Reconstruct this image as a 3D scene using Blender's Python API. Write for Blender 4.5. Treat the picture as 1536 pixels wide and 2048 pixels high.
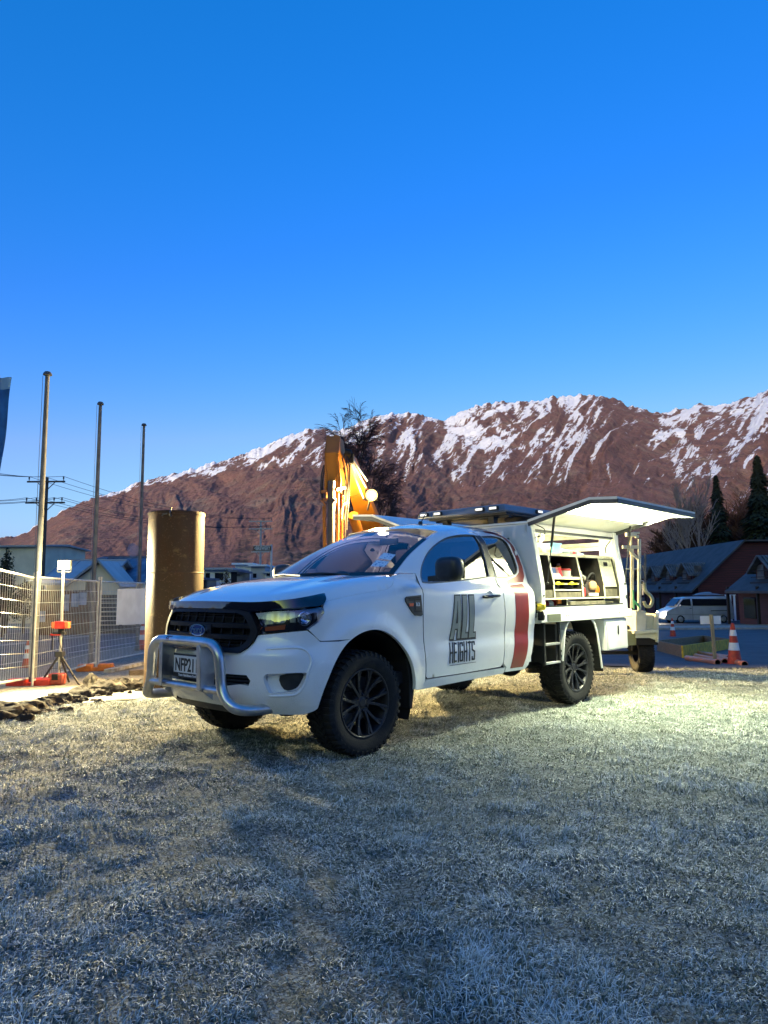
import bpy, bmesh, math, random
from math import sin, cos, pi, radians, hypot, atan2, sqrt, exp
from mathutils import Vector, Matrix, noise
from mathutils.geometry import delaunay_2d_cdt
random.seed(7)
for o in list(bpy.data.objects): bpy.data.objects.remove(o)
scene = bpy.context.scene
COL = scene.collection
# ------------------------------------------------------------------ camera, sky, sun, exposure
CAMH, PITCH, ROLL, FPX = 1.216, radians(6.364), radians(-0.408), 1420.0
cd = bpy.data.cameras.new('camera'); cam = bpy.data.objects.new('camera', cd); COL.objects.link(cam)
cd.sensor_fit = 'VERTICAL'; cd.sensor_height = 36; cd.lens = FPX/2048*36
cd.clip_start = .05; cd.clip_end = 20000
cam.matrix_world = Matrix.Translation((0, 0, CAMH)) @ Matrix.Rotation(pi/2+PITCH, 4, 'X') @ Matrix.Rotation(ROLL, 4, 'Z')
scene.camera = cam
scene.render.resolution_x = 768; scene.render.resolution_y = 1024
SUN_EL, SUN_AZ = radians(10), radians(205)      # azimuth clockwise from +Y (the view direction)
w = bpy.data.worlds.new('World'); scene.world = w; w.use_nodes = True
nt = w.node_tree; nt.nodes.clear()
out = nt.nodes.new('ShaderNodeOutputWorld'); bg = nt.nodes.new('ShaderNodeBackground')
sky = nt.nodes.new('ShaderNodeTexSky'); sky.sky_type = 'NISHITA'; sky.sun_disc = False
sky.sun_elevation = SUN_EL; sky.sun_rotation = SUN_AZ; sky.altitude = 300; sky.air_density = 1.0; sky.dust_density = 2.2; sky.ozone_density = 2.5
hs = nt.nodes.new('ShaderNodeHueSaturation'); hs.inputs['Saturation'].default_value = 1.30; hs.inputs['Value'].default_value = 1.0
tn = nt.nodes.new('ShaderNodeMix'); tn.data_type = 'RGBA'; tn.blend_type = 'MULTIPLY'; tn.inputs[0].default_value = 1; tn.inputs[7].default_value = (.97, .81, 1.12, 1)
nt.links.new(sky.outputs[0], hs.inputs['Color']); nt.links.new(hs.outputs[0], tn.inputs[6])
sep = nt.nodes.new('ShaderNodeSeparateColor'); cmb = nt.nodes.new('ShaderNodeCombineColor'); nt.links.new(tn.outputs[2], sep.inputs[0])
def mth(op, a, b):      # grade of the dusk sky: deeper zenith, paler horizon
    n = nt.nodes.new('ShaderNodeMath'); n.operation = op
    for i, q in ((0, a), (1, b)):
        if isinstance(q, float): n.inputs[i].default_value = q
        else: nt.links.new(q, n.inputs[i])
    return n.outputs[0]
R_, G_, B_ = sep.outputs[0], sep.outputs[1], sep.outputs[2]
nt.links.new(mth('MINIMUM', mth('MULTIPLY', mth('POWER', R_, 1.7), .97), mth('MAXIMUM', mth('MULTIPLY', mth('POWER', R_, .6), .78), mth('MULTIPLY', R_, .46))), cmb.inputs[0])
nt.links.new(mth('MAXIMUM', mth('MULTIPLY', mth('POWER', G_, .62), .78), mth('MULTIPLY', G_, .78)), cmb.inputs[1]); nt.links.new(mth('MINIMUM', mth('MULTIPLY', mth('POWER', B_, .8), 1.17), 2.9), cmb.inputs[2])
nt.links.new(cmb.outputs[0], bg.inputs[0]); nt.links.new(bg.outputs[0], out.inputs[0])
bg.inputs[1].default_value = .15
sl = bpy.data.lights.new('sun', 'SUN'); sl.energy = 2.0; sl.angle = radians(3); sl.color = (1.0, .80, .74)
sun = bpy.data.objects.new('sun', sl); COL.objects.link(sun)
sdir = Vector((sin(SUN_AZ)*cos(SUN_EL), cos(SUN_AZ)*cos(SUN_EL), sin(SUN_EL)))
sun.rotation_euler = sdir.to_track_quat('Z', 'Y').to_euler()
vs = scene.view_settings; vs.view_transform = 'Standard'; vs.look = 'None'; vs.exposure = 1.25; vs.gamma = 1
# ------------------------------------------------------------------ geometry of the place
def tab(t, x):
    if x <= t[0][0]: return t[0][1]
    for a, b in zip(t, t[1:]):
        if x <= b[0]: return a[1]+(b[1]-a[1])*(x-a[0])/(b[0]-a[0])
    return t[-1][1]
def sst(a, b, x):
    u = min(1, max(0, (x-a)/(b-a))); return u*u*(3-2*u)
GL = [(6.5, 0), (8.5, -.10), (11, -.36), (20, -.42), (30, -.6), (60, -1.2), (120, -1.35)]
GR = [(8.5, 0), (11, -.07), (14.5, -.38), (34, -1.0), (53, -1.3), (120, -1.35)]
def zt(x, y):
    k = sst(-3.2, 1, x); return (1-k)*tab(GL, y)+k*tab(GR, y)
def lump(x, y):
    d = hypot(x, y)
    if d > 30: return 0
    f = sst(30, 12, d)
    v = Vector((x, y, 0))
    return f*(.035*noise.noise(v*.55)+.022*noise.noise(v*1.7+Vector((5, 3, 1)))+.014*noise.noise(v*4.3)+.009*noise.noise(v*11)+.02*max(0, noise.noise(Vector((x*.9+y*.25, y*3.2, 4)))-.15))
def gz(x, y): return zt(x, y)+lump(x, y)
def ray(px, py):
    u, v = px-768, py-1024; cr, sr = cos(ROLL), sin(ROLL)
    u, v = cr*u+sr*v, -sr*u+cr*v
    x, z, cp, sp = u/FPX, -v/FPX, cos(PITCH), sin(PITCH)
    return Vector((x, cp-z*sp, sp+z*cp))
def AT(px, py, Y):
    r = ray(px, py); r = r*(Y/r.y); return Vector((r.x, r.y, r.z+CAMH))
def GP(px, py):
    r = ray(px, py); Y = 10
    for _ in range(60):
        p = r*(Y/r.y); Y += (p.z+CAMH-zt(p.x, p.y))*3
        Y = max(1, Y)
    p = r*(Y/r.y); return Vector((p.x, p.y, zt(p.x, p.y)))
# ------------------------------------------------------------------ materials
MATS = {}
def mat(name, col, rough=.5, metal=0, col2=None, vs=6, vlo=.4, vhi=.6, bump=0, bs=60, coat=0, spec=.5, emit=None, es=0, detail=4, stretch=None, rvar=0):
    if name in MATS: return MATS[name]
    m = bpy.data.materials.new(name); m.use_nodes = True; t = m.node_tree; b = t.nodes['Principled BSDF']
    b.inputs['Base Color'].default_value = (*col, 1); b.inputs['Roughness'].default_value = rough; b.inputs['Metallic'].default_value = metal
    b.inputs['Coat Weight'].default_value = coat; b.inputs['Coat Roughness'].default_value = .05; b.inputs['Specular IOR Level'].default_value = spec
    tc = t.nodes.new('ShaderNodeTexCoord'); mp = t.nodes.new('ShaderNodeMapping'); t.links.new(tc.outputs['Object'], mp.inputs[0])
    if stretch: mp.inputs['Scale'].default_value = stretch
    if col2:
        n = t.nodes.new('ShaderNodeTexNoise'); n.inputs['Scale'].default_value = vs; n.inputs['Detail'].default_value = detail
        r = t.nodes.new('ShaderNodeMapRange'); r.inputs[1].default_value = vlo; r.inputs[2].default_value = vhi
        x = t.nodes.new('ShaderNodeMix'); x.data_type = 'RGBA'
        x.inputs[6].default_value = (*col, 1); x.inputs[7].default_value = (*col2, 1)
        t.links.new(mp.outputs[0], n.inputs['Vector']); t.links.new(n.outputs[0], r.inputs[0]); t.links.new(r.outputs[0], x.inputs[0]); t.links.new(x.outputs[2], b.inputs['Base Color'])
        if rvar:
            q = t.nodes.new('ShaderNodeMath'); q.operation = 'MULTIPLY_ADD'; q.inputs[1].default_value = rvar; q.inputs[2].default_value = rough
            t.links.new(r.outputs[0], q.inputs[0]); t.links.new(q.outputs[0], b.inputs['Roughness'])
    if bump:
        n = t.nodes.new('ShaderNodeTexNoise'); n.inputs['Scale'].default_value = bs; n.inputs['Detail'].default_value = 5
        u = t.nodes.new('ShaderNodeBump'); u.inputs['Strength'].default_value = bump; u.inputs['Distance'].default_value = .02
        t.links.new(mp.outputs[0], n.inputs['Vector']); t.links.new(n.outputs[0], u.inputs['Height']); t.links.new(u.outputs[0], b.inputs['Normal'])
    if emit:
        b.inputs['Emission Color'].default_value = (*emit, 1); b.inputs['Emission Strength'].default_value = es
    MATS[name] = m; return m
def glass(name, tint, rough=.02, tr=.85, fk=1.5):
    if name in MATS: return MATS[name]
    m = bpy.data.materials.new(name); m.use_nodes = True; t = m.node_tree; t.nodes.clear()
    o = t.nodes.new('ShaderNodeOutputMaterial'); mx = t.nodes.new('ShaderNodeMixShader'); f = t.nodes.new('ShaderNodeFresnel'); f.inputs[0].default_value = 1.52
    a = t.nodes.new('ShaderNodeBsdfTransparent'); a.inputs[0].default_value = (*tint, 1)
    g = t.nodes.new('ShaderNodeBsdfGlossy'); g.inputs['Roughness'].default_value = rough; g.inputs[0].default_value = (1, 1, 1, 1)
    q = t.nodes.new('ShaderNodeMath'); q.operation = 'MULTIPLY_ADD'; q.inputs[1].default_value = fk; q.inputs[2].default_value = 1-tr; q.use_clamp = True
    t.links.new(f.outputs[0], q.inputs[0]); t.links.new(q.outputs[0], mx.inputs[0]); t.links.new(a.outputs[0], mx.inputs[1]); t.links.new(g.outputs[0], mx.inputs[2]); t.links.new(mx.outputs[0], o.inputs[0])
    MATS[name] = m; return m
WHITE = mat('white_car_paint', (.88, .88, .87), .22, coat=1, spec=.5, col2=(.80, .80, .78), vs=1.6, vlo=.45, vhi=.8, rvar=.12)
def grime(m):      # dried mud spatter, thickest low on the body
    t = m.node_tree; b = t.nodes['Principled BSDF']; src = b.inputs['Base Color'].links[0].from_socket
    tc = t.nodes.new('ShaderNodeTexCoord'); sp = t.nodes.new('ShaderNodeSeparateXYZ'); t.links.new(tc.outputs['Object'], sp.inputs[0])
    z = t.nodes.new('ShaderNodeMapRange'); z.inputs[1].default_value = .95; z.inputs[2].default_value = .42; t.links.new(sp.outputs[2], z.inputs[0])
    f = None
    for sc_, lo, hi in ((5, .40, .80), (190, .44, .74)):
        n = t.nodes.new('ShaderNodeTexNoise'); n.inputs['Scale'].default_value = sc_; n.inputs['Detail'].default_value = 6; t.links.new(tc.outputs['Object'], n.inputs['Vector'])
        r = t.nodes.new('ShaderNodeMapRange'); r.inputs[1].default_value = lo; r.inputs[2].default_value = hi; t.links.new(n.outputs[0], r.inputs[0])
        k = t.nodes.new('ShaderNodeMath'); k.operation = 'MULTIPLY'; t.links.new(r.outputs[0], k.inputs[0]); t.links.new((f or z).outputs[0], k.inputs[1]); f = k
    k = t.nodes.new('ShaderNodeMath'); k.operation = 'MULTIPLY'; k.inputs[1].default_value = .85; k.use_clamp = True; t.links.new(f.outputs[0], k.inputs[0])
    x = t.nodes.new('ShaderNodeMix'); x.data_type = 'RGBA'; t.links.new(k.outputs[0], x.inputs[0]); t.links.new(src, x.inputs[6]); x.inputs[7].default_value = (.34, .31, .26, 1); t.links.new(x.outputs[2], b.inputs['Base Color'])
grime(WHITE)
GRILLE = mat('grille_black', (.007, .007, .009), .5, spec=.25)
WPAINT = mat('white_powdercoat', (.74, .75, .74), .45, col2=(.58, .57, .52), vs=3, vlo=.5, vhi=.75, bump=.02, bs=90)
BLACKP = mat('black_plastic', (.015, .016, .018), .42, col2=(.03, .03, .032), vs=9)
BLACKG = mat('gloss_black', (.008, .008, .012), .12, coat=.6)
BLACKM = mat('matt_black', (.008, .008, .009), .8)
RUBBER = mat('tyre_rubber', (.006, .006, .007), .85, col2=(.020, .019, .017), vs=14, vlo=.52, vhi=.75, bump=.15, bs=80)
RIM = mat('dark_alloy', (.012, .014, .022), .42, metal=.3, col2=(.022, .022, .026), vs=8)
STEEL = mat('brushed_steel', (.62, .63, .65), .30, metal=.9, col2=(.48, .49, .5), vs=7, bump=.03, bs=120)
ALU = mat('aluminium', (.55, .56, .57), .4, metal=.6, col2=(.42, .42, .41), vs=6)
DGREY = mat('dark_grey_metal', (.06, .065, .07), .45, metal=.3, col2=(.09, .09, .09), vs=5)
MGREY = mat('mid_grey_paint', (.20, .22, .25), .4, col2=(.16, .17, .19), vs=4)
CHROME = mat('chrome', (.85, .86, .88), .08, metal=1)
RED = mat('red_decal', (.24, .013, .008), .4, coat=.2, col2=(.19, .011, .008), vs=3)
WDEC = mat('white_decal', (.8, .8, .8), .3)
GREYD = mat('grey_decal', (.24, .27, .26), .4)
BLKD = mat('black_decal', (.012, .012, .014), .35)
AMBER = mat('amber_lens', (.55, .12, .03), .15, coat=1)
FROSTW = mat('white_board', (.85, .84, .78), .6, col2=(.75, .74, .68), vs=3)
TIMBER = mat('raw_timber', (.30, .21, .11), .75, col2=(.19, .13, .07), vs=5, bump=.2, bs=40, stretch=(1, 6, 6))
YTIMBER = mat('yellowed_ply', (.66, .42, .03), .7, col2=(.38, .25, .03), vs=9, vlo=.4, vhi=.65, bump=.2, bs=50)
# ------------------------------------------------------------------ mesh builder
class MB:
    def __init__(s): s.v = []; s.f = []
    def add(s, vs, fs, M=None):
        n = len(s.v)
        s.v += [tuple(M @ Vector(p)) if M else tuple(p) for p in vs]; s.f += [tuple(i+n for i in f) for f in fs]; return s
    def box(s, c, d, M=None, rz=0):
        x, y, z = d[0]/2, d[1]/2, d[2]/2
        vs = [Vector((a*x, b*y, k*z)) for k in (-1, 1) for a, b in ((-1, -1), (1, -1), (1, 1), (-1, 1))]
        if rz: vs = [Matrix.Rotation(rz, 3, 'Z') @ v for v in vs]
        vs = [v+Vector(c) for v in vs]
        return s.add(vs, [(3, 2, 1, 0), (4, 5, 6, 7), (0, 1, 5, 4), (1, 2, 6, 5), (2, 3, 7, 6), (3, 0, 4, 7)], M)
    def bar(s, a, b, w, h, up=(0, 0, 1), M=None):
        a, b = Vector(a), Vector(b); d = (b-a).normalized(); u = Vector(up)
        if abs(d.dot(u)) > .98: u = Vector((1, 0, 0))
        sd = d.cross(u).normalized(); u = sd.cross(d).normalized(); vs = []
        for p in (a, b):
            for i, j in ((-1, -1), (1, -1), (1, 1), (-1, 1)): vs.append(p+sd*i*w/2+u*j*h/2)
        return s.add(vs, [(0, 1, 2, 3), (7, 6, 5, 4), (0, 4, 5, 1), (1, 5, 6, 2), (2, 6, 7, 3), (3, 7, 4, 0)], M)
    def tube(s, pts, r, seg=8, caps=True, M=None):
        pts = [Vector(p) for p in pts]; n = len(pts); rs = r if isinstance(r, (list, tuple)) else [r]*n
        vs = []; fs = []; ref = None
        for i, p in enumerate(pts):
            d = (pts[min(i+1, n-1)]-pts[max(i-1, 0)]).normalized()
            if ref is None: ref = Vector((0, 0, 1)) if abs(d.z) < .9 else Vector((1, 0, 0))
            a = d.cross(ref).normalized(); ref = a.cross(d).normalized()
            for k in range(seg):
                t = 2*pi*k/seg; vs.append(p+(a*cos(t)+ref*sin(t))*rs[i])
        for i in range(n-1):
            for k in range(seg):
                k2 = (k+1) % seg; fs.append((i*seg+k, i*seg+k2, (i+1)*seg+k2, (i+1)*seg+k))
        if caps: fs += [tuple(range(seg-1, -1, -1)), tuple((n-1)*seg+k for k in range(seg))]
        return s.add(vs, fs, M)
    def cyl(s, a, b, r, r2=None, seg=16, M=None): return s.tube([a, b], [r, r if r2 is None else r2], seg, M=M)
    def prism(s, poly, fn, d):      # poly 2d -> fn(u,v,w) 3d, w in (0,d)
        n = len(poly); vs = [fn(u, v, 0) for u, v in poly]+[fn(u, v, d) for u, v in poly]
        return s.add(vs, [tuple(range(n-1, -1, -1)), tuple(range(n, 2*n))]+[(i, (i+1) % n, n+(i+1) % n, n+i) for i in range(n)])
    def lathe(s, prof, seg=32, M=None, closed=False):   # prof (r,h) about Z
        n = len(prof); vs = [(r*cos(2*pi*k/seg), r*sin(2*pi*k/seg), h) for k in range(seg) for r, h in prof]; fs = []
        for k in range(seg):
            k2 = (k+1) % seg
            for i in range(n-1+(1 if closed else 0)):
                j = (i+1) % n; fs.append((k*n+i, k2*n+i, k2*n+j, k*n+j))
        return s.add(vs, fs, M)
    def grid(s, fn, nu, nv):
        vs = [fn(i/nu, j/nv) for i in range(nu+1) for j in range(nv+1)]
        return s.add(vs, [(i*(nv+1)+j, (i+1)*(nv+1)+j, (i+1)*(nv+1)+j+1, i*(nv+1)+j+1) for i in range(nu) for j in range(nv)])
    def sphere(s, c, r, seg=12, rings=8, sc=(1, 1, 1)):
        vs = []; fs = []
        for i in range(rings+1):
            for k in range(seg):
                a, b = pi*i/rings, 2*pi*k/seg; vs.append((c[0]+r*sc[0]*sin(a)*cos(b), c[1]+r*sc[1]*sin(a)*sin(b), c[2]+r*sc[2]*cos(a)))
        for i in range(rings):
            for k in range(seg): k2 = (k+1) % seg; fs.append((i*seg+k, i*seg+k2, (i+1)*seg+k2, (i+1)*seg+k))
        return s.add(vs, fs)
    def build(s, name, m, parent=None, smooth=35, bevel=0, seg=2, merge=True, loc=None):
        me = bpy.data.meshes.new(name); me.from_pydata(s.v, [], s.f)
        if merge:
            bm = bmesh.new(); bm.from_mesh(me); bmesh.ops.remove_doubles(bm, verts=bm.verts, dist=2e-5)
            bmesh.ops.recalc_face_normals(bm, faces=bm.faces); bm.to_mesh(me); bm.free()
        me.materials.append(m)
        if smooth:
            me.shade_smooth(); me.set_sharp_from_angle(angle=radians(smooth))
        o = bpy.data.objects.new(name, me); COL.objects.link(o)
        if parent: o.parent = parent
        if loc: o.location = loc
        if bevel:
            b = o.modifiers.new('bevel', 'BEVEL'); b.width = bevel; b.segments = seg; b.limit_method = 'ANGLE'; b.angle_limit = radians(40); b.harden_normals = False
        return o
def tag(o, label=None, cat=None, group=None, kind=None):
    if label: o['label'] = label
    if cat: o['category'] = cat
    if group: o['group'] = group
    if kind: o['kind'] = kind
    return o
def thing(name, loc, label, cat, group=None, rz=0):
    o = bpy.data.objects.new(name, None); o.empty_display_size = .2; COL.objects.link(o); o.location = loc; o.rotation_euler.z = rz
    return tag(o, label, cat, group)
def dup(o, parent=None, loc=None, rz=None, label=None, top=True):
    c = o.copy(); COL.objects.link(c); c.parent = parent
    if loc is not None: c.location = loc
    if rz is not None: c.rotation_euler.z = rz
    if label: c['label'] = label
    for ch in list(o.children): dup(ch, c)
    return c
def textmb(mb, body, size, fn, extrude=.001, bold=0):     # text outline -> mb through fn(u,v,w)
    cu = bpy.data.curves.new('txt', 'FONT'); cu.body = body; cu.size = size; cu.align_x = 'CENTER'; cu.align_y = 'CENTER'; cu.offset = bold; cu.resolution_u = 3; cu.fill_mode = 'FRONT' if extrude == 0 else 'BOTH'; cu.extrude = extrude
    o = bpy.data.objects.new('txt', cu); COL.objects.link(o); dg = bpy.context.evaluated_depsgraph_get(); dg.update()
    me = bpy.data.meshes.new_from_object(o.evaluated_get(dg))
    mb.add([fn(v.co.x, v.co.y, v.co.z) for v in me.vertices], [tuple(p.vertices) for p in me.polygons])
    bpy.data.objects.remove(o); bpy.data.curves.remove(cu); bpy.data.meshes.remove(me)
def catmull(pts, n=6, closed=False):
    r = []; N = len(pts); P = [tuple(p) for p in pts]
    for i in range(N if closed else N-1):
        if closed: a, b, c, d = P[(i-1) % N], P[i], P[(i+1) % N], P[(i+2) % N]
        else: a, b, c, d = P[max(i-1, 0)], P[i], P[i+1], P[min(i+2, N-1)]
        for k in range(n):
            t = k/n; r.append(tuple(.5*((2*q)+(-p+s)*t+(2*p-5*q+4*s-e)*t*t+(-p+3*q-3*s+e)*t**3) for p, q, s, e in zip(a, b, c, d)))
    if not closed: r.append(P[-1])
    return r
# ------------------------------------------------------------------ ground sheet
def axis(lo, hi, f0, f1, step):
    a = []; x = f0
    while x < f1: a.append(x); x += step
    d = step
    while x < hi: a.append(x); d *= 1.16; x += d
    a.append(hi); x = f0-step; d = step; b = []
    while x > lo: b.append(x); d *= 1.16; x -= d
    b.append(lo); return b[::-1]+a
def frost_ground():
    m = bpy.data.materials.new('frosty_lawn_soil'); m.use_nodes = True; t = m.node_tree; b = t.nodes['Principled BSDF']; b.inputs['Roughness'].default_value = .9
    tc = t.nodes.new('ShaderNodeTexCoord')
    def nz(s, d=6, st=None, dist=0):
        n = t.nodes.new('ShaderNodeTexNoise'); n.inputs['Scale'].default_value = s; n.inputs['Detail'].default_value = d; n.inputs['Roughness'].default_value = .65; n.inputs['Distortion'].default_value = dist
        if st:
            mp = t.nodes.new('ShaderNodeMapping'); mp.inputs['Scale'].default_value = st; t.links.new(tc.outputs['Object'], mp.inputs[0]); t.links.new(mp.outputs[0], n.inputs['Vector'])
        else: t.links.new(tc.outputs['Object'], n.inputs['Vector'])
        return n
    def mr(n, a, c):
        r = t.nodes.new('ShaderNodeMapRange'); r.inputs[1].default_value = a; r.inputs[2].default_value = c; t.links.new(n.outputs[0], r.inputs[0]); return r
    def mix(f, a, c):
        x = t.nodes.new('ShaderNodeMix'); x.data_type = 'RGBA'; t.links.new(f.outputs[0], x.inputs[0])
        for s, q in ((6, a), (7, c)):
            if isinstance(q, tuple): x.inputs[s].default_value = (*q, 1)
            else: t.links.new(q.outputs[2], x.inputs[s])
        return x
    fine = mix(mr(nz(55, 8, None, 1.2), .42, .62), (.014, .020, .015), (.38, .43, .42))
    mid = mix(mr(nz(6), .45, .7), fine, (.05, .075, .06))
    x = mix(mr(nz(1.3), .5, .75), mid, fine)
    t.links.new(x.outputs[2], b.inputs['Base Color'])
    u = t.nodes.new('ShaderNodeBump'); u.inputs['Strength'].default_value = .9; u.inputs['Distance'].default_value = .03
    h = nz(38, 9, None, 1.5); t.links.new(h.outputs[0], u.inputs['Height']); t.links.new(u.outputs[0], b.inputs['Normal'])
    return m
xs = axis(-6000, 6000, -6, 8, .09); ys = axis(-6000, 6000, 1.2, 16, .09)
mb = MB(); NY = len(ys)
for x in xs:
    for y in ys: mb.v.append((x, y, gz(x, y)))
for i in range(len(xs)-1):
    for j in range(NY-1): mb.f.append((i*NY+j, (i+1)*NY+j, (i+1)*NY+j+1, i*NY+j+1))
tag(mb.build('lawn', frost_ground(), smooth=180, merge=False), kind='structure')
def patch(name, poly, m, dz=.006, step=.6, dx=0):
    # polygon draped over the terrain
    P = []
    for (a, b), (c, d) in zip(poly, poly[1:]+poly[:1]):
        n = max(1, int(hypot(c-a, d-b)/step))
        for k in range(n): P.append(Vector((a+(c-a)*k/n, b+(d-b)*k/n)))
    nb = len(P); x0, x1 = min(p.x for p in P), max(p.x for p in P); y0, y1 = min(p.y for p in P), max(p.y for p in P)
    def inside(x, y):
        c = False
        for i in range(nb):
            a, b = P[i], P[i-1]
            if (a.y > y) != (b.y > y) and x < (b.x-a.x)*(y-a.y)/(b.y-a.y)+a.x: c = not c
        return c
    x = x0+step/2
    while x < x1:
        y = y0+step/2
        while y < y1:
            if inside(x, y) and min((Vector((x, y))-p).length_squared for p in P) > (step*.4)**2: P.append(Vector((x, y)))
            y += step
        x += step
    v, e, f, *_ = delaunay_2d_cdt(P, [], [list(range(nb))], 2, 1e-4)
    m_ = MB(); m_.v = [(p.x, p.y, gz(p.x, p.y)+dz) for p in v]; m_.f = [tuple(q) for q in f]
    return tag(m_.build(name, m, smooth=180, merge=False), kind='structure')
ASPH = mat('asphalt', (.045, .05, .058), .7, col2=(.075, .08, .09), vs=1.2, vlo=.4, vhi=.65, bump=.35, bs=70)
GRAV = mat('frosty_gravel', (.27, .255, .21), .9, col2=(.12, .11, .09), vs=22, vlo=.45, vhi=.62, bump=.8, bs=45, detail=8)
LINE = mat('road_paint', (.5, .5, .48), .6, col2=(.2, .2, .2), vs=14, vlo=.45, vhi=.6)
CONC = mat('concrete_kerb', (.34, .32, .29), .8, col2=(.25, .24, .22), vs=5, bump=.1, bs=60)
patch('verge', [(-8.1, 8), (-3.95, 8), (-3.6, 10.5), (-3.4, 14), (-4.4, 22), (-5, 60), (-8.1, 60)], GRAV, .014, .5)
patch('road', [(-20, 6), (-8.0, 6), (-8.0, 120), (-20, 120)], ASPH, .03, 1.6)
for i, xx in enumerate((-8.6, -12.4, -12.7, -17.6)):
    patch('road_line', [(xx, 8), (xx+.13, 8), (xx+.13, 90), (xx, 90)], LINE, .036, 2.0)
patch('yard', [(2.6, 16.2), (5.6, 14.6), (8.2, 13.0), (11, 12), (45, 10), (60, 56), (3, 56)], ASPH, .03, 1.5)
mb = MB()
for a, b in (((5, 42.0), (60, 37.5)), ((5, 46.5), (60, 42.5))):
    for k in range(20):
        p = [a[i]+(b[i]-a[i])*k/20 for i in (0, 1)]; q = [a[i]+(b[i]-a[i])*(k+1)/20 for i in (0, 1)]
        mb.bar((p[0], p[1], gz(*p)+.07), (q[0], q[1], gz(*q)+.07), .22, .14)
tag(mb.build('kerb', CONC, merge=False), kind='structure')
patch('pavement', [(5, 42.2), (60, 37.7), (60, 42.3), (5, 46.3)], mat('pale_path', (.40, .34, .28), .8, col2=(.3, .26, .22), vs=2, bump=.1), .10, 2.5)
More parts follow.
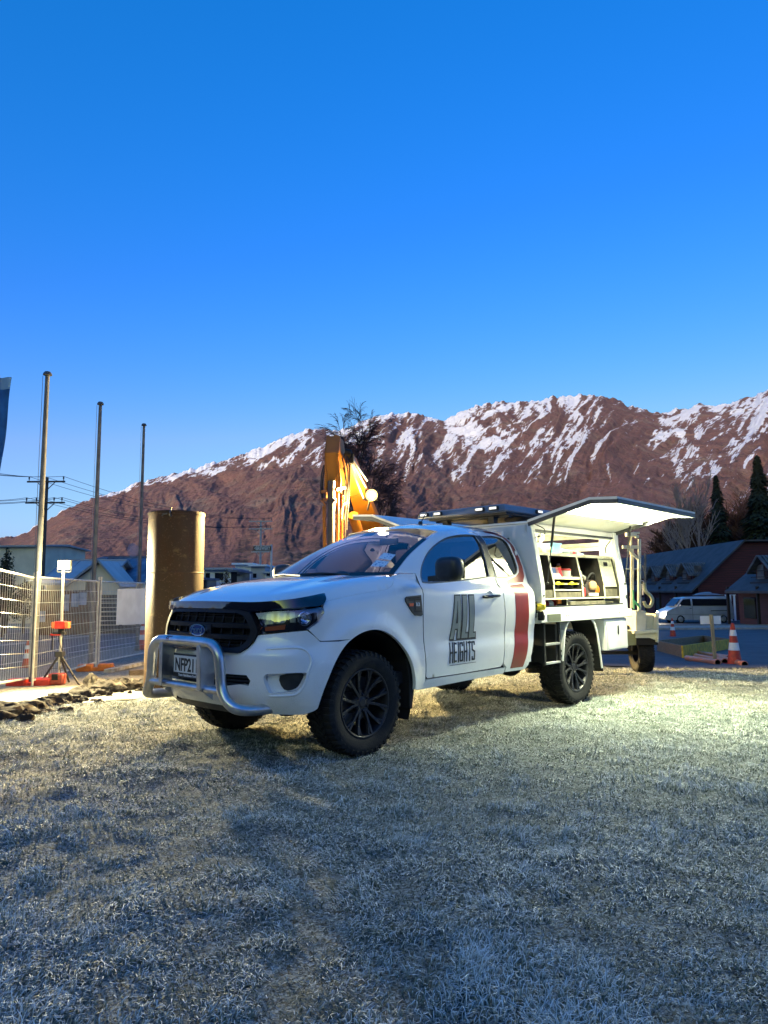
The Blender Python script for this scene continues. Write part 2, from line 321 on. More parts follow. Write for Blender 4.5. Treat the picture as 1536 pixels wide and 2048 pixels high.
# ------------------------------------------------------------------ frosty grass blades (nobody could count them)
import numpy as np
def grass_mesh():
    rng = np.random.default_rng(3)
    def vals(a, nx=700, ny=900, x0=-9, x1=10, y0=1.2, y1=15.5):
        return a
    # vectorised height lookup on a grid of the lump function
    gx = np.linspace(-9.5, 10.5, 420); gy = np.linspace(1.0, 16.2, 340)
    H = np.array([[gz(float(x), float(y)) for y in gy] for x in gx])
    C1 = np.array([[noise.noise(Vector((x*1.3, y*1.3, 9))) for y in gy] for x in gx])
    C2 = np.array([[noise.noise(Vector((x*5.5, y*5.5, 2))) for y in gy] for x in gx])
    AN = np.array([[noise.noise(Vector((x*.8, y*.8, 31)))*5+noise.noise(Vector((x*4, y*4, 41)))*3 for y in gy] for x in gx])
    def samp(A, x, y):
        fx = (x-gx[0])/(gx[1]-gx[0]); fy = (y-gy[0])/(gy[1]-gy[0]); i = np.clip(fx.astype(int), 0, len(gx)-2); j = np.clip(fy.astype(int), 0, len(gy)-2)
        u = fx-i; v = fy-j; return (A[i, j]*(1-u)*(1-v)+A[i+1, j]*u*(1-v)+A[i, j+1]*(1-u)*v+A[i+1, j+1]*u*v)
    X = []; Y = []; S = []
    for y0, y1, dens, sc in ((1.7, 2.8, 14000, .85), (2.8, 4.2, 9500, 1.0), (4.2, 6.5, 5500, 1.15), (6.5, 9.5, 3600, 1.2), (9.5, 15.3, 1900, 1.45)):
        hw = y1*.60+.3; n = int(dens*(y1-y0)*2*hw); x = rng.uniform(-hw, hw, n); y = rng.uniform(y0, y1, n)
        k = (np.abs(x) < y*.60+.3) & (x < 9.8) & (x > -9)
        # stay on the lawn
        edge = np.interp(y, [0, 7.0, 9.6, 10.5, 16], [-4.6, -4.2, -3.5, -3.4, -3.2]); k &= x > edge
        far = np.interp(x, [-4, 0, 2.6, 5.6, 8.2, 11], [15.5, 15.5, 15.3, 14.4, 12.9, 12.0]); k &= y < far
        X.append(x[k]); Y.append(y[k]); S.append(np.full(k.sum(), sc))
    X = np.concatenate(X); Y = np.concatenate(Y); S = np.concatenate(S); n = len(X)
    c1 = samp(C1, X, Y); c2 = samp(C2, X, Y); an = samp(AN, X, Y)
    keep = rng.random(n) < np.clip(.78+c2*1.2+c1*.3, .25, 1); X, Y, S, c1, c2, an = X[keep], Y[keep], S[keep], c1[keep], c2[keep], an[keep]; n = len(X)
    Z = samp(H, X, Y)
    L = (.014+.022*rng.random(n)+.03*np.clip(c2-.1, 0, 1)*2)*(.75+.35*S)*np.clip(1+c1*.5, .6, 1.5); W = .0019*S*(.7+.6*rng.random(n))
    th = an+rng.normal(0, 1.1, n); lean = np.clip(rng.normal(1.1, .35, n), .2, 1.55)
    dx, dy = np.cos(th), np.sin(th); ph = rng.uniform(0, 2*pi, n); wx, wy = np.cos(ph), np.sin(ph)
    base = np.stack([X, Y, Z-.004], 1); wv = np.stack([wx, wy, np.zeros(n)], 1)*W[:, None]
    d1 = np.stack([dx*np.sin(lean*.55), dy*np.sin(lean*.55), np.cos(lean*.55)], 1); le2 = np.clip(lean*1.55, 0, 1.75)
    d2 = np.stack([dx*np.sin(le2), dy*np.sin(le2), np.cos(le2)], 1)
    mid = base+d1*L[:, None]*.55; tip = mid+d2*L[:, None]*.55
    V = np.stack([base-wv, base+wv, mid+wv*.85, mid-wv*.85, tip+wv*.3, tip-wv*.3], 1).reshape(-1, 3)
    i0 = np.arange(n)*6
    F = np.stack([i0, i0+1, i0+2, i0+3, i0+3, i0+2, i0+4, i0+5], 1).reshape(-1)
    me = bpy.data.meshes.new('grass'); me.vertices.add(len(V)); me.vertices.foreach_set('co', V.ravel().astype(np.float32))
    me.loops.add(len(F)); me.loops.foreach_set('vertex_index', F.astype(np.int32))
    me.polygons.add(2*n); me.polygons.foreach_set('loop_start', (np.arange(2*n)*4).astype(np.int32)); me.polygons.foreach_set('loop_total', np.full(2*n, 4, np.int32))
    fr = np.clip(.66+.22*c1+.32*rng.normal(0, 1, n)+.2*c2, 0, 1)
    # white on the tips and edges, greener at the root
    a = me.attributes.new('frost', 'FLOAT', 'POINT')
    fv = np.stack([fr*.25, fr*.25, fr*.8, fr*.8, np.clip(fr*1.3, 0, 1), np.clip(fr*1.3, 0, 1)], 1).ravel(); a.data.foreach_set('value', fv.astype(np.float32))
    me.update(); me.validate()
    m = bpy.data.materials.new('frosted_blades'); m.use_nodes = True; t = m.node_tree; b = t.nodes['Principled BSDF']; b.inputs['Roughness'].default_value = .7
    at = t.nodes.new('ShaderNodeAttribute'); at.attribute_name = 'frost'; x = t.nodes.new('ShaderNodeValToRGB')
    cr = x.color_ramp; cr.elements[0].position = 0; cr.elements[0].color = (.025, .045, .018, 1); cr.elements[1].position = 1; cr.elements[1].color = (.84, .87, .86, 1)
    e = cr.elements.new(.35); e.color = (.16, .19, .13, 1); e = cr.elements.new(.65); e.color = (.50, .54, .50, 1)
    t.links.new(at.outputs['Fac'], x.inputs[0]); t.links.new(x.outputs[0], b.inputs['Base Color'])
    me.materials.append(m); o = bpy.data.objects.new('grass', me); COL.objects.link(o)
    tag(o, 'short frosted grass covering the whole lawn in the foreground', 'grass', kind='stuff'); return n
grass_mesh()
# ------------------------------------------------------------------ mountain range (stands 400 m to 3.5 km away)
RIDGE = [(-60, 5), (-50, 3.2), (-42, 2.6), (-34, 3.1), (-28.5, 3.98), (-26.6, 4.57), (-24.4, 6.3), (-22, 7.33), (-18.4, 8.81), (-14.7, 9.9), (-12.5, 10.6), (-10.8, 11.23), (-8, 12.5), (-6.6, 12.95), (-4.8, 13.2), (-3.6, 12.9), (-2, 13.7), (-.3, 14.25), (1.2, 14.3), (2.4, 14.6), (4.2, 13.75), (5.5, 13.85), (6.6, 14.5), (7.9, 14.85), (9.2, 15.1), (10.8, 14.85), (12.2, 14.95), (13.5, 15.0), (15, 15.2), (16.6, 15.15), (18, 14.7), (19.2, 14.25), (20.6, 13.5), (21.7, 13.2), (23.2, 13.3), (24.5, 13.75), (25.6, 13.2), (27, 13.5), (29.1, 14.1), (33, 15), (40, 15.5), (50, 14), (60, 12)]
def mountain():
    rng = random.Random(5); NA, NR = 1500, 300
    az0, az1 = -50, 50; r0, r1, r2 = 330, 2700, 3400
    V = []; SN = []; DK = []; AUX = []
    for i in range(NA+1):
        az = az0+(az1-az0)*i/NA; ca, sa = cos(radians(az)), sin(radians(az))
        el0 = tab(RIDGE, az)*.5+tab(RIDGE, az-.8)*.25+tab(RIDGE, az+.8)*.25; eld = .20*noise.noise(Vector((az*.9, 0, 3)))+.20*noise.noise(Vector((az*2.3, 2, 0)))+.09*noise.noise(Vector((az*6, 2, 0)))
        for j in range(NR+1):
            t = j/NR*1.10; r = r0+(r1-r0)*t; el = el0+eld*sst(.86, 1.0, t); H = r1*math.tan(radians(el))
            h = H*(.06*t+.94*t**1.32) if t <= 1 else H*(1-(t-1)*1.6)
            e = el*min(1, t)**.55
            c1 = (az-e*1.05)*.7; l1 = (az+e*1.05)*.7; c2 = (az+e*1.25)*.7; l2 = (az-e*1.25)*.7
            wq = .9*noise.noise(Vector((az*.13, e*.22, 5)))+.25*noise.noise(Vector((az*.5, e*.6, 8)))
            q = noise.ridged_multi_fractal(Vector((c1*.17+wq, l1*.05, 1.7)), 1.0, 2.05, 6, 1.0, 2.0)*.5
            q2 = noise.ridged_multi_fractal(Vector((c2*.20-wq, l2*.07, 8)), 1.0, 2.1, 5, 1, 2)*.5
            q3 = noise.ridged_multi_fractal(Vector((c1*.75+wq*2, l1*.22, 4)), .85, 2.1, 4, 1, 2)*.5
            q4 = noise.fractal(Vector((c1*3.2+wq*3, l1*1.0, 4)), .9, 2.1, 4)
            A = t*max(0, 1-t)**.55 if t <= 1 else 0
            z = h+H*A*(.20*(q-.45)+.09*(q2-.45)+.05*(q3-.45))+H*.006*q4*sst(0, .4, t)*sst(1.04, .95, t)+H*.012*(q3-.5)*sst(.3, .8, t)*sst(1.0, .96, t)
            V.append((r*sa, r*ca, z-4)); AUX.append((az, t, e, c1, l1, wq, q, q3, r))
    n = NR+1
    for i in range(NA+1):
        for j in range(n):
            az, t, e, c1, l1, wq, q, q3, r = AUX[i*n+j]
            ia, ib = max(0, i-4), min(NA, i+4); dx = r*radians((ib-ia)*(az1-az0)/NA); g1 = (V[ib*n+j][2]-V[ia*n+j][2])/dx
            ia, ib = max(0, i-1), min(NA, i+1); dx = r*radians((ib-ia)*(az1-az0)/NA); g2 = (V[ib*n+j][2]-V[ia*n+j][2])/dx
            st = noise.noise(Vector((c1*1.6+wq*3, l1*.40, 7)))+.6*noise.noise(Vector((c1*4.5+wq*4, l1*1.1, 3)))+.55*noise.noise(Vector((c1*11, l1*3.5, 9)))+.3*noise.noise(Vector((c1*24, l1*9, 2)))
            line = tab([(-30, 1.0), (-20, .92), (-12, .78), (-5, .60), (3, .48), (12, .42), (30, .36)], az)
            k = (t-line)/(1.02-line)
            s = .13+.55*k+.95*st+.45*math.tanh(g1*2.6)+.12*math.tanh(g2*2)+.42*noise.noise(Vector((az*.30, e*.5, 12)))
            if k < 0: s += 2.4*k
            s += .40*sst(.93, 1.0, t)*sst(-.15, .3, noise.noise(Vector((az*.45, 3, 3))))
            SN.append(max(0, min(1, s)))
            d = sst(.30, .02, t)*.8*sst(-.25, .35, noise.noise(Vector((az*.35, t*9, 6)))+.3*noise.noise(Vector((az*2, t*30, 6))))
            DK.append(max(0, min(1, d+.5*sst(-24, -30, az)*sst(.5, .1, t)+.45*sst(.15, .5, noise.noise(Vector((c1*.5, l1*.3, 21))))*sst(.62, .4, t))))
    F = []; n = NR+1
    for i in range(NA):
        for j in range(NR): F.append((i*n+j, (i+1)*n+j, (i+1)*n+j+1, i*n+j+1))
    me = bpy.data.meshes.new('mountain'); me.from_pydata(V, [], F)
    for nm, A in (('snow', SN), ('dark', DK)):
        a = me.attributes.new(nm, 'FLOAT', 'POINT'); a.data.foreach_set('value', A)
    me.shade_smooth()
    m = bpy.data.materials.new('mountain_slope'); m.use_nodes = True; t = m.node_tree; b = t.nodes['Principled BSDF']; b.inputs['Roughness'].default_value = .95; b.inputs['Specular IOR Level'].default_value = .1
    tc = t.nodes.new('ShaderNodeTexCoord')
    def nz(s, st=(1, 1, 1), d=8):
        mp = t.nodes.new('ShaderNodeMapping'); mp.inputs['Scale'].default_value = st; t.links.new(tc.outputs['Object'], mp.inputs[0])
        k = t.nodes.new('ShaderNodeTexNoise'); k.inputs['Scale'].default_value = s; k.inputs['Detail'].default_value = d; k.inputs['Roughness'].default_value = .65; t.links.new(mp.outputs[0], k.inputs['Vector']); return k
    def ramp(n, a, c, o=0):
        r = t.nodes.new('ShaderNodeMapRange'); r.inputs[1].default_value = a; r.inputs[2].default_value = c; t.links.new(n.outputs[o], r.inputs[0]); return r
    def mix(f, a, c):
        x = t.nodes.new('ShaderNodeMix'); x.data_type = 'RGBA'; t.links.new(f.outputs[0], x.inputs[0])
        for s, q in ((6, a), (7, c)):
            if isinstance(q, tuple): x.inputs[s].default_value = (*q, 1)
            else: t.links.new(q.outputs[2], x.inputs[s])
        return x
    base = mix(ramp(nz(.006), .35, .65), (.25, .122, .096), (.175, .088, .074))
    base = mix(ramp(nz(.035), .52, .68), base, (.105, .064, .056))
    base = mix(ramp(nz(.012, (1, 1, .6)), .52, .72), base, (.28, .20, .145))
    base = mix(ramp(nz(.16, (1, 1, 1), 6), .54, .64), base, (.10, .066, .055)); base = mix(ramp(nz(.42, (1, 1, 1), 4), .56, .66), base, (.30, .20, .16)); base = mix(ramp(nz(.06, (1, 1, 2.5), 9), .58, .66), base, (.075, .058, .045))
    ad = t.nodes.new('ShaderNodeAttribute'); ad.attribute_name = 'dark'
    sc = nz(.05); mm = t.nodes.new('ShaderNodeMath'); mm.operation = 'MULTIPLY'; t.links.new(ad.outputs['Fac'], mm.inputs[0]); t.links.new(ramp(sc, .40, .55).outputs[0], mm.inputs[1])
    base = mix(mm, base, (.028, .030, .026))
    at = t.nodes.new('ShaderNodeAttribute'); at.attribute_name = 'snow'
    ns = nz(.040, (1, 1, 1.0), 10); add = t.nodes.new('ShaderNodeMath'); add.operation = 'MULTIPLY_ADD'; add.inputs[1].default_value = 1.6
    t.links.new(ns.outputs[0], add.inputs[0]); t.links.new(at.outputs['Fac'], add.inputs[2])
    sn = t.nodes.new('ShaderNodeMapRange'); sn.inputs[1].default_value = 1.27; sn.inputs[2].default_value = 1.52; t.links.new(add.outputs[0], sn.inputs[0])
    base = mix(sn, base, (.82, .80, .82))
    t.links.new(base.outputs[2], b.inputs['Base Color'])
    bu = t.nodes.new('ShaderNodeBump'); bu.inputs['Strength'].default_value = 1.0; bu.inputs['Distance'].default_value = 26
    t.links.new(nz(.018, (1, 1, 1), 12).outputs[0], bu.inputs['Height']); t.links.new(bu.outputs[0], b.inputs['Normal'])
    me.materials.append(m); o = bpy.data.objects.new('mountain', me); COL.objects.link(o); tag(o, kind='structure')
    # unseen ridge added behind the camera to keep sun off the valley floor
    mb = MB(); NA, NR = 90, 14
    def fn(u, v):
        az = radians(125+150*u); r = 190+(380-190)*v; k = sin(pi*v)
        e = sst(0, .08, u)*sst(1, .92, u)
        return (r*sin(az), r*cos(az), -2+(93+8*noise.noise(Vector((u*9, 0, 0))))*k*e+3*noise.noise(Vector((u*60, v*8, 1)))*k)
    mb.grid(fn, NA, NR); tag(mb.build('sun_block_ridge', m, smooth=180, merge=False), kind='structure')
mountain()
# ------------------------------------------------------------------ the pickup: body surface in (s, z), s = distance round the body from the badge
_PC = [(.875,-.3),(.885,0),(.872,.3),(.838,.5),(.775,.67),(.69,.79),(.59,.865),(.45,.91),(.25,.925),(0,.925),(-.6,.925),(-1.4,.925),(-2.1,.925),(-2.35,.92),(-2.6,.915),(-2.9,.91)]
PLN = catmull(_PC, 20)[20:-20]; SLN = [0]
for a, b in zip(PLN, PLN[1:]): SLN.append(SLN[-1]+hypot(b[0]-a[0], b[1]-a[1]))
import bisect
def plan(s):
    sg = 1 if s >= 0 else -1; s = abs(s)
    i = min(max(bisect.bisect(SLN, s)-1, 0), len(PLN)-2); u = (s-SLN[i])/(SLN[i+1]-SLN[i]); a, b = PLN[i], PLN[i+1]
    dx, dy = b[0]-a[0], b[1]-a[1]; L = hypot(dx, dy); dx /= L; dy /= L
    return a[0]+(b[0]-a[0])*u, sg*(a[1]+(b[1]-a[1])*u), dy, -dx*sg
def sx(x):
    lo, hi = .5, SLN[-1]
    for _ in range(40):
        m = (lo+hi)/2
        if plan(m)[0] > x: lo = m
        else: hi = m
    return lo
ZSH = [(-3, 1.272), (-.9, 1.272), (-.7, 1.286), (-.5, 1.314), (-.36, 1.318), (-.27, 1.30), (0, 1.255), (.2, 1.225), (.43, 1.19), (.6, 1.15), (.8, 1.11), (1, 1.1)]
SIDE = [(.28, -.09), (.36, -.05), (.43, -.022), (.50, -.008), (.60, 0), (.70, -.001), (.78, -.008), (.84, -.009), (.92, -.003), (1.0, 0), (1.1, -.004), (1.2, -.012), (1.35, -.02)]
FRONT = [(.30, -.14), (.36, -.09), (.42, -.045), (.47, -.012), (.52, .006), (.60, .014), (.68, .018), (.74, .026), (.79, .02), (.84, -.006), (.90, -.022), (.97, -.03), (1.05, -.045), (1.12, -.065), (1.2, -.11), (1.4, -.2)]
def smtab(t, z): return (tab(t, z)*2+tab(t, z-.012)+tab(t, z+.012)+tab(t, z-.024)*.5+tab(t, z+.024)*.5)/5
def off(s, z):
    s = abs(s); x = plan(s)[0]; k = sst(.75, 1.15, s); t = z-tab(ZSH, x); sd = smtab(SIDE, min(z, 1.3))
    if t > -.11:
        u = min(1, (t+.11)/.11); sd -= .075*u*u
    if t > 0: sd -= .395*t-.03*sst(.35, .55, t)*0
    if t > .42: sd -= .9*(t-.42)**1.6*2.2
    r = hypot(x, z-.42)
    if x < .62: sd += .026*sst(.67, .53, r)*sst(1.16, 1.0, z)
    sd -= .006*exp(-((z-.80)/.06)**2)*sst(-.75, -.95, x)    # soft crease along the doors
    return (1-k)*smtab(FRONT, z)+k*sd
def S(s, z, o=0):
    x, y, nx, ny = plan(s); d = off(s, z)+o; return (x+nx*d, y+ny*d, z)
def skin(mb, outline, fn, holes=(), step=.035, rim=.02, both=False):
    """curved sheet with folded-in rims: 2d outline -> fn(u, v, depth)"""
    def dens(p):
        r = []
        for a, b in zip(p, p[1:]+p[:1]):
            n = max(1, int(hypot(b[0]-a[0], b[1]-a[1])/step)); r += [(a[0]+(b[0]-a[0])*k/n, a[1]+(b[1]-a[1])*k/n) for k in range(n)]
        return r
    loops = [dens(outline)]+[dens(h) for h in holes]; P = []; faces = []
    for l in loops: faces.append(list(range(len(P), len(P)+len(l)))); P += l
    def ins(p, l):
        c = False
        for i in range(len(l)):
            a, b = l[i], l[i-1]
            if (a[1] > p[1]) != (b[1] > p[1]) and p[0] < (b[0]-a[0])*(p[1]-a[1])/(b[1]-a[1])+a[0]: c = not c
        return c
    B = list(P); u0, u1 = min(p[0] for p in loops[0]), max(p[0] for p in loops[0]); v0, v1 = min(p[1] for p in loops[0]), max(p[1] for p in loops[0])
    nu, nv = int((u1-u0)/step)+1, int((v1-v0)/step)+1; lim = (step*.45)**2
    for i in range(nu+1):
        for j in range(nv+1):
            p = (u0+(u1-u0)*i/nu, v0+(v1-v0)*j/nv)
            if ins(p, loops[0]) and not any(ins(p, h) for h in loops[1:]) and min((p[0]-q[0])**2+(p[1]-q[1])**2 for q in B) > lim: P.append(p)
    v, e, f, *_ = delaunay_2d_cdt([Vector(p) for p in P], [], faces, 2, 1e-6)
    cen = [tuple(q) for q in f]
    out = []
    for q in cen:
        c = (sum(v[i].x for i in q)/3, sum(v[i].y for i in q)/3)
        if ins(c, loops[0]) and not any(ins(c, h) for h in loops[1:]): out.append(q)
    mb.add([fn(p.x, p.y, 0) for p in v], out)
    if rim:
        for l in loops:
            n = len(l); mb.add([fn(a, b, 0) for a, b in l]+[fn(a, b, -rim) for a, b in l], [(i, (i+1) % n, n+(i+1) % n, n+i) for i in range(n)])
    return mb
SR = lambda s, z, o=0: S(-s, z, o)          # the right flank
truck = thing('utility_truck', (-0.804, 6.060, 0), 'white pickup with silver bull bar, ALL HEIGHTS on its door and open toolbox wings', 'pickup truck', rz=radians(226.67))
T = truck
def both(name, outline, m, holes=(), fo=0, step=.035, rim=.02, label=None, children=None):
    r = []
    for fn in (lambda a, b, o: S(a, b, o+fo), lambda a, b, o: SR(a, b, o+fo)):
        r.append(skin(MB(), outline, fn, holes, step, rim).build(name, m, T, smooth=50))
    return r
def arch(s0, s1, z0, top, n=26, a0=0, a1=pi):
    c = (s0+s1)/2; return [(c-(s1-s0)/2*cos(a0+(a1-a0)*k/n), z0+(top-z0)*sin(a0+(a1-a0)*k/n)**.92) for k in range(n+1)]
ARC = catmull([(1.083, .40), (1.105, .50), (1.148, .603), (1.212, .715), (1.297, .812), (1.375, .868), (1.476, .910), (1.59, .927), (1.70, .915), (1.81, .873), (1.90, .815), (1.985, .73), (2.045, .63), (2.08, .52), (2.095, .43)], 4)
iA = min(range(len(ARC)), key=lambda i: abs(ARC[i][0]-1.37))
# fender
fen = [(1.005, .953), (1.08, 1.003), (1.132, 1.068), (1.128, 1.108), (1.158, 1.142)]+catmull([(1.158, 1.142), (1.31, 1.168), (1.479, 1.192), (1.65, 1.21), (1.788, 1.228), (1.88, 1.262), (1.945, 1.318), (1.975, 1.342)], 4)[1:]+[(2.05, 1.357), (2.255, 1.357)]+catmull([(2.255, 1.357), (2.235, 1.26), (2.212, 1.1), (2.205, .97), (2.218, .80), (2.232, .62), (2.232, .46), (2.20, .425)], 4)[1:]+ARC[iA:][::-1]+[(1.11, .868), (1.095, .872)]
both('fender', fen, WHITE, rim=.03, step=.03)
# bumper, one piece round the front
fogp = catmull([(.705, .642), (.74, .652), (.85, .656), (.965, .656), (.992, .642), (.965, .575), (.93, .538), (.87, .528), (.79, .522), (.735, .522), (.715, .56), (.695, .61)], 3, True)
btop = [(0, .787), (.35, .787), (.505, .789), (.56, .82), (.602, .862), (.628, .912), (.66, .916), (.76, .925), (.88, .936), (.998, .944), (1.05, .905), (1.098, .862), (1.25, .858)]
half = btop+ARC[:iA+1][::-1]+[(1.06, .385), (1.0, .365), (.90, .36), (.64, .365), (.50, .375), (.40, .395), (0, .40)]
bump = half+[(-a, b) for a, b in half[::-1]][1:-1]
intake = [(-.56, .638), (.56, .638), (.592, .60), (.575, .565), (.50, .572), (.36, .552), (-.36, .552), (-.50, .572), (-.575, .565), (-.592, .60)]
bm_ = skin(MB(), bump, S, [intake, fogp, [(-a, b) for a, b in fogp][::-1]], .03, .05)
for sg in (1, -1):
    rd = catmull([(.70, .818), (.85, .828), (.955, .822), (1.005, .79), (1.025, .735), (1.005, .67), (.975, .58), (.93, .515), (.86, .503), (.72, .500)], 5)
    bm_.tube([S(sg*a, b, -.002) for a, b in rd], [.002]+[.010]*(len(rd)-2)+[.002], 8)
bumper = bm_.build('bumper', WHITE, T, smooth=50)
# fog pockets, intake backing and grille bars
for sg in (1, -1):
    skin(MB(), [(.70, .515), (1.0, .515), (1.0, .665), (.70, .665)], lambda a, b, o: S(sg*a, b, o-.05), step=.05, rim=0).build('fog_recess', WHITE, bumper)
    skin(MB(), catmull([(.80, .635), (.97, .648), (.965, .60), (.92, .545), (.83, .540)], 3, True), lambda a, b, o: S(sg*a, b, o-.044), step=.03, rim=0).build('fog_insert', BLACKP, bumper)
skin(MB(), [(-.62, .52), (.62, .52), (.62, .66), (-.62, .66)], lambda a, b, o: S(a, b, o-.09), step=.06, rim=0).build('intake_backing', BLACKM, bumper)
g = MB()
for z in (.565, .59, .615):
    g.tube([S(-.58+1.16*k/16, z, -.04) for k in range(17)], .006, 6)
g.build('intake_slats', BLACKP, bumper)
vl = MB(); skin(vl, [(-.62, .345), (.62, .345), (.66, .40), (-.66, .40)], lambda a, b, o: S(a, b, o+.0), step=.05, rim=.12); vl.build('bumper_valance', BLACKP, T)
gout = [(-.50, .79), (0, .789), (.50, .79), (.565, .83), (.602, .875), (.63, .93), (.625, .965), (.575, 1.04), (.535, 1.078), (.46, 1.098), (.40, 1.104), (0, 1.108)]
gout = [(0, .789), (.50, .79), (.565, .83), (.602, .875), (.632, .93), (.625, .965), (.575, 1.04), (.535, 1.078), (.46, 1.098), (.40, 1.104), (0, 1.108)]
gout += [(-a, b) for a, b in gout[::-1]][1:-1]
gin = [(0, .822), (.43, .822), (.50, .832), (.545, .87), (.572, .935), (.567, .96), (.525, 1.02), (.49, 1.05), (.43, 1.066), (0, 1.07)]
gin += [(-a, b) for a, b in gin[::-1]][1:-1]
grille = skin(MB(), gout, lambda a, b, o: S(a, b, o*1+.022), [gin], .03, .06).build('grille', GRILLE, T, smooth=45)
skin(MB(), gout, lambda a, b, o: S(a, b, o-.07), (), .06, 0).build('grille_backing', BLACKM, grille)
g = MB()
for z, h in ((.895, .034), (.975, .034)):
    for k in range(20):
        a0, a1 = -.56+1.12*k/20, -.56+1.12*(k+1)/20
        g.add([S(a0, z-h/2, .008), S(a1, z-h/2, .008), S(a1, z+h/2, .014), S(a0, z+h/2, .014), S(a0, z-h/2, -.04), S(a1, z-h/2, -.04), S(a1, z+h/2, -.04), S(a0, z+h/2, -.04)], [(0, 1, 2, 3), (0, 4, 5, 1), (3, 2, 6, 7)])
for k in range(9):
    a0 = -.48+.12*k
    for z0, z1 in ((.822, .875), (.915, .955), (.995, 1.068)): g.bar(S(a0, z0, -.025), S(a0, z1, -.025), .012, .02, (1, 0, 0))
g.box((S(0, .935, .014)[0]-.02, 0, .935), (.03, .30, .09))
for z in (.842, .862, 1.035, 1.052): g.tube([S(-.5+1.0*k/16, z, -.02) for k in range(17)], .004, 5)
g.build('grille_bars', GRILLE, grille, bevel=.004)
bx = S(0, .935, .022)[0]
def oval(mb, rx, rz, x0, x1, n=40):
    mb.add([(x0, rx*cos(2*pi*k/n), .937+rz*sin(2*pi*k/n)) for k in range(n)]+[(x1, rx*.97*cos(2*pi*k/n), .937+rz*.95*sin(2*pi*k/n)) for k in range(n)], [tuple(range(n, 2*n))]+[(k, (k+1) % n, n+(k+1) % n, n+k) for k in range(n)]); return mb
bd = oval(MB(), .108, .047, bx-.02, bx+.008).build('badge', CHROME, grille)
oval(MB(), .098, .039, bx, bx+.0095).build('badge_field', mat('badge_blue', (.01, .03, .16), .2, coat=1), bd) if False else None
f_ = oval(MB(), .098, .039, bx, bx+.010).build('badge_field', mat('badge_blue', (.01, .03, .16), .2, coat=1), grille)
tm = MB(); textmb(tm, 'Ford', .078, lambda u, v, q: (bx+.0125+q, u+.22*v*0+.25*v, .937+v), .001, .001); tm.build('badge_text', CHROME, grille, smooth=0)
# headlights
hl = catmull([(.585, 1.072), (.70, 1.092), (.85, 1.10), (1.0, 1.104), (1.105, 1.106)], 4)+catmull([(1.128, 1.09), (1.122, 1.05), (1.095, 1.01), (1.06, .985), (1.0, .950)], 4)+[(.88, .942), (.76, .932), (.652, .922), (.640, .945), (.655, .975), (.62, 1.03)]
CLEAR = glass('clear_lens', (.93, .95, 1), .01, .93)
for i, fn in enumerate((S, SR)):
    h = skin(MB(), hl, lambda a, b, o: fn(a, b, o*1-.045), (), .03, 0).build('headlight', BLACKG, T)
    skin(MB(), hl, lambda a, b, o: fn(a, b, o+.004), (), .025, .05).build('lens', CLEAR, h, smooth=60)
    r = MB(); c = fn(.985, 1.027, -.022); n_ = Vector(fn(.985, 1.027, .1))-Vector(c); q = n_.to_track_quat('Z', 'Y').to_matrix().to_4x4()
    Mx = Matrix.Translation(c) @ q
    r.lathe([(.001, .004), (.03, .006), (.036, .01), (.040, -.004), (.046, .012), (.05, .010), (.052, -.01)], 28, Mx); r.build('projector', CHROME, h)
    r = MB(); Mg = Mx @ Matrix.Translation((0, 0, .004)); r.sphere((0, 0, 0), .032, 20, 10, (1, 1, .5)); r.v = [tuple(Mg @ Vector(p)) for p in r.v]; r.build('projector_glass', CLEAR, h)
    r = MB()
    skin(r, [(.66, .985), (.82, .997), (.855, 1.03), (.83, 1.078), (.64, 1.06)], lambda a, b, o: fn(a, b, o-.035+.02*sin((a-.64)*60)*.3), (), .02, .01)
    skin(r, [(.87, 1.0), (.92, 1.0), (.915, 1.075), (.865, 1.078)], lambda a, b, o: fn(a, b, o-.036), (), .02, .008); r.build('reflector', mat('satin_reflector', (.22, .23, .26), .3, metal=1), h)
    skin(MB(), [(.668, .940), (.83, .953), (.835, .985), (.66, .968)], lambda a, b, o: fn(a, b, o-.03), (), .03, .01).build('indicator', AMBER, h)
# bonnet: sheet over (x, y) with a rolled edge
FE = [S(s, tab([(0, 1.112), (.5, 1.108), (.9, 1.112), (1.15, 1.146)], s)) for s in [1.15*k/24 for k in range(25)]]
SE = [S(s, z) for s, z in catmull([(1.158, 1.148), (1.31, 1.174), (1.479, 1.198), (1.65, 1.216), (1.788, 1.234), (1.88, 1.268), (1.945, 1.322)], 4)[1:]]
EDGE = FE+SE
CR = [(-.6, 1.368), (-.45, 1.362), (-.3, 1.352), (0, 1.322), (.2, 1.292), (.4, 1.252), (.55, 1.215), (.64, 1.187), (.72, 1.158), (.80, 1.128), (.9, 1.10)]
def HZ(x, y):
    ay = abs(y); d = 9; zb = 1.1
    for (a, b, c), (e, f, g_) in zip(EDGE, EDGE[1:]):
        L2 = (e-a)**2+(f-b)**2
        if L2 < 1e-12: continue
        t = max(0, min(1, ((x-a)*(e-a)+(ay-b)*(f-b))/L2)); q = hypot(x-a-t*(e-a), ay-b-t*(f-b))
        if q < d: d = q; zb = c+(g_-c)*t
    u = min(1, d/.20); c = tab(CR, x)*.5+tab(CR, x-.06)*.25+tab(CR, x+.06)*.25
    c += .012*sst(.50, .40, ay)*sst(.75, .3, x)-.010*(ay/.8)**2
    return zb+(max(c, zb)-zb)*sqrt(max(0, 1-(1-u)**2))
rear = [(-.16-.30*(abs(v)**2.2), v*.80) for v in [1-2*k/20 for k in range(21)]]
ol = [(p[0], p[1]) for p in EDGE]+rear[1:-1]+[(p[0], -p[1]) for p in EDGE[::-1]]
ol = [q for i, q in enumerate(ol) if i == 0 or hypot(q[0]-ol[i-1][0], q[1]-ol[i-1][1]) > .004][:-1]
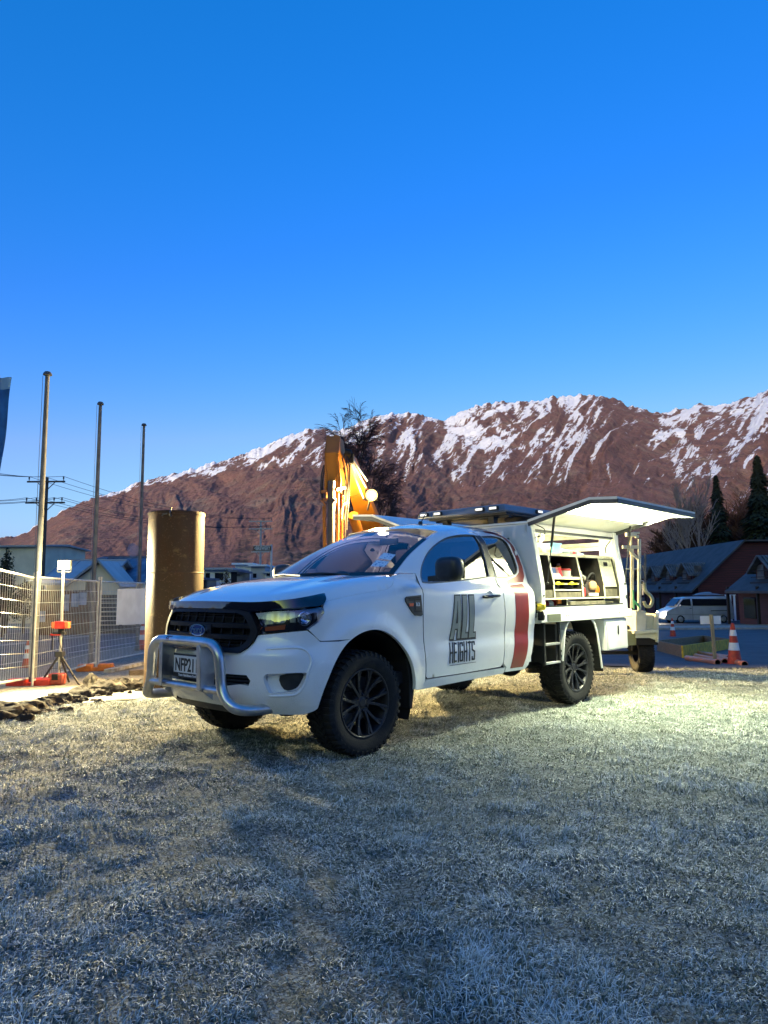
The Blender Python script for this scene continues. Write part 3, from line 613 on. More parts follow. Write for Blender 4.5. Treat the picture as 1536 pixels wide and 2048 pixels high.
skin(MB(), ol, lambda x, y, o: (x, y, HZ(x, y)+o), (), .04, .02).build('bonnet', WHITE, T, smooth=60)
# smoked bonnet protector
gl = catmull([(0, 1.098), (.20, 1.098), (.42, 1.094), (.56, 1.078), (.75, 1.094), (.95, 1.108), (1.09, 1.118), (1.155, 1.160), (1.18, 1.204)], 5)
gh = catmull([(1.165, 1.206), (1.06, 1.190), (.90, 1.168), (.72, 1.152), (.54, 1.146), (.3, 1.150), (0, 1.152)], 5)
gp = gl+gh[:-1]+[(-a, b) for a, b in gh[::-1]]+[(-a, b) for a, b in gl[::-1]][:-1]
def GF(a, b, o):
    k = (b-1.09)/.07; lean = .030+.022*max(0, min(1, k))*sst(1.2, .9, abs(a)); return S(a, b, o*.3+lean)
skin(MB(), gp, GF, (), .035, .012).build('bonnet_protector', mat('smoked_acrylic', (.008, .009, .016), .08, coat=1), T, smooth=60)
# door and its things (both flanks)
WIN = catmull([(2.315, 1.285), (2.325, 1.35), (2.385, 1.435), (2.52, 1.548), (2.69, 1.638), (2.86, 1.697), (3.05, 1.732), (3.22, 1.748)], 4)+[(3.355, 1.752), (3.375, 1.66), (3.352, 1.46), (3.325, 1.345), (3.05, 1.318), (2.6, 1.288), (2.40, 1.280)]
dtop = catmull([(2.262, 1.362), (2.33, 1.428), (2.46, 1.545), (2.64, 1.650), (2.84, 1.725), (3.02, 1.765), (3.22, 1.785), (3.405, 1.787)], 4)
DOOR = [(2.245, .52), (2.262, .503), (2.75, .503), (3.32, .512), (3.352, .54), (3.395, .78), (3.402, 1.0), (3.398, 1.2), (3.425, 1.33), (3.462, 1.52), (3.462, 1.68), (3.445, 1.775)]+dtop[::-1]+catmull([(2.247, 1.26), (2.223, 1.1), (2.216, .97), (2.229, .80), (2.243, .62)], 4)
doors = both('door', DOOR, WHITE, [WIN], step=.035, rim=.03)
TINT = glass('tinted_glass', (.035, .045, .05), .015, .88); SCREEN = glass('windscreen_glass', (.84, .78, .86), .01, .985, 1.0); QT = glass('quarter_glass', (.10, .12, .10), .02, .88)
QW = catmull([(3.470, 1.745), (3.62, 1.757), (3.74, 1.756), (3.83, 1.738), (3.878, 1.675), (3.897, 1.56), (3.890, 1.46), (3.860, 1.405), (3.79, 1.37), (3.64, 1.345), (3.49, 1.335)], 4)+[(3.455, 1.345), (3.468, 1.54)]
body = [(3.415, .50), (3.40, .455), (3.74, .452), (3.80, .49), (3.86, .60), (3.93, .79), (3.955, 1.0), (3.958, 1.19), (3.99, 1.30), (4.02, 1.42), (4.02, 1.56), (3.99, 1.68), (3.93, 1.765), (3.84, 1.815), (3.6, 1.822), (3.42, 1.822), (3.415, 1.79), (3.475, 1.70), (3.475, 1.52), (3.44, 1.33), (3.411, 1.2), (3.415, 1.0), (3.408, .78), (3.366, .54)]
sides = both('rear_cab_side', body, WHITE, [QW], step=.035, rim=.03)
# the sill, under the doors
both('sill', [(2.11, .425), (2.2, .418), (3.38, .445), (3.39, .498), (2.25, .493), (2.225, .455)], WHITE, rim=.06)
railp = catmull([(1.985, 1.355), (2.10, 1.425), (2.25, 1.515), (2.45, 1.615), (2.65, 1.705), (2.80, 1.757), (3.05, 1.805), (3.3, 1.822), (3.6, 1.828), (3.84, 1.820)], 5)
pil = railp[:-8]+[(3.42, 1.824), (3.405, 1.793)]+dtop[::-1][1:]+[(2.255, 1.362), (2.05, 1.362)]
both('roof_pillar', pil, WHITE, step=.035, rim=.04)
for i, fn in enumerate((S, SR)):
    d, sd = doors[i], sides[i]
    skin(MB(), WIN, lambda a, b, o: fn(a, b, o-.014), (), .05, 0).build('door_window', TINT, d)
    skin(MB(), QW, lambda a, b, o: fn(a, b, o-.012), (), .05, 0).build('quarter_window', QT, sd)
    m_ = MB(); m_.tube([fn(a, b, -.007) for a, b in DOOR+DOOR[:1]], .0045, 5); m_.build('door_gap_shade', BLACKM, d)  # black strips laid in door and panel gaps to stand for their shade
    m_ = MB(); m_.tube([fn(a, b, -.010) for a, b in catmull([(1.003, .950), (1.05, .910), (1.10, .866), (1.25, .8605), (1.372, .864)], 4)], .0045, 5); m_.tube([fn(a, b, -.010) for a, b in catmull([(1.158, 1.145), (1.31, 1.171), (1.479, 1.195), (1.65, 1.213), (1.788, 1.231), (1.88, 1.265), (1.945, 1.320)], 5)], .006, 5); m_.build('panel_gap', BLACKM, T)
    # rubber surrounds and black B pillar
    m_ = MB(); m_.tube([fn(a, b, -.006) for a, b in WIN+WIN[:1]], .008, 6); m_.build('window_seal', BLACKP, d)
    m_ = MB(); m_.tube([fn(a, b, -.004) for a, b in QW+QW[:1]], .007, 6); m_.build('window_seal', BLACKP, sd)
    skin(MB(), [(3.360, 1.755), (3.456, 1.758), (3.470, 1.66), (3.462, 1.52), (3.425, 1.345), (3.332, 1.345), (3.36, 1.47), (3.382, 1.66)], lambda a, b, o: fn(a, b, o+.0035), (), .04, .003).build('pillar_trim', BLACKP, d)
    # handle
    p0, p1 = fn(3.08, 1.158, .045), fn(3.285, 1.168, .045)
    m_ = MB(); m_.tube([fn(3.065, 1.158, -.005), fn(3.08, 1.158, .03), fn(3.12, 1.160, .045), fn(3.25, 1.166, .045), fn(3.285, 1.168, .03), fn(3.30, 1.168, -.005)], [.012, .015, .015, .015, .015, .012], 10)
    m_.build('door_handle', BLACKG, d)
    m_ = MB(); c = Vector(fn(3.17, 1.163, .001)); m_.lathe([(.0, -.0), (.045, .0), (.052, .003), (.056, .0)], 24, Matrix.Translation(c) @ (Vector((0, 1 if i == 0 else -1, 0)).to_track_quat('Z', 'Y').to_matrix().to_4x4())); m_.build('handle_cup', WHITE, d)
    # vent
    vp = [(1.99, 1.155), (2.01, 1.172), (2.185, 1.182), (2.19, 1.02), (2.17, 1.012), (2.10, 1.018), (2.06, 1.05), (1.995, 1.13)]
    ven = skin(MB(), vp, lambda a, b, o: fn(a, b, o+.012), (), .03, .014).build('fender_vent', BLACKP, T)
    m_ = MB(); skin(m_, [(2.03, 1.092), (2.075, 1.094), (2.082, 1.118), (2.025, 1.117)], lambda a, b, o: fn(a, b, o+.016), (), .03, .005); m_.build('vent_lamp', mat('orange_marker', (.8, .12, .02), .3), ven)
    sgn = 1 if i == 0 else -1; m_ = MB(); textmb(m_, '3.2', .040, lambda u, v, q: fn(2.132+sgn*u, 1.106+v, .015+q), .001); m_.build('vent_text', CHROME, ven, smooth=0)
    m_ = MB()
    for z in (1.145, 1.16): m_.tube([fn(2.03, z, .012), fn(2.18, z+.004, .012)], .004, 5)
    m_.bar(fn(2.10, 1.06, .012), fn(2.10, 1.15, .010), .006, .004); m_.tube([fn(2.09, 1.055, .012), fn(2.18, 1.055, .012)], .004, 5)
    m_.build('vent_slats', BLACKM, ven)
    # red band
    RB = catmull([(3.605, 1.262), (3.592, 1.12), (3.587, .97), (3.570, .78), (3.530, .62), (3.480, .482)], 4)+catmull([(3.70, .480), (3.765, .60), (3.808, .76), (3.825, .97), (3.835, 1.15), (3.865, 1.282)], 4)
    RU = [(3.90, 1.298), (3.965, 1.36), (3.995, 1.45), (3.998, 1.56), (3.972, 1.67), (3.915, 1.755), (3.83, 1.803), (3.70, 1.817), (3.60, 1.819), (3.61, 1.796), (3.76, 1.787), (3.86, 1.752), (3.915, 1.685), (3.932, 1.56), (3.925, 1.46), (3.89, 1.395), (3.81, 1.355), (3.70, 1.332), (3.60, 1.305), (3.598, 1.278)]
    skin(MB(), RB, lambda a, b, o: fn(a, b, o+.0025), (), .03, .002).build('red_stripe', RED, sd); skin(MB(), RU, lambda a, b, o: fn(a, b, o+.0025), (), .02, .002).build('red_stripe', RED, sd)
    # lettering
    def SH(u, v): return (2.80+sgn*(u+.10*v-.03)*1.0, .905+v)     # leaning letters; origin at the block's middle
    def letters(segs, m, o, nm, h):
        q = MB()
        for p in segs: skin(q, [SH(*k) for k in p], lambda a, b, w_: fn(a, b, w_+o), (), .05, .0015)
        q.build(nm, m, d, smooth=0)
    def grow(p, g_):
        n = len(p); A = sum(p[k][0]*p[(k+1) % n][1]-p[(k+1) % n][0]*p[k][1] for k in range(n)); s_ = 1 if A > 0 else -1; r = []
        for k in range(n):
            a, b, c = p[k-1], p[k], p[(k+1) % n]; e1 = Vector((b[0]-a[0], b[1]-a[1])).normalized(); e2 = Vector((c[0]-b[0], c[1]-b[1])).normalized()
            n1 = Vector((e1.y, -e1.x))*s_; n2 = Vector((e2.y, -e2.x))*s_; bis = n1+n2; bis = bis/max(.35, bis.dot(n1)); r.append((b[0]+bis.x*g_, b[1]+bis.y*g_))
        return r
    H0, H1 = -.105, .270
    Al = [(-.175, H0), (-.165, H1), (-.055, H1), (-.045, H0), (-.095, H0), (-.097, H0+.09), (-.125, H0+.09), (-.123, H0)]
    Al = [(-.190, H0), (-.150, H1), (-.075, H1), (-.045, H0), (-.090, H0), (-.098, H0+.085), (-.132, H0+.085), (-.140, H0)]
    Ah = [(-.128, H0+.135), (-.104, H0+.135), (-.113, H1-.05)]
    L1 = [(-.030, H0), (-.045, H1), (.020, H1), (.026, H0+.045), (.060, H0+.045), (.064, H0)]
    L2 = [(.078, H0), (.050, H1), (.125, H1), (.138, H0+.045), (.172, H0+.045), (.178, H0)]
    letters([grow(p, .008) for p in (Al, L1, L2)], BLKD, .003, 'lettering_outline', 0)
    letters([grow(p, -.003) for p in (Al, L1, L2)], GREYD, .0045, 'lettering', 0); letters([Ah], BLKD, .006, 'lettering_counter', 0)
    q = MB(); b0, b1 = -.300, -.135; W_ = .043; x = -.190
    def stroke(x0, pts, w_=.016):
        for a, b in zip(pts, pts[1:]):
            A_, B_ = Vector(a), Vector(b); dd = (B_-A_).normalized(); nn = Vector((-dd.y, dd.x))*w_/2; A_ = A_-dd*w_*.3; B_ = B_+dd*w_*.3
            skin(q, [SH(x0+k.x, k.y) for k in (A_-nn, B_-nn, B_+nn, A_+nn)], lambda a_, b_, w2: fn(a_, b_, w2+.003), (), .06, .001)
    m0 = (b0+b1)/2; e = .008
    G_ = {'H': [[(0, b0), (0, b1)], [(.036, b0), (.036, b1)], [(0, m0), (.036, m0)]], 'E': [[(0, b0), (0, b1)], [(0, b0+e), (.03, b0+e)], [(0, m0), (.026, m0)], [(0, b1-e), (.03, b1-e)]],
          'I': [[(.006, b0), (.006, b1)]], 'G': [[(.034, b1-.03), (.034, b1-e), (0, b1-e), (0, b0+e), (.034, b0+e), (.034, m0), (.018, m0)]], 'T': [[(.018, b0), (.018, b1)], [(-.004, b1-e), (.04, b1-e)]],
          'S': [[(.034, b1-.03), (.034, b1-e), (0, b1-e), (0, m0+.008), (.034, m0-.008), (.034, b0+e), (0, b0+e), (0, b0+.03)]]}
    for ch, wd in zip('HEIGHTS', (.060, .052, .030, .058, .060, .056, .05)):
        for st in G_[ch]: stroke(x, st)
        x += wd
    stroke(0, [(-.19, b0-.022), (.185, b0-.020)], .004); stroke(0, [(-.19, b1+.018), (.19, b1+.018)], .006)
    q.build('lettering', BLKD, d, smooth=0)
    # mirror
    mr_ = MB(); yy = 1.06*sgn
    prof = [(0, 0)]
    def egg(u, v):
        th, ph = 2*pi*u, pi*v; ex = lambda c, n: math.copysign(abs(c)**n, c)
        X = .095*ex(cos(ph), .7); YY = .125*ex(sin(ph)*cos(th), .6); ZZ = .105*ex(sin(ph)*sin(th), .6)
        return (-.80+X*.8, yy+sgn*.03+YY, 1.395+ZZ-.02*(YY*sgn < 0)*0)
    mr_.grid(egg, 28, 14); mr_.bar((-.78, .90*sgn, 1.315), (-.79, 1.0*sgn, 1.325), .09, .045); mr_.box((-.80, yy-.02*sgn, 1.315), (.11, .19, .045))
    mir = mr_.build('wing_mirror', BLACKP, T, smooth=60, bevel=.008)
    MB().add([(-.877, yy+sgn*.03+a*.10, 1.395+b*.08) for a, b in ((-1, -1), (1, -1), (1, 1), (-1, 1))], [(0, 1, 2, 3)]).build('mirror_glass', CHROME, mir)
    # wheel arch liner and mud flap
    q = MB()
    def lin(u, v):
        a = pi*(.07+1.06*u); R_ = .505; yv = sgn*(.30+.59*v); return (-.03+R_*1.0*cos(a), yv, .40+.515*sin(a))
    q.grid(lin, 24, 4); q.build('wheel_arch_liner', BLACKM, T)
    q = MB(); q.prism([(-.50, .28), (-.53, .28), (-.565, .45), (-.55, .60), (-.50, .70), (-.47, .66), (-.50, .52)], lambda a, b, w_: (a, sgn*(.64+w_), b), .26); q.build('mud_flap', BLACKM, T, bevel=.004)
# roof
def roofe(s):   # roof edge height at s
    return min(railp, key=lambda p: abs(p[0]-s))
ER = [S(a, b) for a, b in railp]
def redge(x):
    for a, b in zip(ER, ER[1:]):
        if b[0] <= x <= a[0]:
            t = (x-a[0])/(b[0]-a[0]+1e-9); return a[1]+(b[1]-a[1])*t, a[2]+(b[2]-a[2])*t
    return (ER[-1][1], ER[-1][2]) if x < ER[-1][0] else (ER[0][1], ER[0][2])
ZC = [(-2.45, 1.872), (-2.2, 1.888), (-1.8, 1.893), (-1.5, 1.880), (-1.25, 1.845), (-1.03, 1.790)]
def roof(u, v):
    vv = 2*v-1; xf = -1.03-.22*abs(vv)**2.4; x = xf+(-2.43-xf)*u; ye, ze = redge(min(x, -1.25+.0)); k = abs(vv)**3.0
    zc = tab(ZC, x)*.5+tab(ZC, x-.08)*.25+tab(ZC, x+.08)*.25
    x2 = x
    return (x2, vv*(ye-.002), zc*(1-k)+min(ze, zc)*k+.004*sin(vv*9.42)*sst(0, .15, u)*(1-k))
mb = MB(); mb.grid(roof, 30, 40); mb.build('roof', WHITE, T, smooth=60)
mb = MB(); mb.tube([(-1.55, .14, 1.885), (-1.56, .14, 1.90)], .022, 12); mb.tube([(-1.56, .14, 1.895), (-1.66, .14, 2.02)], [.006, .003], 6); mb.build('aerial', BLACKP, T)
# windscreen
APL = railp[:20]
def scr(v, w_, o=0):
    k = abs(v)**2.4; i = w_*(len(APL)-1); j = min(int(i), len(APL)-2); a, b = APL[j], APL[j+1]; e = S(a[0]+(b[0]-a[0])*(i-j), a[1]+(b[1]-a[1])*(i-j), -.006)
    cx = -.20+(-1.03+.20)*w_+.025*sin(pi*w_); cz = 1.330+(1.785-1.330)*w_+.03*sin(pi*w_)
    return (cx*(1-k)+e[0]*k+o, v*e[1], cz*(1-k)+e[2]*k)
mb = MB(); mb.grid(lambda u, v: scr(2*v-1, u), 20, 36); mb.build('windscreen', SCREEN, T, smooth=80)
mb = MB()
for a0, a1, b0, b1 in ((-1, 1, 0, .085), (-.97, .97, .955, .975), (-.99, -.93, 0, .95), (.93, .99, 0, .95), (-.12, .12, .86, .96)): mb.grid(lambda u, v: scr(a0+(a1-a0)*v, b0+(b1-b0)*u, -.004), 12, 20)
mb.build('windscreen_border', BLACKM, T)
for a, b, c_ in ((.42, .62, 0), (.42, .60, 1)):
    mb = MB(); z0 = .36 if c_ == 0 else .20; mb.grid(lambda u, v: scr(.70+.16*v, z0+.13*u, .006), 4, 4); mb.build('windscreen_sticker', mat('sticker_blue_white', (.75, .82, .88), .5, col2=(.12, .3, .5), vs=60, vlo=.55, vhi=.6), T)
for q_ in (-.45, .25):
    mb = MB(); mb.tube([scr(q_+.32, .02, .02), scr(q_+.30, .05, .02), scr(q_-.10, .085, .02), scr(q_-.42, .075, .02)], .008, 6); mb.build('wiper', BLACKP, T)
mb = MB(); mb.grid(lambda u, v: (-.10-.12*u-.30*abs(2*v-1)**2.2, (2*v-1)*.80, 1.300+.02*u), 3, 20); mb.build('cowl', BLACKP, T)
# cabin
CAB = mat('cabin_trim', (.10, .095, .10), .8); SEAT = mat('seat_cloth', (.13, .12, .135), .9)
mb = MB(); mb.grid(lambda u, v: (-.36-.55*u, (2*v-1)*.74, 1.30+.055*sin(pi*u)-.10*u*u), 8, 10); mb.box((-.95, 0, 1.12), (.12, 1.48, .22)); mb.build('dashboard', CAB, T)
for sg in (-1, 1):
    mb = MB(); mb.box((-1.45, sg*.38, .86), (.50, .50, .16)); mb.bar((-1.66, sg*.38, .90), (-1.86, sg*.38, 1.46), .48, .13, (1, 0, 0)); mb.build('seat', SEAT, T, bevel=.04)
    mb = MB(); mb.box((-1.92, sg*.38, 1.58), (.09, .26, .17)); mb.build('headrest', SEAT, T, bevel=.03)
mb = MB(); mb.lathe([(.185+.013*cos(k*pi/4), .013*sin(k*pi/4)) for k in range(8)], 28, Matrix.Translation((-1.03, -.38, 1.24)) @ Matrix.Rotation(radians(-65), 4, 'Y'), True)
for a in (0, 2.1, 4.2):
    mb.tube([(-1.03, -.38, 1.24), tuple(Matrix.Translation((-1.03, -.38, 1.24)) @ Matrix.Rotation(radians(-65), 4, 'Y') @ Vector((.18*cos(a), .18*sin(a), 0)))], .014, 6)
mb.build('steering_wheel', BLACKP, T)
mb = MB(); mb.box((-1.24, 0, 1.70), (.02, .24, .065)); mb.bar((-1.22, 0, 1.74), (-1.16, 0, 1.79), .02, .02); mb.build('rear_view_mirror', BLACKP, T, bevel=.008)
mb = MB()
mb.box((-2.40, 0, .88), (.03, 1.68, .75)); mb.box((-2.40, 0, 1.79), (.03, 1.10, .08))
for sg in (-1, 1): mb.box((-2.40, sg*.64, 1.44), (.03, .14, .36))
mb.build('cab_back_wall', WHITE, T)
mb = MB(); mb.box((-2.40, 0, 1.55), (.008, 1.26, .42)); mb.build('rear_window', QT, T)
mb = MB(); mb.box((-.98, 0, .52), (2.75, 1.66, .10)); mb.box((-.62, 0, .95), (.05, 1.6, .75)); mb.box((-1.0, .38, .44), (3.6, .09, .12)); mb.box((-1.0, -.38, .44), (3.6, .09, .12)); mb.box((-3.4, .38, .60), (2.4, .09, .14)); mb.box((-3.4, -.38, .60), (2.4, .09, .14))
mb.cyl((0, -.7, .39), (0, .7, .39), .045); mb.cyl((-3.22, -.7, .39), (-3.22, .7, .39), .05); mb.sphere((-3.22, .05, .39), .16); mb.sphere((.1, .1, .36), .15); mb.box((-.1, 0, .62), (1.0, .8, .4)); mb.box((.55, 0, .47), (.35, 1.05, .10)); mb.tube([(-.8, .25, .36), (-2.0, .3, .36), (-2.9, .55, .42), (-4.2, .55, .5)], .035, 8); mb.box((-1.7, -.15, .43), (.9, .5, .2))
mb.build('chassis', BLACKM, T, bevel=.01)
# wheels ------------------------------------------------------------------
def wheel_parts(R=.388, W=.262, rr=.250):
    t = MB(); h = W/2
    prof = [(rr-.004, -h*.80), (rr+.02, -h*.92), (rr+.07, -h), (R-.045, -h*1.0), (R-.018, -h*.92), (R-.012, -h*.6), (R-.012, h*.6), (R-.018, h*.92), (R-.045, h*1.0), (rr+.07, h), (rr+.02, h*.92), (rr-.004, h*.80)]
    t.lathe(prof, 64)
    N = 44
    for k in range(N):
        for sd_ in (1, -1):
            a = 2*pi*(k+(.5 if sd_ < 0 else 0))/N; M = Matrix.Rotation(a, 4, 'Z')
            wd = .030 if k % 2 else .023
            # shoulder lug reaching down the sidewall
            t.add([(R-.016, -wd/2, sd_*h*.50), (R-.016, wd/2, sd_*h*.56), (R+.002, wd/2*.9, sd_*h*.56), (R+.002, -wd/2*.9, sd_*h*.50), (R-.022, -wd/2, sd_*h*.95), (R-.022, wd/2, sd_*h*.95), (R-.008, wd/2*.9, sd_*h*.97), (R-.008, -wd/2*.9, sd_*h*.97), (R-.045, -wd/2*.8, sd_*h*.99), (R-.045, wd/2*.8, sd_*h*.99), (R-.040, wd/2*.7, sd_*h*1.025), (R-.040, -wd/2*.7, sd_*h*1.025)],
                  [(0, 3, 2, 1), (3, 7, 6, 2), (0, 4, 7, 3), (1, 2, 6, 5), (4, 8, 11, 7), (7, 11, 10, 6), (5, 6, 10, 9), (8, 9, 10, 11)], M)
        for q, (z0, ww, sk) in enumerate(((-.26, .034, .010), (.26, .034, -.010), (0, .03, .013))):
            a = 2*pi*(k+.25*q)/N; M = Matrix.Rotation(a, 4, 'Z')
            t.add([(R+e-.016*(1-b), sk*c+d*.014, z0*h+c*ww/2) for b, e in ((0, 0), (1, .001)) for c in (-1, 1) for d in (-1, 1)], [(4, 5, 7, 6), (0, 4, 6, 2), (1, 3, 7, 5), (0, 1, 5, 4), (2, 6, 7, 3)], M)
    r = MB()
    r.lathe([(rr+.006, h*.83), (rr+.006, h*.90), (rr-.006, h*.90), (rr-.016, h*.78), (rr-.022, h*.3), (rr-.03, -h*.8), (rr+.004, -h*.85)], 48)
    r.lathe([(0, h*.66), (.030, h*.66), (.034, h*.62), (.066, h*.60), (.075, h*.50), (.080, h*.30), (.0, h*.30)], 32)
    for k in range(6):
        a = 2*pi*k/6
        for sd_ in (1, -1):
            ao = a+sd_*.20; ai = a+sd_*.10
            pts = [(.05*cos(ai), .05*sin(ai), h*.52), (.13*cos(a+sd_*.165), .13*sin(a+sd_*.165), h*.60), (.175*cos(ao), .175*sin(ao), h*.66), ((rr-.006)*cos(ao*1+sd_*.03), (rr-.006)*sin(ao+sd_*.03), h*.76)]
            for p, q in zip(pts, pts[1:]): r.bar(p, q, .022, .030)
        for sd_ in (1, -1):   # fork towards the rim
            a1 = a+sd_*.20; r.bar((.165*cos(a1), .165*sin(a1), h*.64), ((rr-.008)*cos(a+sd_*.36), (rr-.008)*sin(a+sd_*.36), h*.74), .016, .026)
        am = a+pi/6; r.cyl((.056*cos(am), .056*sin(am), h*.58), (.056*cos(am), .056*sin(am), h*.70), .0095, seg=6)
    b = MB(); b.lathe([(0, -h*.1), (.15, -h*.1), (.15, h*.05), (0, h*.05)], 28); b.box((.10, .12, h*.02), (.09, .10, .07))
    return t, r, b
wt, wr, wb = wheel_parts()
def place_wheel(x, sg):
    w_ = wr0 if x is None else None
W0 = wr.build('wheel', RIM, T, smooth=40, bevel=.0035)
TY = wt.build('tyre', RUBBER, W0, smooth=30); BR = wb.build('brake', mat('rusty_disc', (.10, .09, .08), .5, metal=.6), W0)
W0.rotation_euler = (-pi/2, 0, 0); W0.location = (0, .787, .384)
for x, sg in ((-3.22, 1), (0, -1), (-3.22, -1)):
    c = dup(W0, T); c.location = (x, .787*sg, .384); c.rotation_euler = (-pi/2 if sg > 0 else pi/2, 0, 0)
    c.rotation_euler = (-pi/2, .35*x, 0) if sg > 0 else (pi/2, .4, 0)
# bull bar
mb = MB(); p = []
bbp = [(.60, .64, .40), (.80, .635, .405), (.91, .62, .415), (.965, .58, .44), (.985, .515, .50), (.99, .48, .58), (.993, .465, .70), (.995, .445, .79), (.995, .385, .842), (.998, .29, .858), (1.0, 0, .862)]
full = catmull(bbp+[(a, -b, c) for a, b, c in bbp[::-1][1:]], 6)
mb.tube(full, .038, 18); bb = mb.build('bull_bar', STEEL, T, smooth=60)
mb = MB(); mb.cyl((.990, -.48, .535), (.990, .48, .535), .027, seg=14)
for sg in (1, -1):
    mb.add([(.93, sg*.285, .45), (1.03, sg*.285, .53), (1.035, sg*.275, .83), (.90, sg*.275, .80), (.93, sg*.291, .45), (1.03, sg*.291, .53), (1.035, sg*.281, .83), (.90, sg*.281, .80)], [(0, 1, 2, 3), (7, 6, 5, 4), (0, 4, 5, 1), (1, 5, 6, 2), (2, 6, 7, 3), (3, 7, 4, 0)])
    mb.bar((1.034, sg*.265, .52), (1.038, sg*.258, .84), .045, .006, (1, 0, 0))
mb.build('bull_bar_brace', STEEL, bb, bevel=.002)
mb = MB(); mb.add([(0.997+.0395*cos(a), y, .862+.0395*sin(a)) for a in (-.1, .3, .7, 1.0) for y in (-.20, -.12)], [(0, 1, 3, 2), (2, 3, 5, 4), (4, 5, 7, 6)]); mb.build('sticker', BLACKG, bb)
mb = MB(); mb.add([(0.997+.0402*cos(a), y, .862+.0402*sin(a)) for a, y in ((.15, -.195), (.15, -.125), (.8, -.125), (.8, -.16), (.45, -.17))], [(0, 1, 2, 3, 4)]); mb.build('sticker_red', RED, bb)
mb = MB(); mb.add([(0.997+.0405*cos(a), y, .862+.0405*sin(a)) for a, y in ((.15, -.15), (.15, -.128), (.75, -.128), (.4, -.14))], [(0, 1, 2, 3)]); mb.build('sticker_white', WDEC, bb)
# number plate
px_ = .965; zc_ = .683
mb = MB(); mb.box((px_-.006, 0, zc_-.01), (.012, .40, .175)); pl = mb.build('plate_frame', BLACKP, T, bevel=.003)
mb = MB(); mb.box((px_+.003, 0, zc_+.002), (.006, .365, .125)); mb.build('number_plate', mat('plate_white', (.68, .70, .70), .4), pl, bevel=.002)
mb = MB(); textmb(mb, 'NFP211', .145, lambda u, v, q: (px_+.0075+q, u*.68, zc_-.006+v*.92), .001, .003); mb.build('plate_text', BLKD, pl, smooth=0)
mb = MB(); textmb(mb, 'Team Hutchinson Ford', .026, lambda u, v, q: (px_+.001+q, u, zc_-.078+v), .0008, .0005); mb.build('dealer_text', WDEC, pl, smooth=0)
mb = MB(); mb.box((px_-.05, 0, zc_-.02), (.07, .30, .10)); mb.build('plate_bracket', BLACKM, pl)

mb = MB(); mb.sphere((-1.16, .0, 1.775), .05, 14, 8, (.8, 1.3, .35)); mb.build('dome_lamp', mat('dome_emit', (1, 1, .9), .5, emit=(1, .97, .75), es=4), T)
l = bpy.data.lights.new('dome_light', 'POINT'); l.energy = 3; l.color = (1, .84, .84); l.shadow_soft_size = .05; o = bpy.data.objects.new('dome_light', l); COL.objects.link(o); o.parent = T; o.location = (-1.30, 0, 1.70)
# ------------------------------------------------------------------ tray and open toolbox body
LAMPW = (.98, 1.0, .62)
X0, X1 = -2.50, -4.47          # front and rear of the toolbox body
TW, BW, ZB, ZM, ZT = .80, .92, .99, 1.27, 1.905
SC = mat('scuffed_ply', (.085, .075, .05), .7, col2=(.15, .13, .09), vs=12, bump=.1)
INW = mat('inner_white', (.70, .70, .64), .5, col2=(.55, .54, .46), vs=5, vlo=.5, vhi=.75)
mb = MB()      # floor
mb.box((-3.50, 0, .945), (2.06, 1.84, .075)); tray = mb.build('tray', WPAINT, T, bevel=.006)
mb = MB()
for sg in (1, -1):
    mb.box((-3.50, sg*.936, .936), (2.10, .030, .100)); mb.box((-2.68, sg*.953, .932), (.24, .005, .070)) if 0 else None
mb.box((-2.46, 0, .936), (.03, 1.84, .10)); mb.box((-4.545, 0, .936), (.03, 1.84, .10))
mb.build('tray_rail', WPAINT, T, bevel=.008)
mb = MB(); mb.box((-2.70, .9535, .932), (.26, .005, .075)); mb.build('rail_reflector', mat('dull_olive', (.12, .13, .09), .5), T)
mb = MB()
for x in (-2.95, -3.0, -3.45, -3.49, -3.62, -4.2): mb.cyl((x, .950, .945), (x, .954, .945), .007, seg=8)
mb.build('rail_bolts', DGREY, T)
prof = [(BW-.03, ZB), (BW-.03, ZM), (TW-.02, ZT), (-TW+.02, ZT), (-BW+.03, ZM), (-BW+.03, ZB)]
def endp(x, hole=None, d=.03, nm='end_panel', m=WPAINT):
    q = MB(); skin(q, prof, lambda a, b, o: (x+o, a, b), hole or (), .25, d); skin(q, prof, lambda a, b, o: (x-d, a, b), hole or (), .25, 0); return q.build(nm, m, T, smooth=30)
endp(X0, None, .035, 'front_panel')
endp(X1+.03, [[(.61, 1.625), (.61, 1.862), (-.62, 1.862), (-.62, 1.625)]], .03, 'rear_panel', INW)
mb = MB(); mb.box(((X0+X1)/2, 0, ZT+.012), (X0-X1+.02, TW*2-.02, .03)); mb.build('toolbox_roof', WPAINT, T, bevel=.01)
for sg in (1, -1):         # opening frame
    q = MB()
    for x, d in ((X0-.035, .075), (X1+.045, .09)):
        q.bar((x, sg*(BW-.012), ZB-.02), (x, sg*(BW-.012), ZM), d, .05, (0, 1, 0)); q.bar((x, sg*(BW-.012), ZM-.012), (x, sg*(TW+.0), ZT), d, .05, (0, 1, 0))
    q.box(((X0+X1)/2, sg*(BW-.018), 1.012), (X0-X1, .055, .048)); q.bar((X0, sg*(TW-.02), ZT-.045), (X1, sg*(TW-.02), ZT-.045), .05, .09)
    q.build('opening_frame', WPAINT if sg > 0 else INW, T, bevel=.004)
    q = MB(); q.bar((X0-.08, sg*(TW+.018), ZT-.065), (X1+.08, sg*(TW+.018), ZT-.065), .012, .02); q.bar((X0-.09, sg*(BW+.0), 1.045), (X1+.1, sg*(BW), 1.045), .012, .02); q.build('rubber_strip', BLACKP, T)
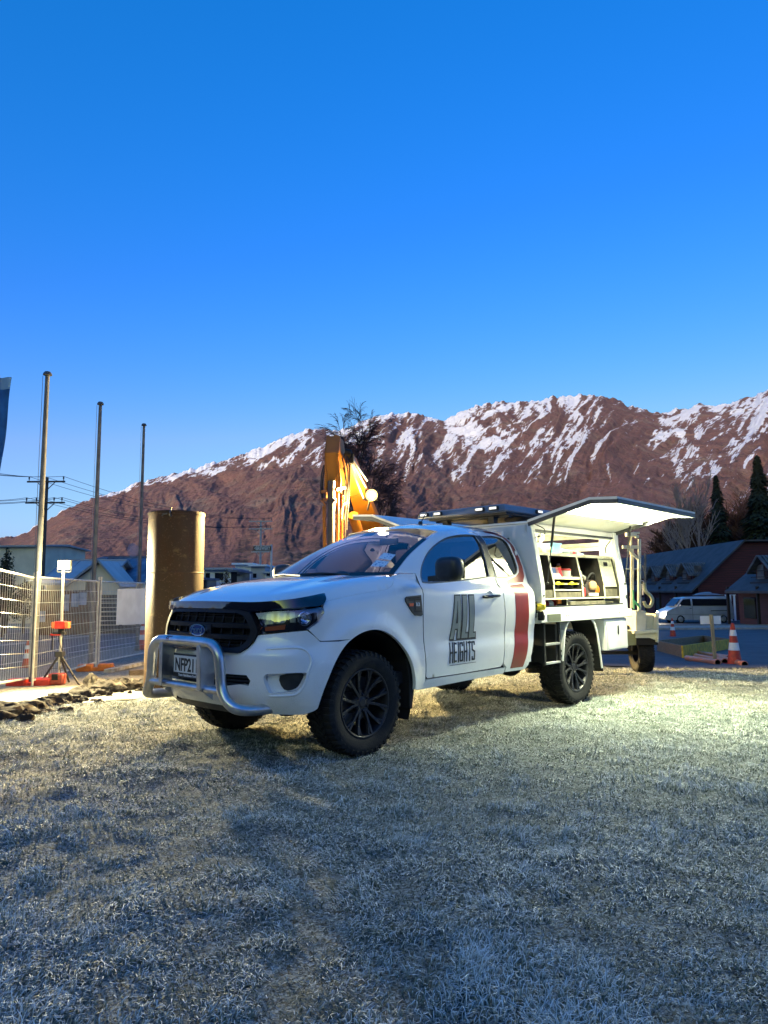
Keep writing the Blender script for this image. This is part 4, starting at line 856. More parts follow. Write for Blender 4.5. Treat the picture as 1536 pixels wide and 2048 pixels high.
# unit of shelves facing the left side
sl_ = lambda z, e=.05: (BW if z < ZM else BW-(z-ZM)*(BW-TW)/(ZT-ZM))-e
XL, XR = -2.60, -4.40
q = MB()
def shelf(z, xa, xb, yb=.22, th=.018, e=.06): q.box(((xa+xb)/2, (sl_(z, e)+yb)/2, z), (abs(xa-xb), sl_(z, e)-yb, th))
shelf(1.60, XL, XR, -.05, .022, .07); shelf(1.125, XL, XR); shelf(1.035, XL, XR, .22, .02, .05)
for x in (XL+.01, -2.88, -3.50, -4.03, XR-.0):
    q.add([(x+s_*.009, y, z) for s_ in (-1, 1) for y, z in ((.22, 1.125), (sl_(1.125, .06), 1.125), (sl_(1.27, .06), 1.27), (sl_(1.60, .07), 1.60), (.22, 1.60))], [(4, 3, 2, 1, 0), (5, 6, 7, 8, 9)]+[(i, (i+1) % 5, 5+(i+1) % 5, 5+i) for i in range(5)])
for x in (-3.17, -4.05): q.box((x, .52, 1.08), (.016, .64, .09))
q.box((-3.5, .21, 1.30), (1.80, .015, .62))
shelf(1.345, -2.89, -3.50, .3, .02, .08); shelf(1.215, -2.89, -3.5, .3, .014, .08)
unit = q.build('shelf_unit', mat('black_ply', (.018, .016, .014), .75, col2=(.03, .027, .022), vs=9), T, bevel=.002)
q = MB(); EG = mat('ply_edge', (.70, .67, .52), .6, col2=(.50, .46, .32), vs=8)
q.box(((XL+XR)/2, sl_(1.60, .07)+.004, 1.60), (XL-XR+.02, .010, .030)); q.box(((XL+XR)/2, (sl_(1.6)-.02-.05)/2, 1.614), (XL-XR, sl_(1.6)-.02+.05, .006)); q.box(((XL+XR)/2, sl_(1.125, .06)+.004, 1.125), (XL-XR+.02, .008, .020)); q.box((-3.195, sl_(1.345, .08)+.004, 1.345), (.60, .010, .028)); q.box((-3.195, sl_(1.215, .08)+.004, 1.215), (.60, .008, .016))
for x in (-2.88, -3.50, -4.03):
    for z0, z1, e in ((1.135, 1.27, .06), (1.27, 1.59, .062)): q.bar((x, sl_(z0, e)+.004, z0), (x, sl_(z1, .068)+.004, z1), .022, .008, (0, 1, 0))
for x in (-3.17, -4.05): q.bar((x, .845, 1.04), (x, .845, 1.12), .018, .008, (0, 1, 0))
q.build('edge_trim', EG, unit)
q = MB(); q.box((-3.5, .218, 1.30), (1.78, .004, .60)); q.build('unit_back', BLACKM, unit)
def drawer(xa, xb, z0, z1, e=.075, m=SC):
    q = MB(); yf = sl_(z1, e); q.box(((xa+xb)/2, yf, (z0+z1)/2), (abs(xa-xb)-.02, .018, z1-z0)); q.box(((xa+xb)/2, yf-.22, z0+.012), (abs(xa-xb)-.03, .42, .014))
    for x in (xa-.02, xb+.02): q.box((x, yf-.2, (z0+z1)/2), (.012, .4, z1-z0))
    return q.build('drawer', m, unit, bevel=.002)
drawer(-2.61, -2.87, 1.14, 1.215); drawer(-2.89, -3.49, 1.135, 1.19); drawer(-4.04, -4.39, 1.14, 1.225); drawer(-3.19, -4.03, 1.0, 1.09, .06)
q = MB(); q.add([(-4.05, sl_(1.25, .075), 1.25), (-4.39, sl_(1.25, .075), 1.25), (-4.39, sl_(1.585, .08), 1.585), (-4.05, sl_(1.585, .08), 1.585), (-4.05, .3, 1.25), (-4.39, .3, 1.25), (-4.39, .3, 1.585), (-4.05, .3, 1.585)], [(0, 1, 2, 3), (0, 4, 5, 1), (3, 2, 6, 7), (0, 3, 7, 4)])
sp = q.build('sloped_cover', mat('speckled_cream', (.50, .50, .36), .6, col2=(.34, .34, .26), vs=60, vlo=.45, vhi=.6), unit)
q = MB(); q.add([(a, sl_(z, .072), z) for a, z in ((-4.15, 1.50), (-4.25, 1.50), (-4.25, 1.545), (-4.15, 1.545))], [(0, 1, 2, 3)]); q.build('cover_slot', BLACKM, sp)
q = MB()       # frame bars seen in the far opening and shelf rail
q.box((-3.5, -.78, 1.70), (1.90, .04, .05)); q.box((-4.40, -.80, 1.60), (.1, .05, .6)); q.build('far_rail', INW, T)
q = MB(); q.box((-4.455, 0, 1.725), (.03, 1.22, .045)); q.build('rear_window_bar', INW, T)
# gull-wing doors
def wing(sg, pts, nm):
    P = [(a*sg, b) for a, b in pts]; q = MB(); N = len(P); th = .026
    nr = []
    for i in range(N):
        a = Vector(P[max(i-1, 0)]); b = Vector(P[min(i+1, N-1)]); d = (b-a).normalized(); n_ = Vector((-d.y, d.x)); nr.append(n_ if n_.y > 0 else -n_)
    xs_ = (X0+.01, X1-.01)
    for x in xs_:
        for k in (0, 1):
            q.v += [(x, P[i][0]+nr[i].x*th*k, P[i][1]+nr[i].y*th*k) for i in range(N)]
    a, b, c, d = 0, N, 2*N, 3*N
    for i in range(N-1): q.f += [(a+i, a+i+1, c+i+1, c+i), (b+i, d+i, d+i+1, b+i+1), (a+i, b+i, b+i+1, a+i+1), (c+i, c+i+1, d+i+1, d+i)]
    q.f += [(0, c, d, b), (N-1, b+N-1, d+N-1, c+N-1)]
    return q.build(nm, WPAINT, T, smooth=30)
LW = [(.80, 1.915), (1.15, 2.000), (1.50, 2.085), (1.78, 2.066)]
RW = [(.80, 1.915), (1.15, 2.040), (1.46, 2.150), (1.80, 2.175)]
dl = wing(1, LW, 'wing_door'); dr = wing(-1, RW, 'wing_door')
for pts, sg, par in ((LW, 1, dl), (RW, -1, dr)):
    q = MB()
    for x in (X0-.0, X1+.0):
        for a, b in zip(pts, pts[1:]): q.bar((x, a[0]*sg, a[1]-.018), (x, b[0]*sg, b[1]-.018), .014, .045)
    q.bar((X0, pts[-1][0]*sg, pts[-1][1]-.018), (X1, pts[-1][0]*sg, pts[-1][1]-.018), .014, .045)
    q.build('door_lip', DGREY, par)
LED = mat('led_strip', (1, 1, 1), .5, emit=(1.0, .93, .62), es=22)
def strip(x0, y0, z0, x1, y1, z1, par): q = MB(); q.bar((x0, y0, z0), (x1, y1, z1), .016, .008); return q.build('led_strip', LED, par)
strip(-2.62, 1.20, 1.994, -4.36, 1.20, 1.994, dl); strip(-2.62, -1.20, 2.036, -4.36, -1.20, 2.036, dr); strip(-2.62, .74, 1.868, -4.36, .74, 1.868, T)
def area(nm, loc, tgt, sx_, sy_, e, col, par=T):
    l = bpy.data.lights.new(nm, 'AREA'); l.shape = 'RECTANGLE'; l.size = sx_; l.size_y = sy_; l.energy = e; l.color = col
    o = bpy.data.objects.new(nm, l); COL.objects.link(o); o.parent = par; o.location = loc; d = Vector(tgt)-Vector(loc); o.rotation_euler = d.to_track_quat('-Z', 'X').to_euler(); return o
LP = dict(wing=200, inner=5, far=22)
area('led_light', (-3.5, 1.20, 1.985), (-3.5, 3.6, 0), .03, 1.7, LP['wing'], LAMPW)
area('led_light', (-3.5, 1.22, 1.975), (-3.5, 1.25, 5), .03, 1.7, 3, LAMPW)
area('led_light', (-3.5, .735, 1.855), (-3.5, .55, 0), .03, 1.7, LP['inner'], LAMPW)
area('led_light', (-3.5, -1.20, 2.02), (-3.5, -1.25, 0), .03, 1.7, LP['far'], LAMPW)
area('led_light', (-3.5, -.74, 1.855), (-3.5, -.5, 0), .03, 1.7, 3, LAMPW)
# gas struts
for sg, zz in ((1, 1.995), (-1, 2.03)):
    for x in (-2.60, -4.36):
        q = MB(); a = Vector((x if x > -3 else -4.38, sg*1.05, zz-.035)); b = Vector((x if x > -3 else -4.40, sg*.945, 1.285)); m = a+(b-a)*.45
        q.cyl(a, m, .013); q.cyl(m, b, .006); q.sphere(a, .016); q.sphere(b, .014); q.build('gas_strut', BLACKP, T)
q = MB(); q.tube(catmull([(X0-.05, .84, 1.90), (X0-.06, .95, 1.84), (X0-.08, .93, 1.78), (X0-.05, .84, 1.76)], 5), .005, 6); q.build('wiring', BLACKP, T)
q = MB(); q.tube(catmull([(-4.43, .78, 1.82), (-4.43, .73, 1.78), (-4.43, .70, 1.73), (-4.43, .70, 1.66)], 5), .007, 6); q.build('wiring', BLACKP, T)
q = MB(); q.cyl((-4.44, .932, 1.13), (-4.44, .942, 1.13), .022, seg=14); q.cyl((-2.535, .935, 1.16), (-2.535, .942, 1.16), .010, seg=10); q.build('door_catch', DGREY, T)
# roof platform with four work lights
q = MB()
def rk(u):
    return u
q.add([(-2.42, -.60, 2.125), (-2.42, .56, 2.125), (-4.35, .56, 2.125), (-4.35, -.60, 2.125), (-2.38, -.62, 2.045), (-2.38, .60, 2.045), (-4.38, .60, 2.045), (-4.38, -.62, 2.045)], [(0, 1, 2, 3), (7, 6, 5, 4), (0, 4, 5, 1), (1, 5, 6, 2), (2, 6, 7, 3), (3, 7, 4, 0)])
rack = q.build('roof_platform', MGREY, T, bevel=.014)
q = MB(); q.box((-3.4, 0, 2.035), (1.8, 1.06, .025)); 
for x in (-2.62, -3.4, -4.2):
    for y in (-.36, .28): q.box((x, y, 1.98), (.08, .07, .09))
    q.box((x, 0, 2.018), (.06, 1.0, .03))
q.build('platform_feet', BLACKP, rack)
LL = mat('work_light_lens', (.8, .8, .75), .2, emit=(1, .97, .85), es=.5)
for k, y in enumerate((-.50, -.30, .28, .46)):
    q = MB(); q.box((-2.378, y, 2.082), (.03, .115, .045)); h = q.build('work_light', BLACKP, rack, bevel=.006)
    q = MB(); q.box((-2.361, y, 2.082), (.006, .085, .024)); q.build('lens', LL, h)
q = MB(); q.box((-3.05, .604, 2.082), (.115, .03, .045)); h = q.build('work_light', BLACKP, rack, bevel=.006); q = MB(); q.box((-3.05, .622, 2.082), (.085, .006, .024)); q.build('lens', LL, h)
# wheel guards, steps, side locker
for sg in (1, -1):
    q = MB()
    for P in ([(-3.045, .885), (-3.01, .86), (-2.955, .80), (-2.925, .68), (-2.885, .48)], ):
        for a, b in zip(P, P[1:]): q.bar((a[0], sg*.885, a[1]), (b[0], sg*.885, b[1]), .10, .014, (1, 0, 0))
    q.build('guard_bracket', WPAINT, T)
    q = MB(); P = [(-3.54, .885), (-3.60, .84), (-3.66, .72), (-3.70, .55), (-3.74, .34)]
    for a, b in zip(P, P[1:]): q.bar((a[0], sg*.935, a[1]), (b[0], sg*.935, b[1]), .012, .022, (1, 0, 0))
    q.build('guard_bracket', WPAINT, T)
    q = MB()
    for a, b in zip(P, P[1:]+[(-3.76, .30)]): q.bar((a[0]-.012, sg*.785, a[1]), (b[0]-.012, sg*.785, b[1]), .285, .010, (1, 0, 0))
    q.bar((-3.72, sg*.785, .48), (-3.775, sg*.785, .30), .29, .012, (1, 0, 0))
    q.build('mud_flap', BLACKM, T)
    q = MB(); P = [(-2.70, .86), (-2.69, .50)]
    q.add([(-2.80, sg*.60, .86), (-2.80, sg*.90, .86), (-2.80, sg*.90, .46), (-2.80, sg*.60, .46), (-2.84, sg*.60, .86), (-2.84, sg*.90, .86), (-2.84, sg*.90, .46), (-2.84, sg*.60, .46)], [(0, 1, 2, 3), (7, 6, 5, 4), (0, 4, 5, 1), (1, 5, 6, 2), (2, 6, 7, 3)])
    for x in (-2.56, -2.86): q.bar((x, sg*.90, .89), (x+.0, sg*.90, .46), .035, .03, (1, 0, 0))
    q.build('step_frame', BLACKM, T)
    q = MB()
    for z in (.475, .665): q.bar((-2.57, sg*.90, z), (-2.85, sg*.90, z), .05, .022)
    q.build('step', ALU, T, bevel=.003)
    q = MB(); b0, b1 = -3.84, -4.43
    q.add([(b0-.01, sg*.93, .875), (b0-.07, sg*.93, .52), (b1, sg*.93, .52), (b1, sg*.93, .875), (b0+.08, sg*.62, .875), (b0+.01, sg*.62, .52), (b1, sg*.62, .52), (b1, sg*.62, .875)], [(0, 1, 2, 3), (7, 6, 5, 4), (0, 4, 5, 1), (1, 5, 6, 2), (2, 6, 7, 3), (3, 7, 4, 0)])
    lk = q.build('side_locker', WPAINT, T, bevel=.006)
    q = MB(); q.add([(b0-.035, sg*.933, .862), (b0-.088, sg*.933, .535), (b1+.015, sg*.933, .535), (b1+.015, sg*.933, .862), (b0-.035, sg*.940, .862), (b0-.088, sg*.940, .535), (b1+.015, sg*.940, .535), (b1+.015, sg*.940, .862)], [(0, 1, 2, 3), (7, 6, 5, 4), (0, 4, 5, 1), (1, 5, 6, 2), (2, 6, 7, 3), (3, 7, 4, 0)]); q.build('locker_door', WPAINT, lk, bevel=.003)
    q = MB(); q.add([(-4.17+.02*cos(a), sg*.9425, .745+(.035 if sin(a) > 0 else -.035)+.02*sin(a)) for a in [2*pi*k/16 for k in range(16)]], [tuple(range(16))]); q.build('locker_handle', BLACKM, lk)
q = MB()
for sg in (1, -1):
    q.bar((-4.50, sg*.80, .99), (-4.50, sg*.80, 1.98), .05, .05, (1, 0, 0)); q.bar((-4.50, sg*.30, .99), (-4.50, sg*.30, 1.80), .04, .04, (1, 0, 0))
for z in (1.98, 1.78, 1.40): q.bar((-4.50, -.82, z), (-4.50, .82, z), .05, .05)
q.build('ladder_rack', INW, T, bevel=.004)
q = MB(); q.box((-4.52, .0, .80), (.04, 1.3, .16)); q.box((-4.53, .78, .78), (.03, .16, .22)); q.build('rear_bar', WPAINT, T, bevel=.004)
q = MB(); q.box((-2.44, .885, 1.02), (.05, .03, .16)); q.build('panel_gasket', BLACKM, T)
# ------------------------------------------------------------------ things lying in the toolbox (top-level, placed in the pickup's own frame)
TM = Matrix.Translation((-0.804, 6.060, 0)) @ Matrix.Rotation(radians(226.67), 4, 'Z')
def tthing(name, p, label, cat, group=None): 
    o = thing(name, TM @ Vector(p), label, cat, group, radians(226.67)); return o
PLB = mat('blue_plastic', (.20, .50, .72), .4); PLR = mat('red_plastic', (.50, .03, .03), .35); PLW = mat('white_plastic', (.72, .72, .68), .4); PBL = mat('navy_label', (.03, .08, .25), .4); YEL = mat('yellow_plastic', (.70, .55, .03), .4); CLOTH = mat('cream_cloth', (.55, .50, .32), .9, col2=(.42, .37, .22), vs=12, bump=.2); TAN = mat('tan_leather', (.42, .28, .15), .6)
def soft(mb, c, r, sc, seed, amp=.25, seg=18, rings=10):
    n0 = len(mb.v); mb.sphere((0, 0, 0), 1, seg, rings)
    for i in range(n0, len(mb.v)):
        p = Vector(mb.v[i]); k = 1+amp*noise.noise(p*1.6+Vector((seed, seed*.7, 0)))+amp*.4*noise.noise(p*4+Vector((seed, 0, 0))); p = Vector((math.copysign(abs(p.x)**.75, p.x), math.copysign(abs(p.y)**.75, p.y), math.copysign(abs(p.z)**.8, p.z)))*k*r
        mb.v[i] = (c[0]+p.x*sc[0], c[1]+p.y*sc[1], max(c[2]-r*sc[2]*.8, c[2]+p.z*sc[2]))
    return mb
# red, white and blue case
o = tthing('parts_case', (-3.09, .70, 1.355), 'red, white and blue plastic parts case on the middle shelf of the open toolbox', 'tool case')
q = MB(); q.add([(.19, .05, .0), (-.19, .05, 0), (-.19, .02, .11), (.19, .02, .11), (.19, -.2, 0), (-.19, -.2, 0), (-.19, -.2, .11), (.19, -.2, .11)], [(0, 1, 2, 3), (7, 6, 5, 4), (0, 4, 5, 1), (1, 5, 6, 2), (2, 6, 7, 3), (3, 7, 4, 0)]); q.build('case_shell', PLR, o, bevel=.006)
q = MB(); q.add([(x, y+.0025, z) for x, y, z in ((.05, .038, .045), (-.06, .038, .045), (-.06, .021, .106), (.05, .021, .106))], [(0, 1, 2, 3)]); q.build('blue_panel', PBL, o)
q = MB(); q.add([(x, y+.0020, z) for x, y, z in ((.13, .05, .003), (-.15, .05, .003), (-.12, .038, .043), (.07, .038, .043))], [(0, 1, 2, 3)])
for a in (.058, .085, -.068, -.095): q.bar((a, .0405, .045), (a, .0235, .108), .010, .004, (1, 0, 0))
q.build('white_stripes', PLW, o)
# tub with red lid
o = tthing('paint_tub', (-3.40, .70, 1.355), 'white paint tub with a red lid beside the tricoloured case', 'paint tub')
q = MB(); q.lathe([(0, 0), (.062, 0), (.068, .085), (.062, .085), (0, .085)], 22); q.build('tub_body', PLW, o); q = MB(); q.lathe([(0, .100), (.055, .100), (.066, .096), (.071, .086), (.071, .078), (.068, .078)], 22); q.build('lid', PLR, o)
q = MB(); q.tube(catmull([(.07, 0, .05), (.07, .05, .02), (0, .075, .01), (-.07, .05, .02), (-.07, 0, .05)], 5), .003, 5); q.build('handle', STEEL, o)
# two yellow clamps on the narrow shelf
c0 = None
for k, x in enumerate((-3.03, -3.33)):
    if c0 is None:
        o = c0 = tthing('ratchet_strap', (x, .76, 1.222), 'black ratchet strap with yellow band, left one of two under the tricoloured case', 'strap', 'yellow banded straps on the narrow shelf')
        q = MB(); soft(q, (0, 0, .035), .09, (1.15, .6, .42), 3, .3); q.build('strap_roll', BLACKM, o); q = MB(); q.bar((-.10, .055, .062), (.10, .055, .060), .05, .016); q.sphere((0, .06, .065), .035, 10, 6, (1.1, .7, .6)); q.build('yellow_band', YEL, o)
        q = MB(); q.bar((-.15, .05, .058), (-.09, .05, .058), .03, .010); q.bar((.15, .05, .058), (.09, .05, .058), .03, .010); q.build('buckle', PLW, o)
    else: dup(c0, None, TM @ Vector((x, .76, 1.222)), None, 'black ratchet strap with yellow band, right one of two under the tricoloured case')
# white tool with loops + tool bag + red box
o = tthing('cable_coil', (-3.66, .66, 1.34), 'white looped cable coil hanging over the black tool bag in the toolbox', 'cable')
q = MB()
for k in range(6):
    r_ = .05+.012*(k % 3); cx, cz = .03*sin(k*2.1), .045*cos(k*1.7); q.tube([(cx+r_*cos(a), .03+.012*k+.01*sin(3*a), cz+r_*sin(a)) for a in [2*pi*j/18 for j in range(19)]], .012, 7)
q.build('coil', PLW, o)
o = tthing('tool_bag', (-3.83, .70, 1.14), 'black open tool bag with a tan leather pouch in front in the middle bay', 'tool bag')
q = MB(); soft(q, (0, 0, .10), .15, (.95, .75, .72), 9, .3); q.build('bag_body', mat('dark_nylon', (.02, .018, .018), .8, col2=(.06, .03, .03), vs=9), o)
q = MB(); q.tube(catmull([(.11, .05, .12), (.10, .10, .20), (.03, .11, .26), (-.06, .11, .25), (-.11, .08, .17), (-.12, .04, .10)], 5), .012, 7); q.build('handle', BLACKM, o)
q = MB(); soft(q, (.0, .115, .12), .075, (1.05, .35, .75), 4, .15); q.build('leather_pouch', TAN, o)
q = MB(); q.box((-.02, .10, .02), (.22, .04, .035)); q.build('white_tray', PLW, o, bevel=.004)
o = tthing('red_tool_box', (-3.60, .72, 1.14), 'small red tool box left of the black tool bag', 'tool box'); q = MB(); q.box((0, 0, .05), (.13, .18, .10)); q.build('box_shell', PLR, o, bevel=.008); q = MB(); q.tube([(.04, 0, .1), (.04, 0, .135), (-.04, 0, .135), (-.04, 0, .1)], .007, 6); q.build('handle', BLACKM, o)
o = tthing('cordless_drill', (-3.93, .62, 1.35), 'dark cordless tool lying above the tool bag', 'power tool'); q = MB(); q.cyl((-.08, 0, 0), (.08, 0, 0), .035, seg=14); q.cyl((.08, 0, 0), (.13, 0, 0), .02, .012, 12); q.build('tool_body', DGREY, o); q = MB(); q.bar((-.03, .01, -.02), (-.05, .04, -.12), .04, .05); q.build('grip', BLACKM, o); q = MB(); q.box((-.02, .034, .012), (.05, .006, .02)); q.build('white_mark', PLW, o)
# extinguisher like red roll in the bottom left bay
o = tthing('red_hose_reel', (-2.98, .72, 1.055-.045), 'red and white coiled hose in the bottom left bay of the toolbox', 'hose reel')
q = MB(); M = Matrix.Translation((0, 0, .055)) @ Matrix.Rotation(pi/2, 4, 'Y')
q.lathe([(.02, -.10), (.052, -.10), (.052, -.09), (.03, -.085), (.03, .085), (.052, .09), (.052, .10), (.02, .10)], 20, M); q.build('reel', PLR, o)
q = MB(); q.lathe([(.046, -.04), (.049, 0), (.046, .05)], 20, M); q.build('label_band', PLW, o)
o = tthing('folded_dust_sheets', (-4.22, .72, 1.005), 'two cream dust sheets folded in the bottom right bay of the toolbox', 'dust sheets')
q = MB(); soft(q, (0, 0, .03), .16, (1.0, .8, .19), 5, .2); q.build('lower_sheet', CLOTH, o); q = MB(); soft(q, (.01, .0, .068), .15, (1.0, .8, .17), 12, .25); q.build('upper_sheet', CLOTH, o)
# top shelf
o = tthing('sand_bags', (-2.95, .62, 1.612), 'cream cloth bundles slumped on the top shelf left of the blue bucket', 'cloth bundle')
q = MB(); soft(q, (.07, 0, .045), .085, (1.1, .9, .75), 7, .3); soft(q, (-.09, .02, .04), .08, (1.1, .9, .75), 17, .3); q.build('bundle', CLOTH, o)
o = tthing('blue_bucket', (-3.24, .64, 1.612), 'light blue plastic bucket on the top shelf of the toolbox', 'bucket')
q = MB(); q.add([(a*.085*k, b*.065*k, z) for z, k in ((0, .85), (.125, 1.0), (.125, .92), (.01, .78)) for a, b in ((-1, -1), (1, -1), (1, 1), (-1, 1))], [(3, 2, 1, 0)]+[(l*4+i, l*4+(i+1) % 4, l*4+4+(i+1) % 4, l*4+4+i) for l in range(3) for i in range(4)]+[(12, 13, 14, 15)]); q.build('bucket_shell', PLB, o, bevel=.004)
q = MB(); q.box((0, .0, .118), (.185, .145, .012)); q.build('rim', PLB, o)
o = tthing('paint_brushes', (-3.09, .52, 1.612), 'bunch of white brushes and rollers sticking up behind the blue bucket', 'brushes')
for k in range(6):
    q = MB(); a = (-.08+.035*k, 0, .02); b = (-.14+.06*k, .02*(k % 2), .17+.03*(k % 3)); q.bar(a, b, .014, .010); q.bar(b, tuple(Vector(b)+(Vector(b)-Vector(a)).normalized()*.07), .045, .014); q.build('brush', PLW, o)
o = tthing('cardboard_box', (-3.30, .10, 1.612), 'small brown cardboard box at the back of the top shelf', 'box'); q = MB(); q.box((0, 0, .11), (.16, .12, .22)); q.build('carton', mat('cardboard', (.30, .19, .09), .9), o, bevel=.003); q = MB(); q.box((0, 0, .222), (.04, .12, .003)); q.build('tape', PLW, o)
o = tthing('light_blue_pole', (-3.65, .45, 1.62), 'light blue pole leaning across the top shelf opening', 'pole'); q = MB(); q.cyl((.25, -.5, .25), (-.20, .25, .0), .014); q.build('shaft', PLB, o); q = MB(); q.cyl((.25, -.5, .25), (.28, -.55, .267), .018); q.build('cap', PLW, o)
o = tthing('metal_funnel', (-3.55, .55, 1.612), 'flat cream plate on a short stem on the top shelf', 'stand'); q = MB(); q.cyl((0, 0, 0), (0, 0, .035), .02); q.build('stem', INW, o); q = MB(); q.box((0, 0, .042), (.20, .12, .012)); q.build('plate', INW, o, bevel=.003)
o = tthing('storage_tin', (-2.68, .64, 1.612), 'stack of cream tins and black spools in the front top corner of the toolbox', 'tins')
q = MB(); q.lathe([(0, 0), (.055, 0), (.055, .10), (0, .10)], 20); q.build('lower_tin', INW, o); q = MB(); q.lathe([(0, .118), (.05, .118), (.05, .20), (0, .20)], 20); q.build('upper_tin', PLW, o); q = MB(); q.lathe([(0, .10), (.068, .10), (.068, .118), (0, .118)], 20); q.box((-.09, .02, .05), (.05, .05, .10)); q.build('black_spool', BLACKM, o)
o = tthing('work_gloves', (-2.452, .98, 1.045), 'yellow work gloves tucked between the cab and the toolbox', 'gloves')
q = MB(); soft(q, (0, -.03, .0), .045, (.6, 1.0, .8), 3, .4); q.build('glove', YEL, o); q = MB(); soft(q, (.005, -.03, -.09), .04, (.6, .9, 1.3), 6, .3); q.build('cuff', BLACKM, o)

def can(x, y, z, h, r, m, lab, cat='spray can', cap=None, nm='spray_can'):
    o = tthing(nm, (x, y, z), lab, cat); q = MB(); q.lathe([(0, 0), (r, 0), (r, h*.85), (r*.6, h*.93), (0, h*.93)], 16); q.build('can', m, o); q = MB(); q.lathe([(0, h*.92), (r*.62, h*.92), (r*.6, h*1.08), (0, h*1.08)], 14); q.build('cap', cap or PLW, o)
can(-2.68, .72, 1.14, .20, .032, PLR, 'red spray can in the narrow left bay of the toolbox'); can(-2.77, .70, 1.14, .22, .032, mat('steel_can', (.5, .5, .5), .3, metal=.8), 'silver spray can with a blue cap in the narrow left bay', cap=PBL)
can(-3.44, .60, 1.355, .15, .03, YEL, 'yellow spray can behind the white paint tub'); can(-2.94, .58, 1.355, .17, .03, PBL, 'dark blue spray can left of the tricoloured case')
o = tthing('extension_lead', (-3.98, .74, 1.14), 'orange extension lead coiled right of the black tool bag', 'extension lead'); q = MB()
for k in range(5): q.tube([(.0+.012*k*(-1)**k, .045*cos(a)+.004*k, .075+.055*sin(a)) for a in [2*pi*j/16 for j in range(17)]], .008, 6)
q.build('coil', mat('lead_orange', (.75, .22, .02), .5), o); q = MB(); q.box((0, .0, .02), (.03, .05, .035)); q.build('plug', BLACKM, o)
o = tthing('spirit_level', (-3.25, .30, 1.36), 'yellow spirit level standing at the back of the middle shelf', 'spirit level'); q = MB(); q.bar((-.25, 0, .06), (.22, .02, .15), .025, .05); q.build('level_body', YEL, o); q = MB(); q.bar((-.03, .015, .10), (.03, .018, .112), .006, .02); q.build('vial', PLW, o)
o = tthing('hard_hat', (-3.42, .38, 1.612), 'white hard hat on the top shelf right of the blue bucket', 'hard hat'); q = MB(); q.lathe([(.15, 0), (.155, .008), (.125, .02), (.12, .06), (.09, .11), (.04, .135), (0, .14)], 22); q.build('shell', PLW, o); q = MB(); q.bar((0, -.11, .08), (0, .11, .08), .02, .13); q.build('ridge', PLW, o) if 0 else None
o = tthing('screw_box', (-3.60, .66, 1.612), 'small clear-lidded screw box with red catch on the top shelf', 'box'); q = MB(); q.box((0, 0, .025), (.16, .11, .05)); q.build('box_shell', mat('smoke_plastic', (.12, .14, .16), .3), o, bevel=.006); q = MB(); q.box((0, .058, .03), (.04, .006, .03)); q.build('catch', PLR, o)
o = tthing('hand_saw', (-3.36, .78, 1.012), 'hand saw with an orange grip lying in the long bottom drawer', 'saw'); q = MB(); q.add([(-.22, 0, .05), (.20, 0, .07), (.20, 0, .10), (-.22, 0, .07), (-.22, .002, .05), (.20, .002, .07), (.20, .002, .10), (-.22, .002, .07)], [(0, 1, 2, 3), (7, 6, 5, 4), (0, 4, 5, 1), (1, 5, 6, 2), (2, 6, 7, 3), (3, 7, 4, 0)]); q.build('blade', STEEL, o); q = MB(); q.box((.25, 0, .085), (.10, .02, .07)); q.build('grip', mat('lead_orange', (.75, .22, .02), .5), o, bevel=.008)
# ------------------------------------------------------------------ site things on the left
ORANGE = mat('traffic_orange', (.62, .06, .02), .5, col2=(.42, .04, .02), vs=9); CONEW = mat('cone_white', (.75, .75, .75), .4); CBASE = mat('cone_base', (.30, .03, .02), .6)
GALV = mat('galvanised', (.62, .61, .56), .4, metal=.5, col2=(.48, .48, .46), vs=7)
def prop_z(p, py, px=None):      # height of a vertical thing at p whose top shows at pixel row py
    r = ray(px if px is not None else 768+(p.x/p.y)*FPX, py); return r.z/r.y*p.y+CAMH
def tri_mark(): pass
# fence panels
def fence(a, b, label, n=38, H=1.86, sign=None):
    a, b = Vector(a), Vector(b); d = b-a; L = hypot(d.x, d.y); d = Vector((d.x/L, d.y/L, 0)); zz = lambda t: a.z+(b.z-a.z)*t
    o = thing('temporary_fence', a, label, 'fence panel', 'temporary mesh fence panels along the road')
    P = lambda t, h: (d.x*t*L, d.y*t*L, zz(t)-a.z+h)
    q = MB(); q.tube([P(0, -.02), P(0, H+.10)], .021, 8); q.tube([P(1, -.02), P(1, H+.10)], .021, 8); q.tube([P(0, H), P(1, H)], .019, 8); q.tube([P(0, .13), P(1, .13)], .019, 8); q.build('panel_frame', GALV, o)
    q = MB()
    for k in range(1, n): q.tube([P(k/n, .13), P(k/n, H)], .0034, 4, False)
    for k in range(1, 8): q.tube([P(0, .13+(H-.13)*k/8), P(1, .13+(H-.13)*k/8)], .0034, 4, False)
    q.build('wire_mesh', GALV, o, merge=False, smooth=0); return o, d
F0 = GP(64, 1377); F1 = GP(191, 1337); Fm = GP(58, 1372); F2 = GP(196, 1336); F3 = GP(300, 1314)
FL = F0+(F0-F1); FL.z = zt(FL.x, FL.y)
fence(FL, Fm, 'mesh fence panel at the left edge of the photo, cut off by the frame')
fence(F0, F1, 'mesh fence panel behind the floodlight tripod, between the first and second flagpole')
fence(F2, F3, 'mesh fence panel with the white board, running behind the rusty casing')
F4 = F3+(F3-F2); fence(F3+Vector((.08, .05, 0)), F4, 'mesh fence panel hidden mostly behind the rusty casing')
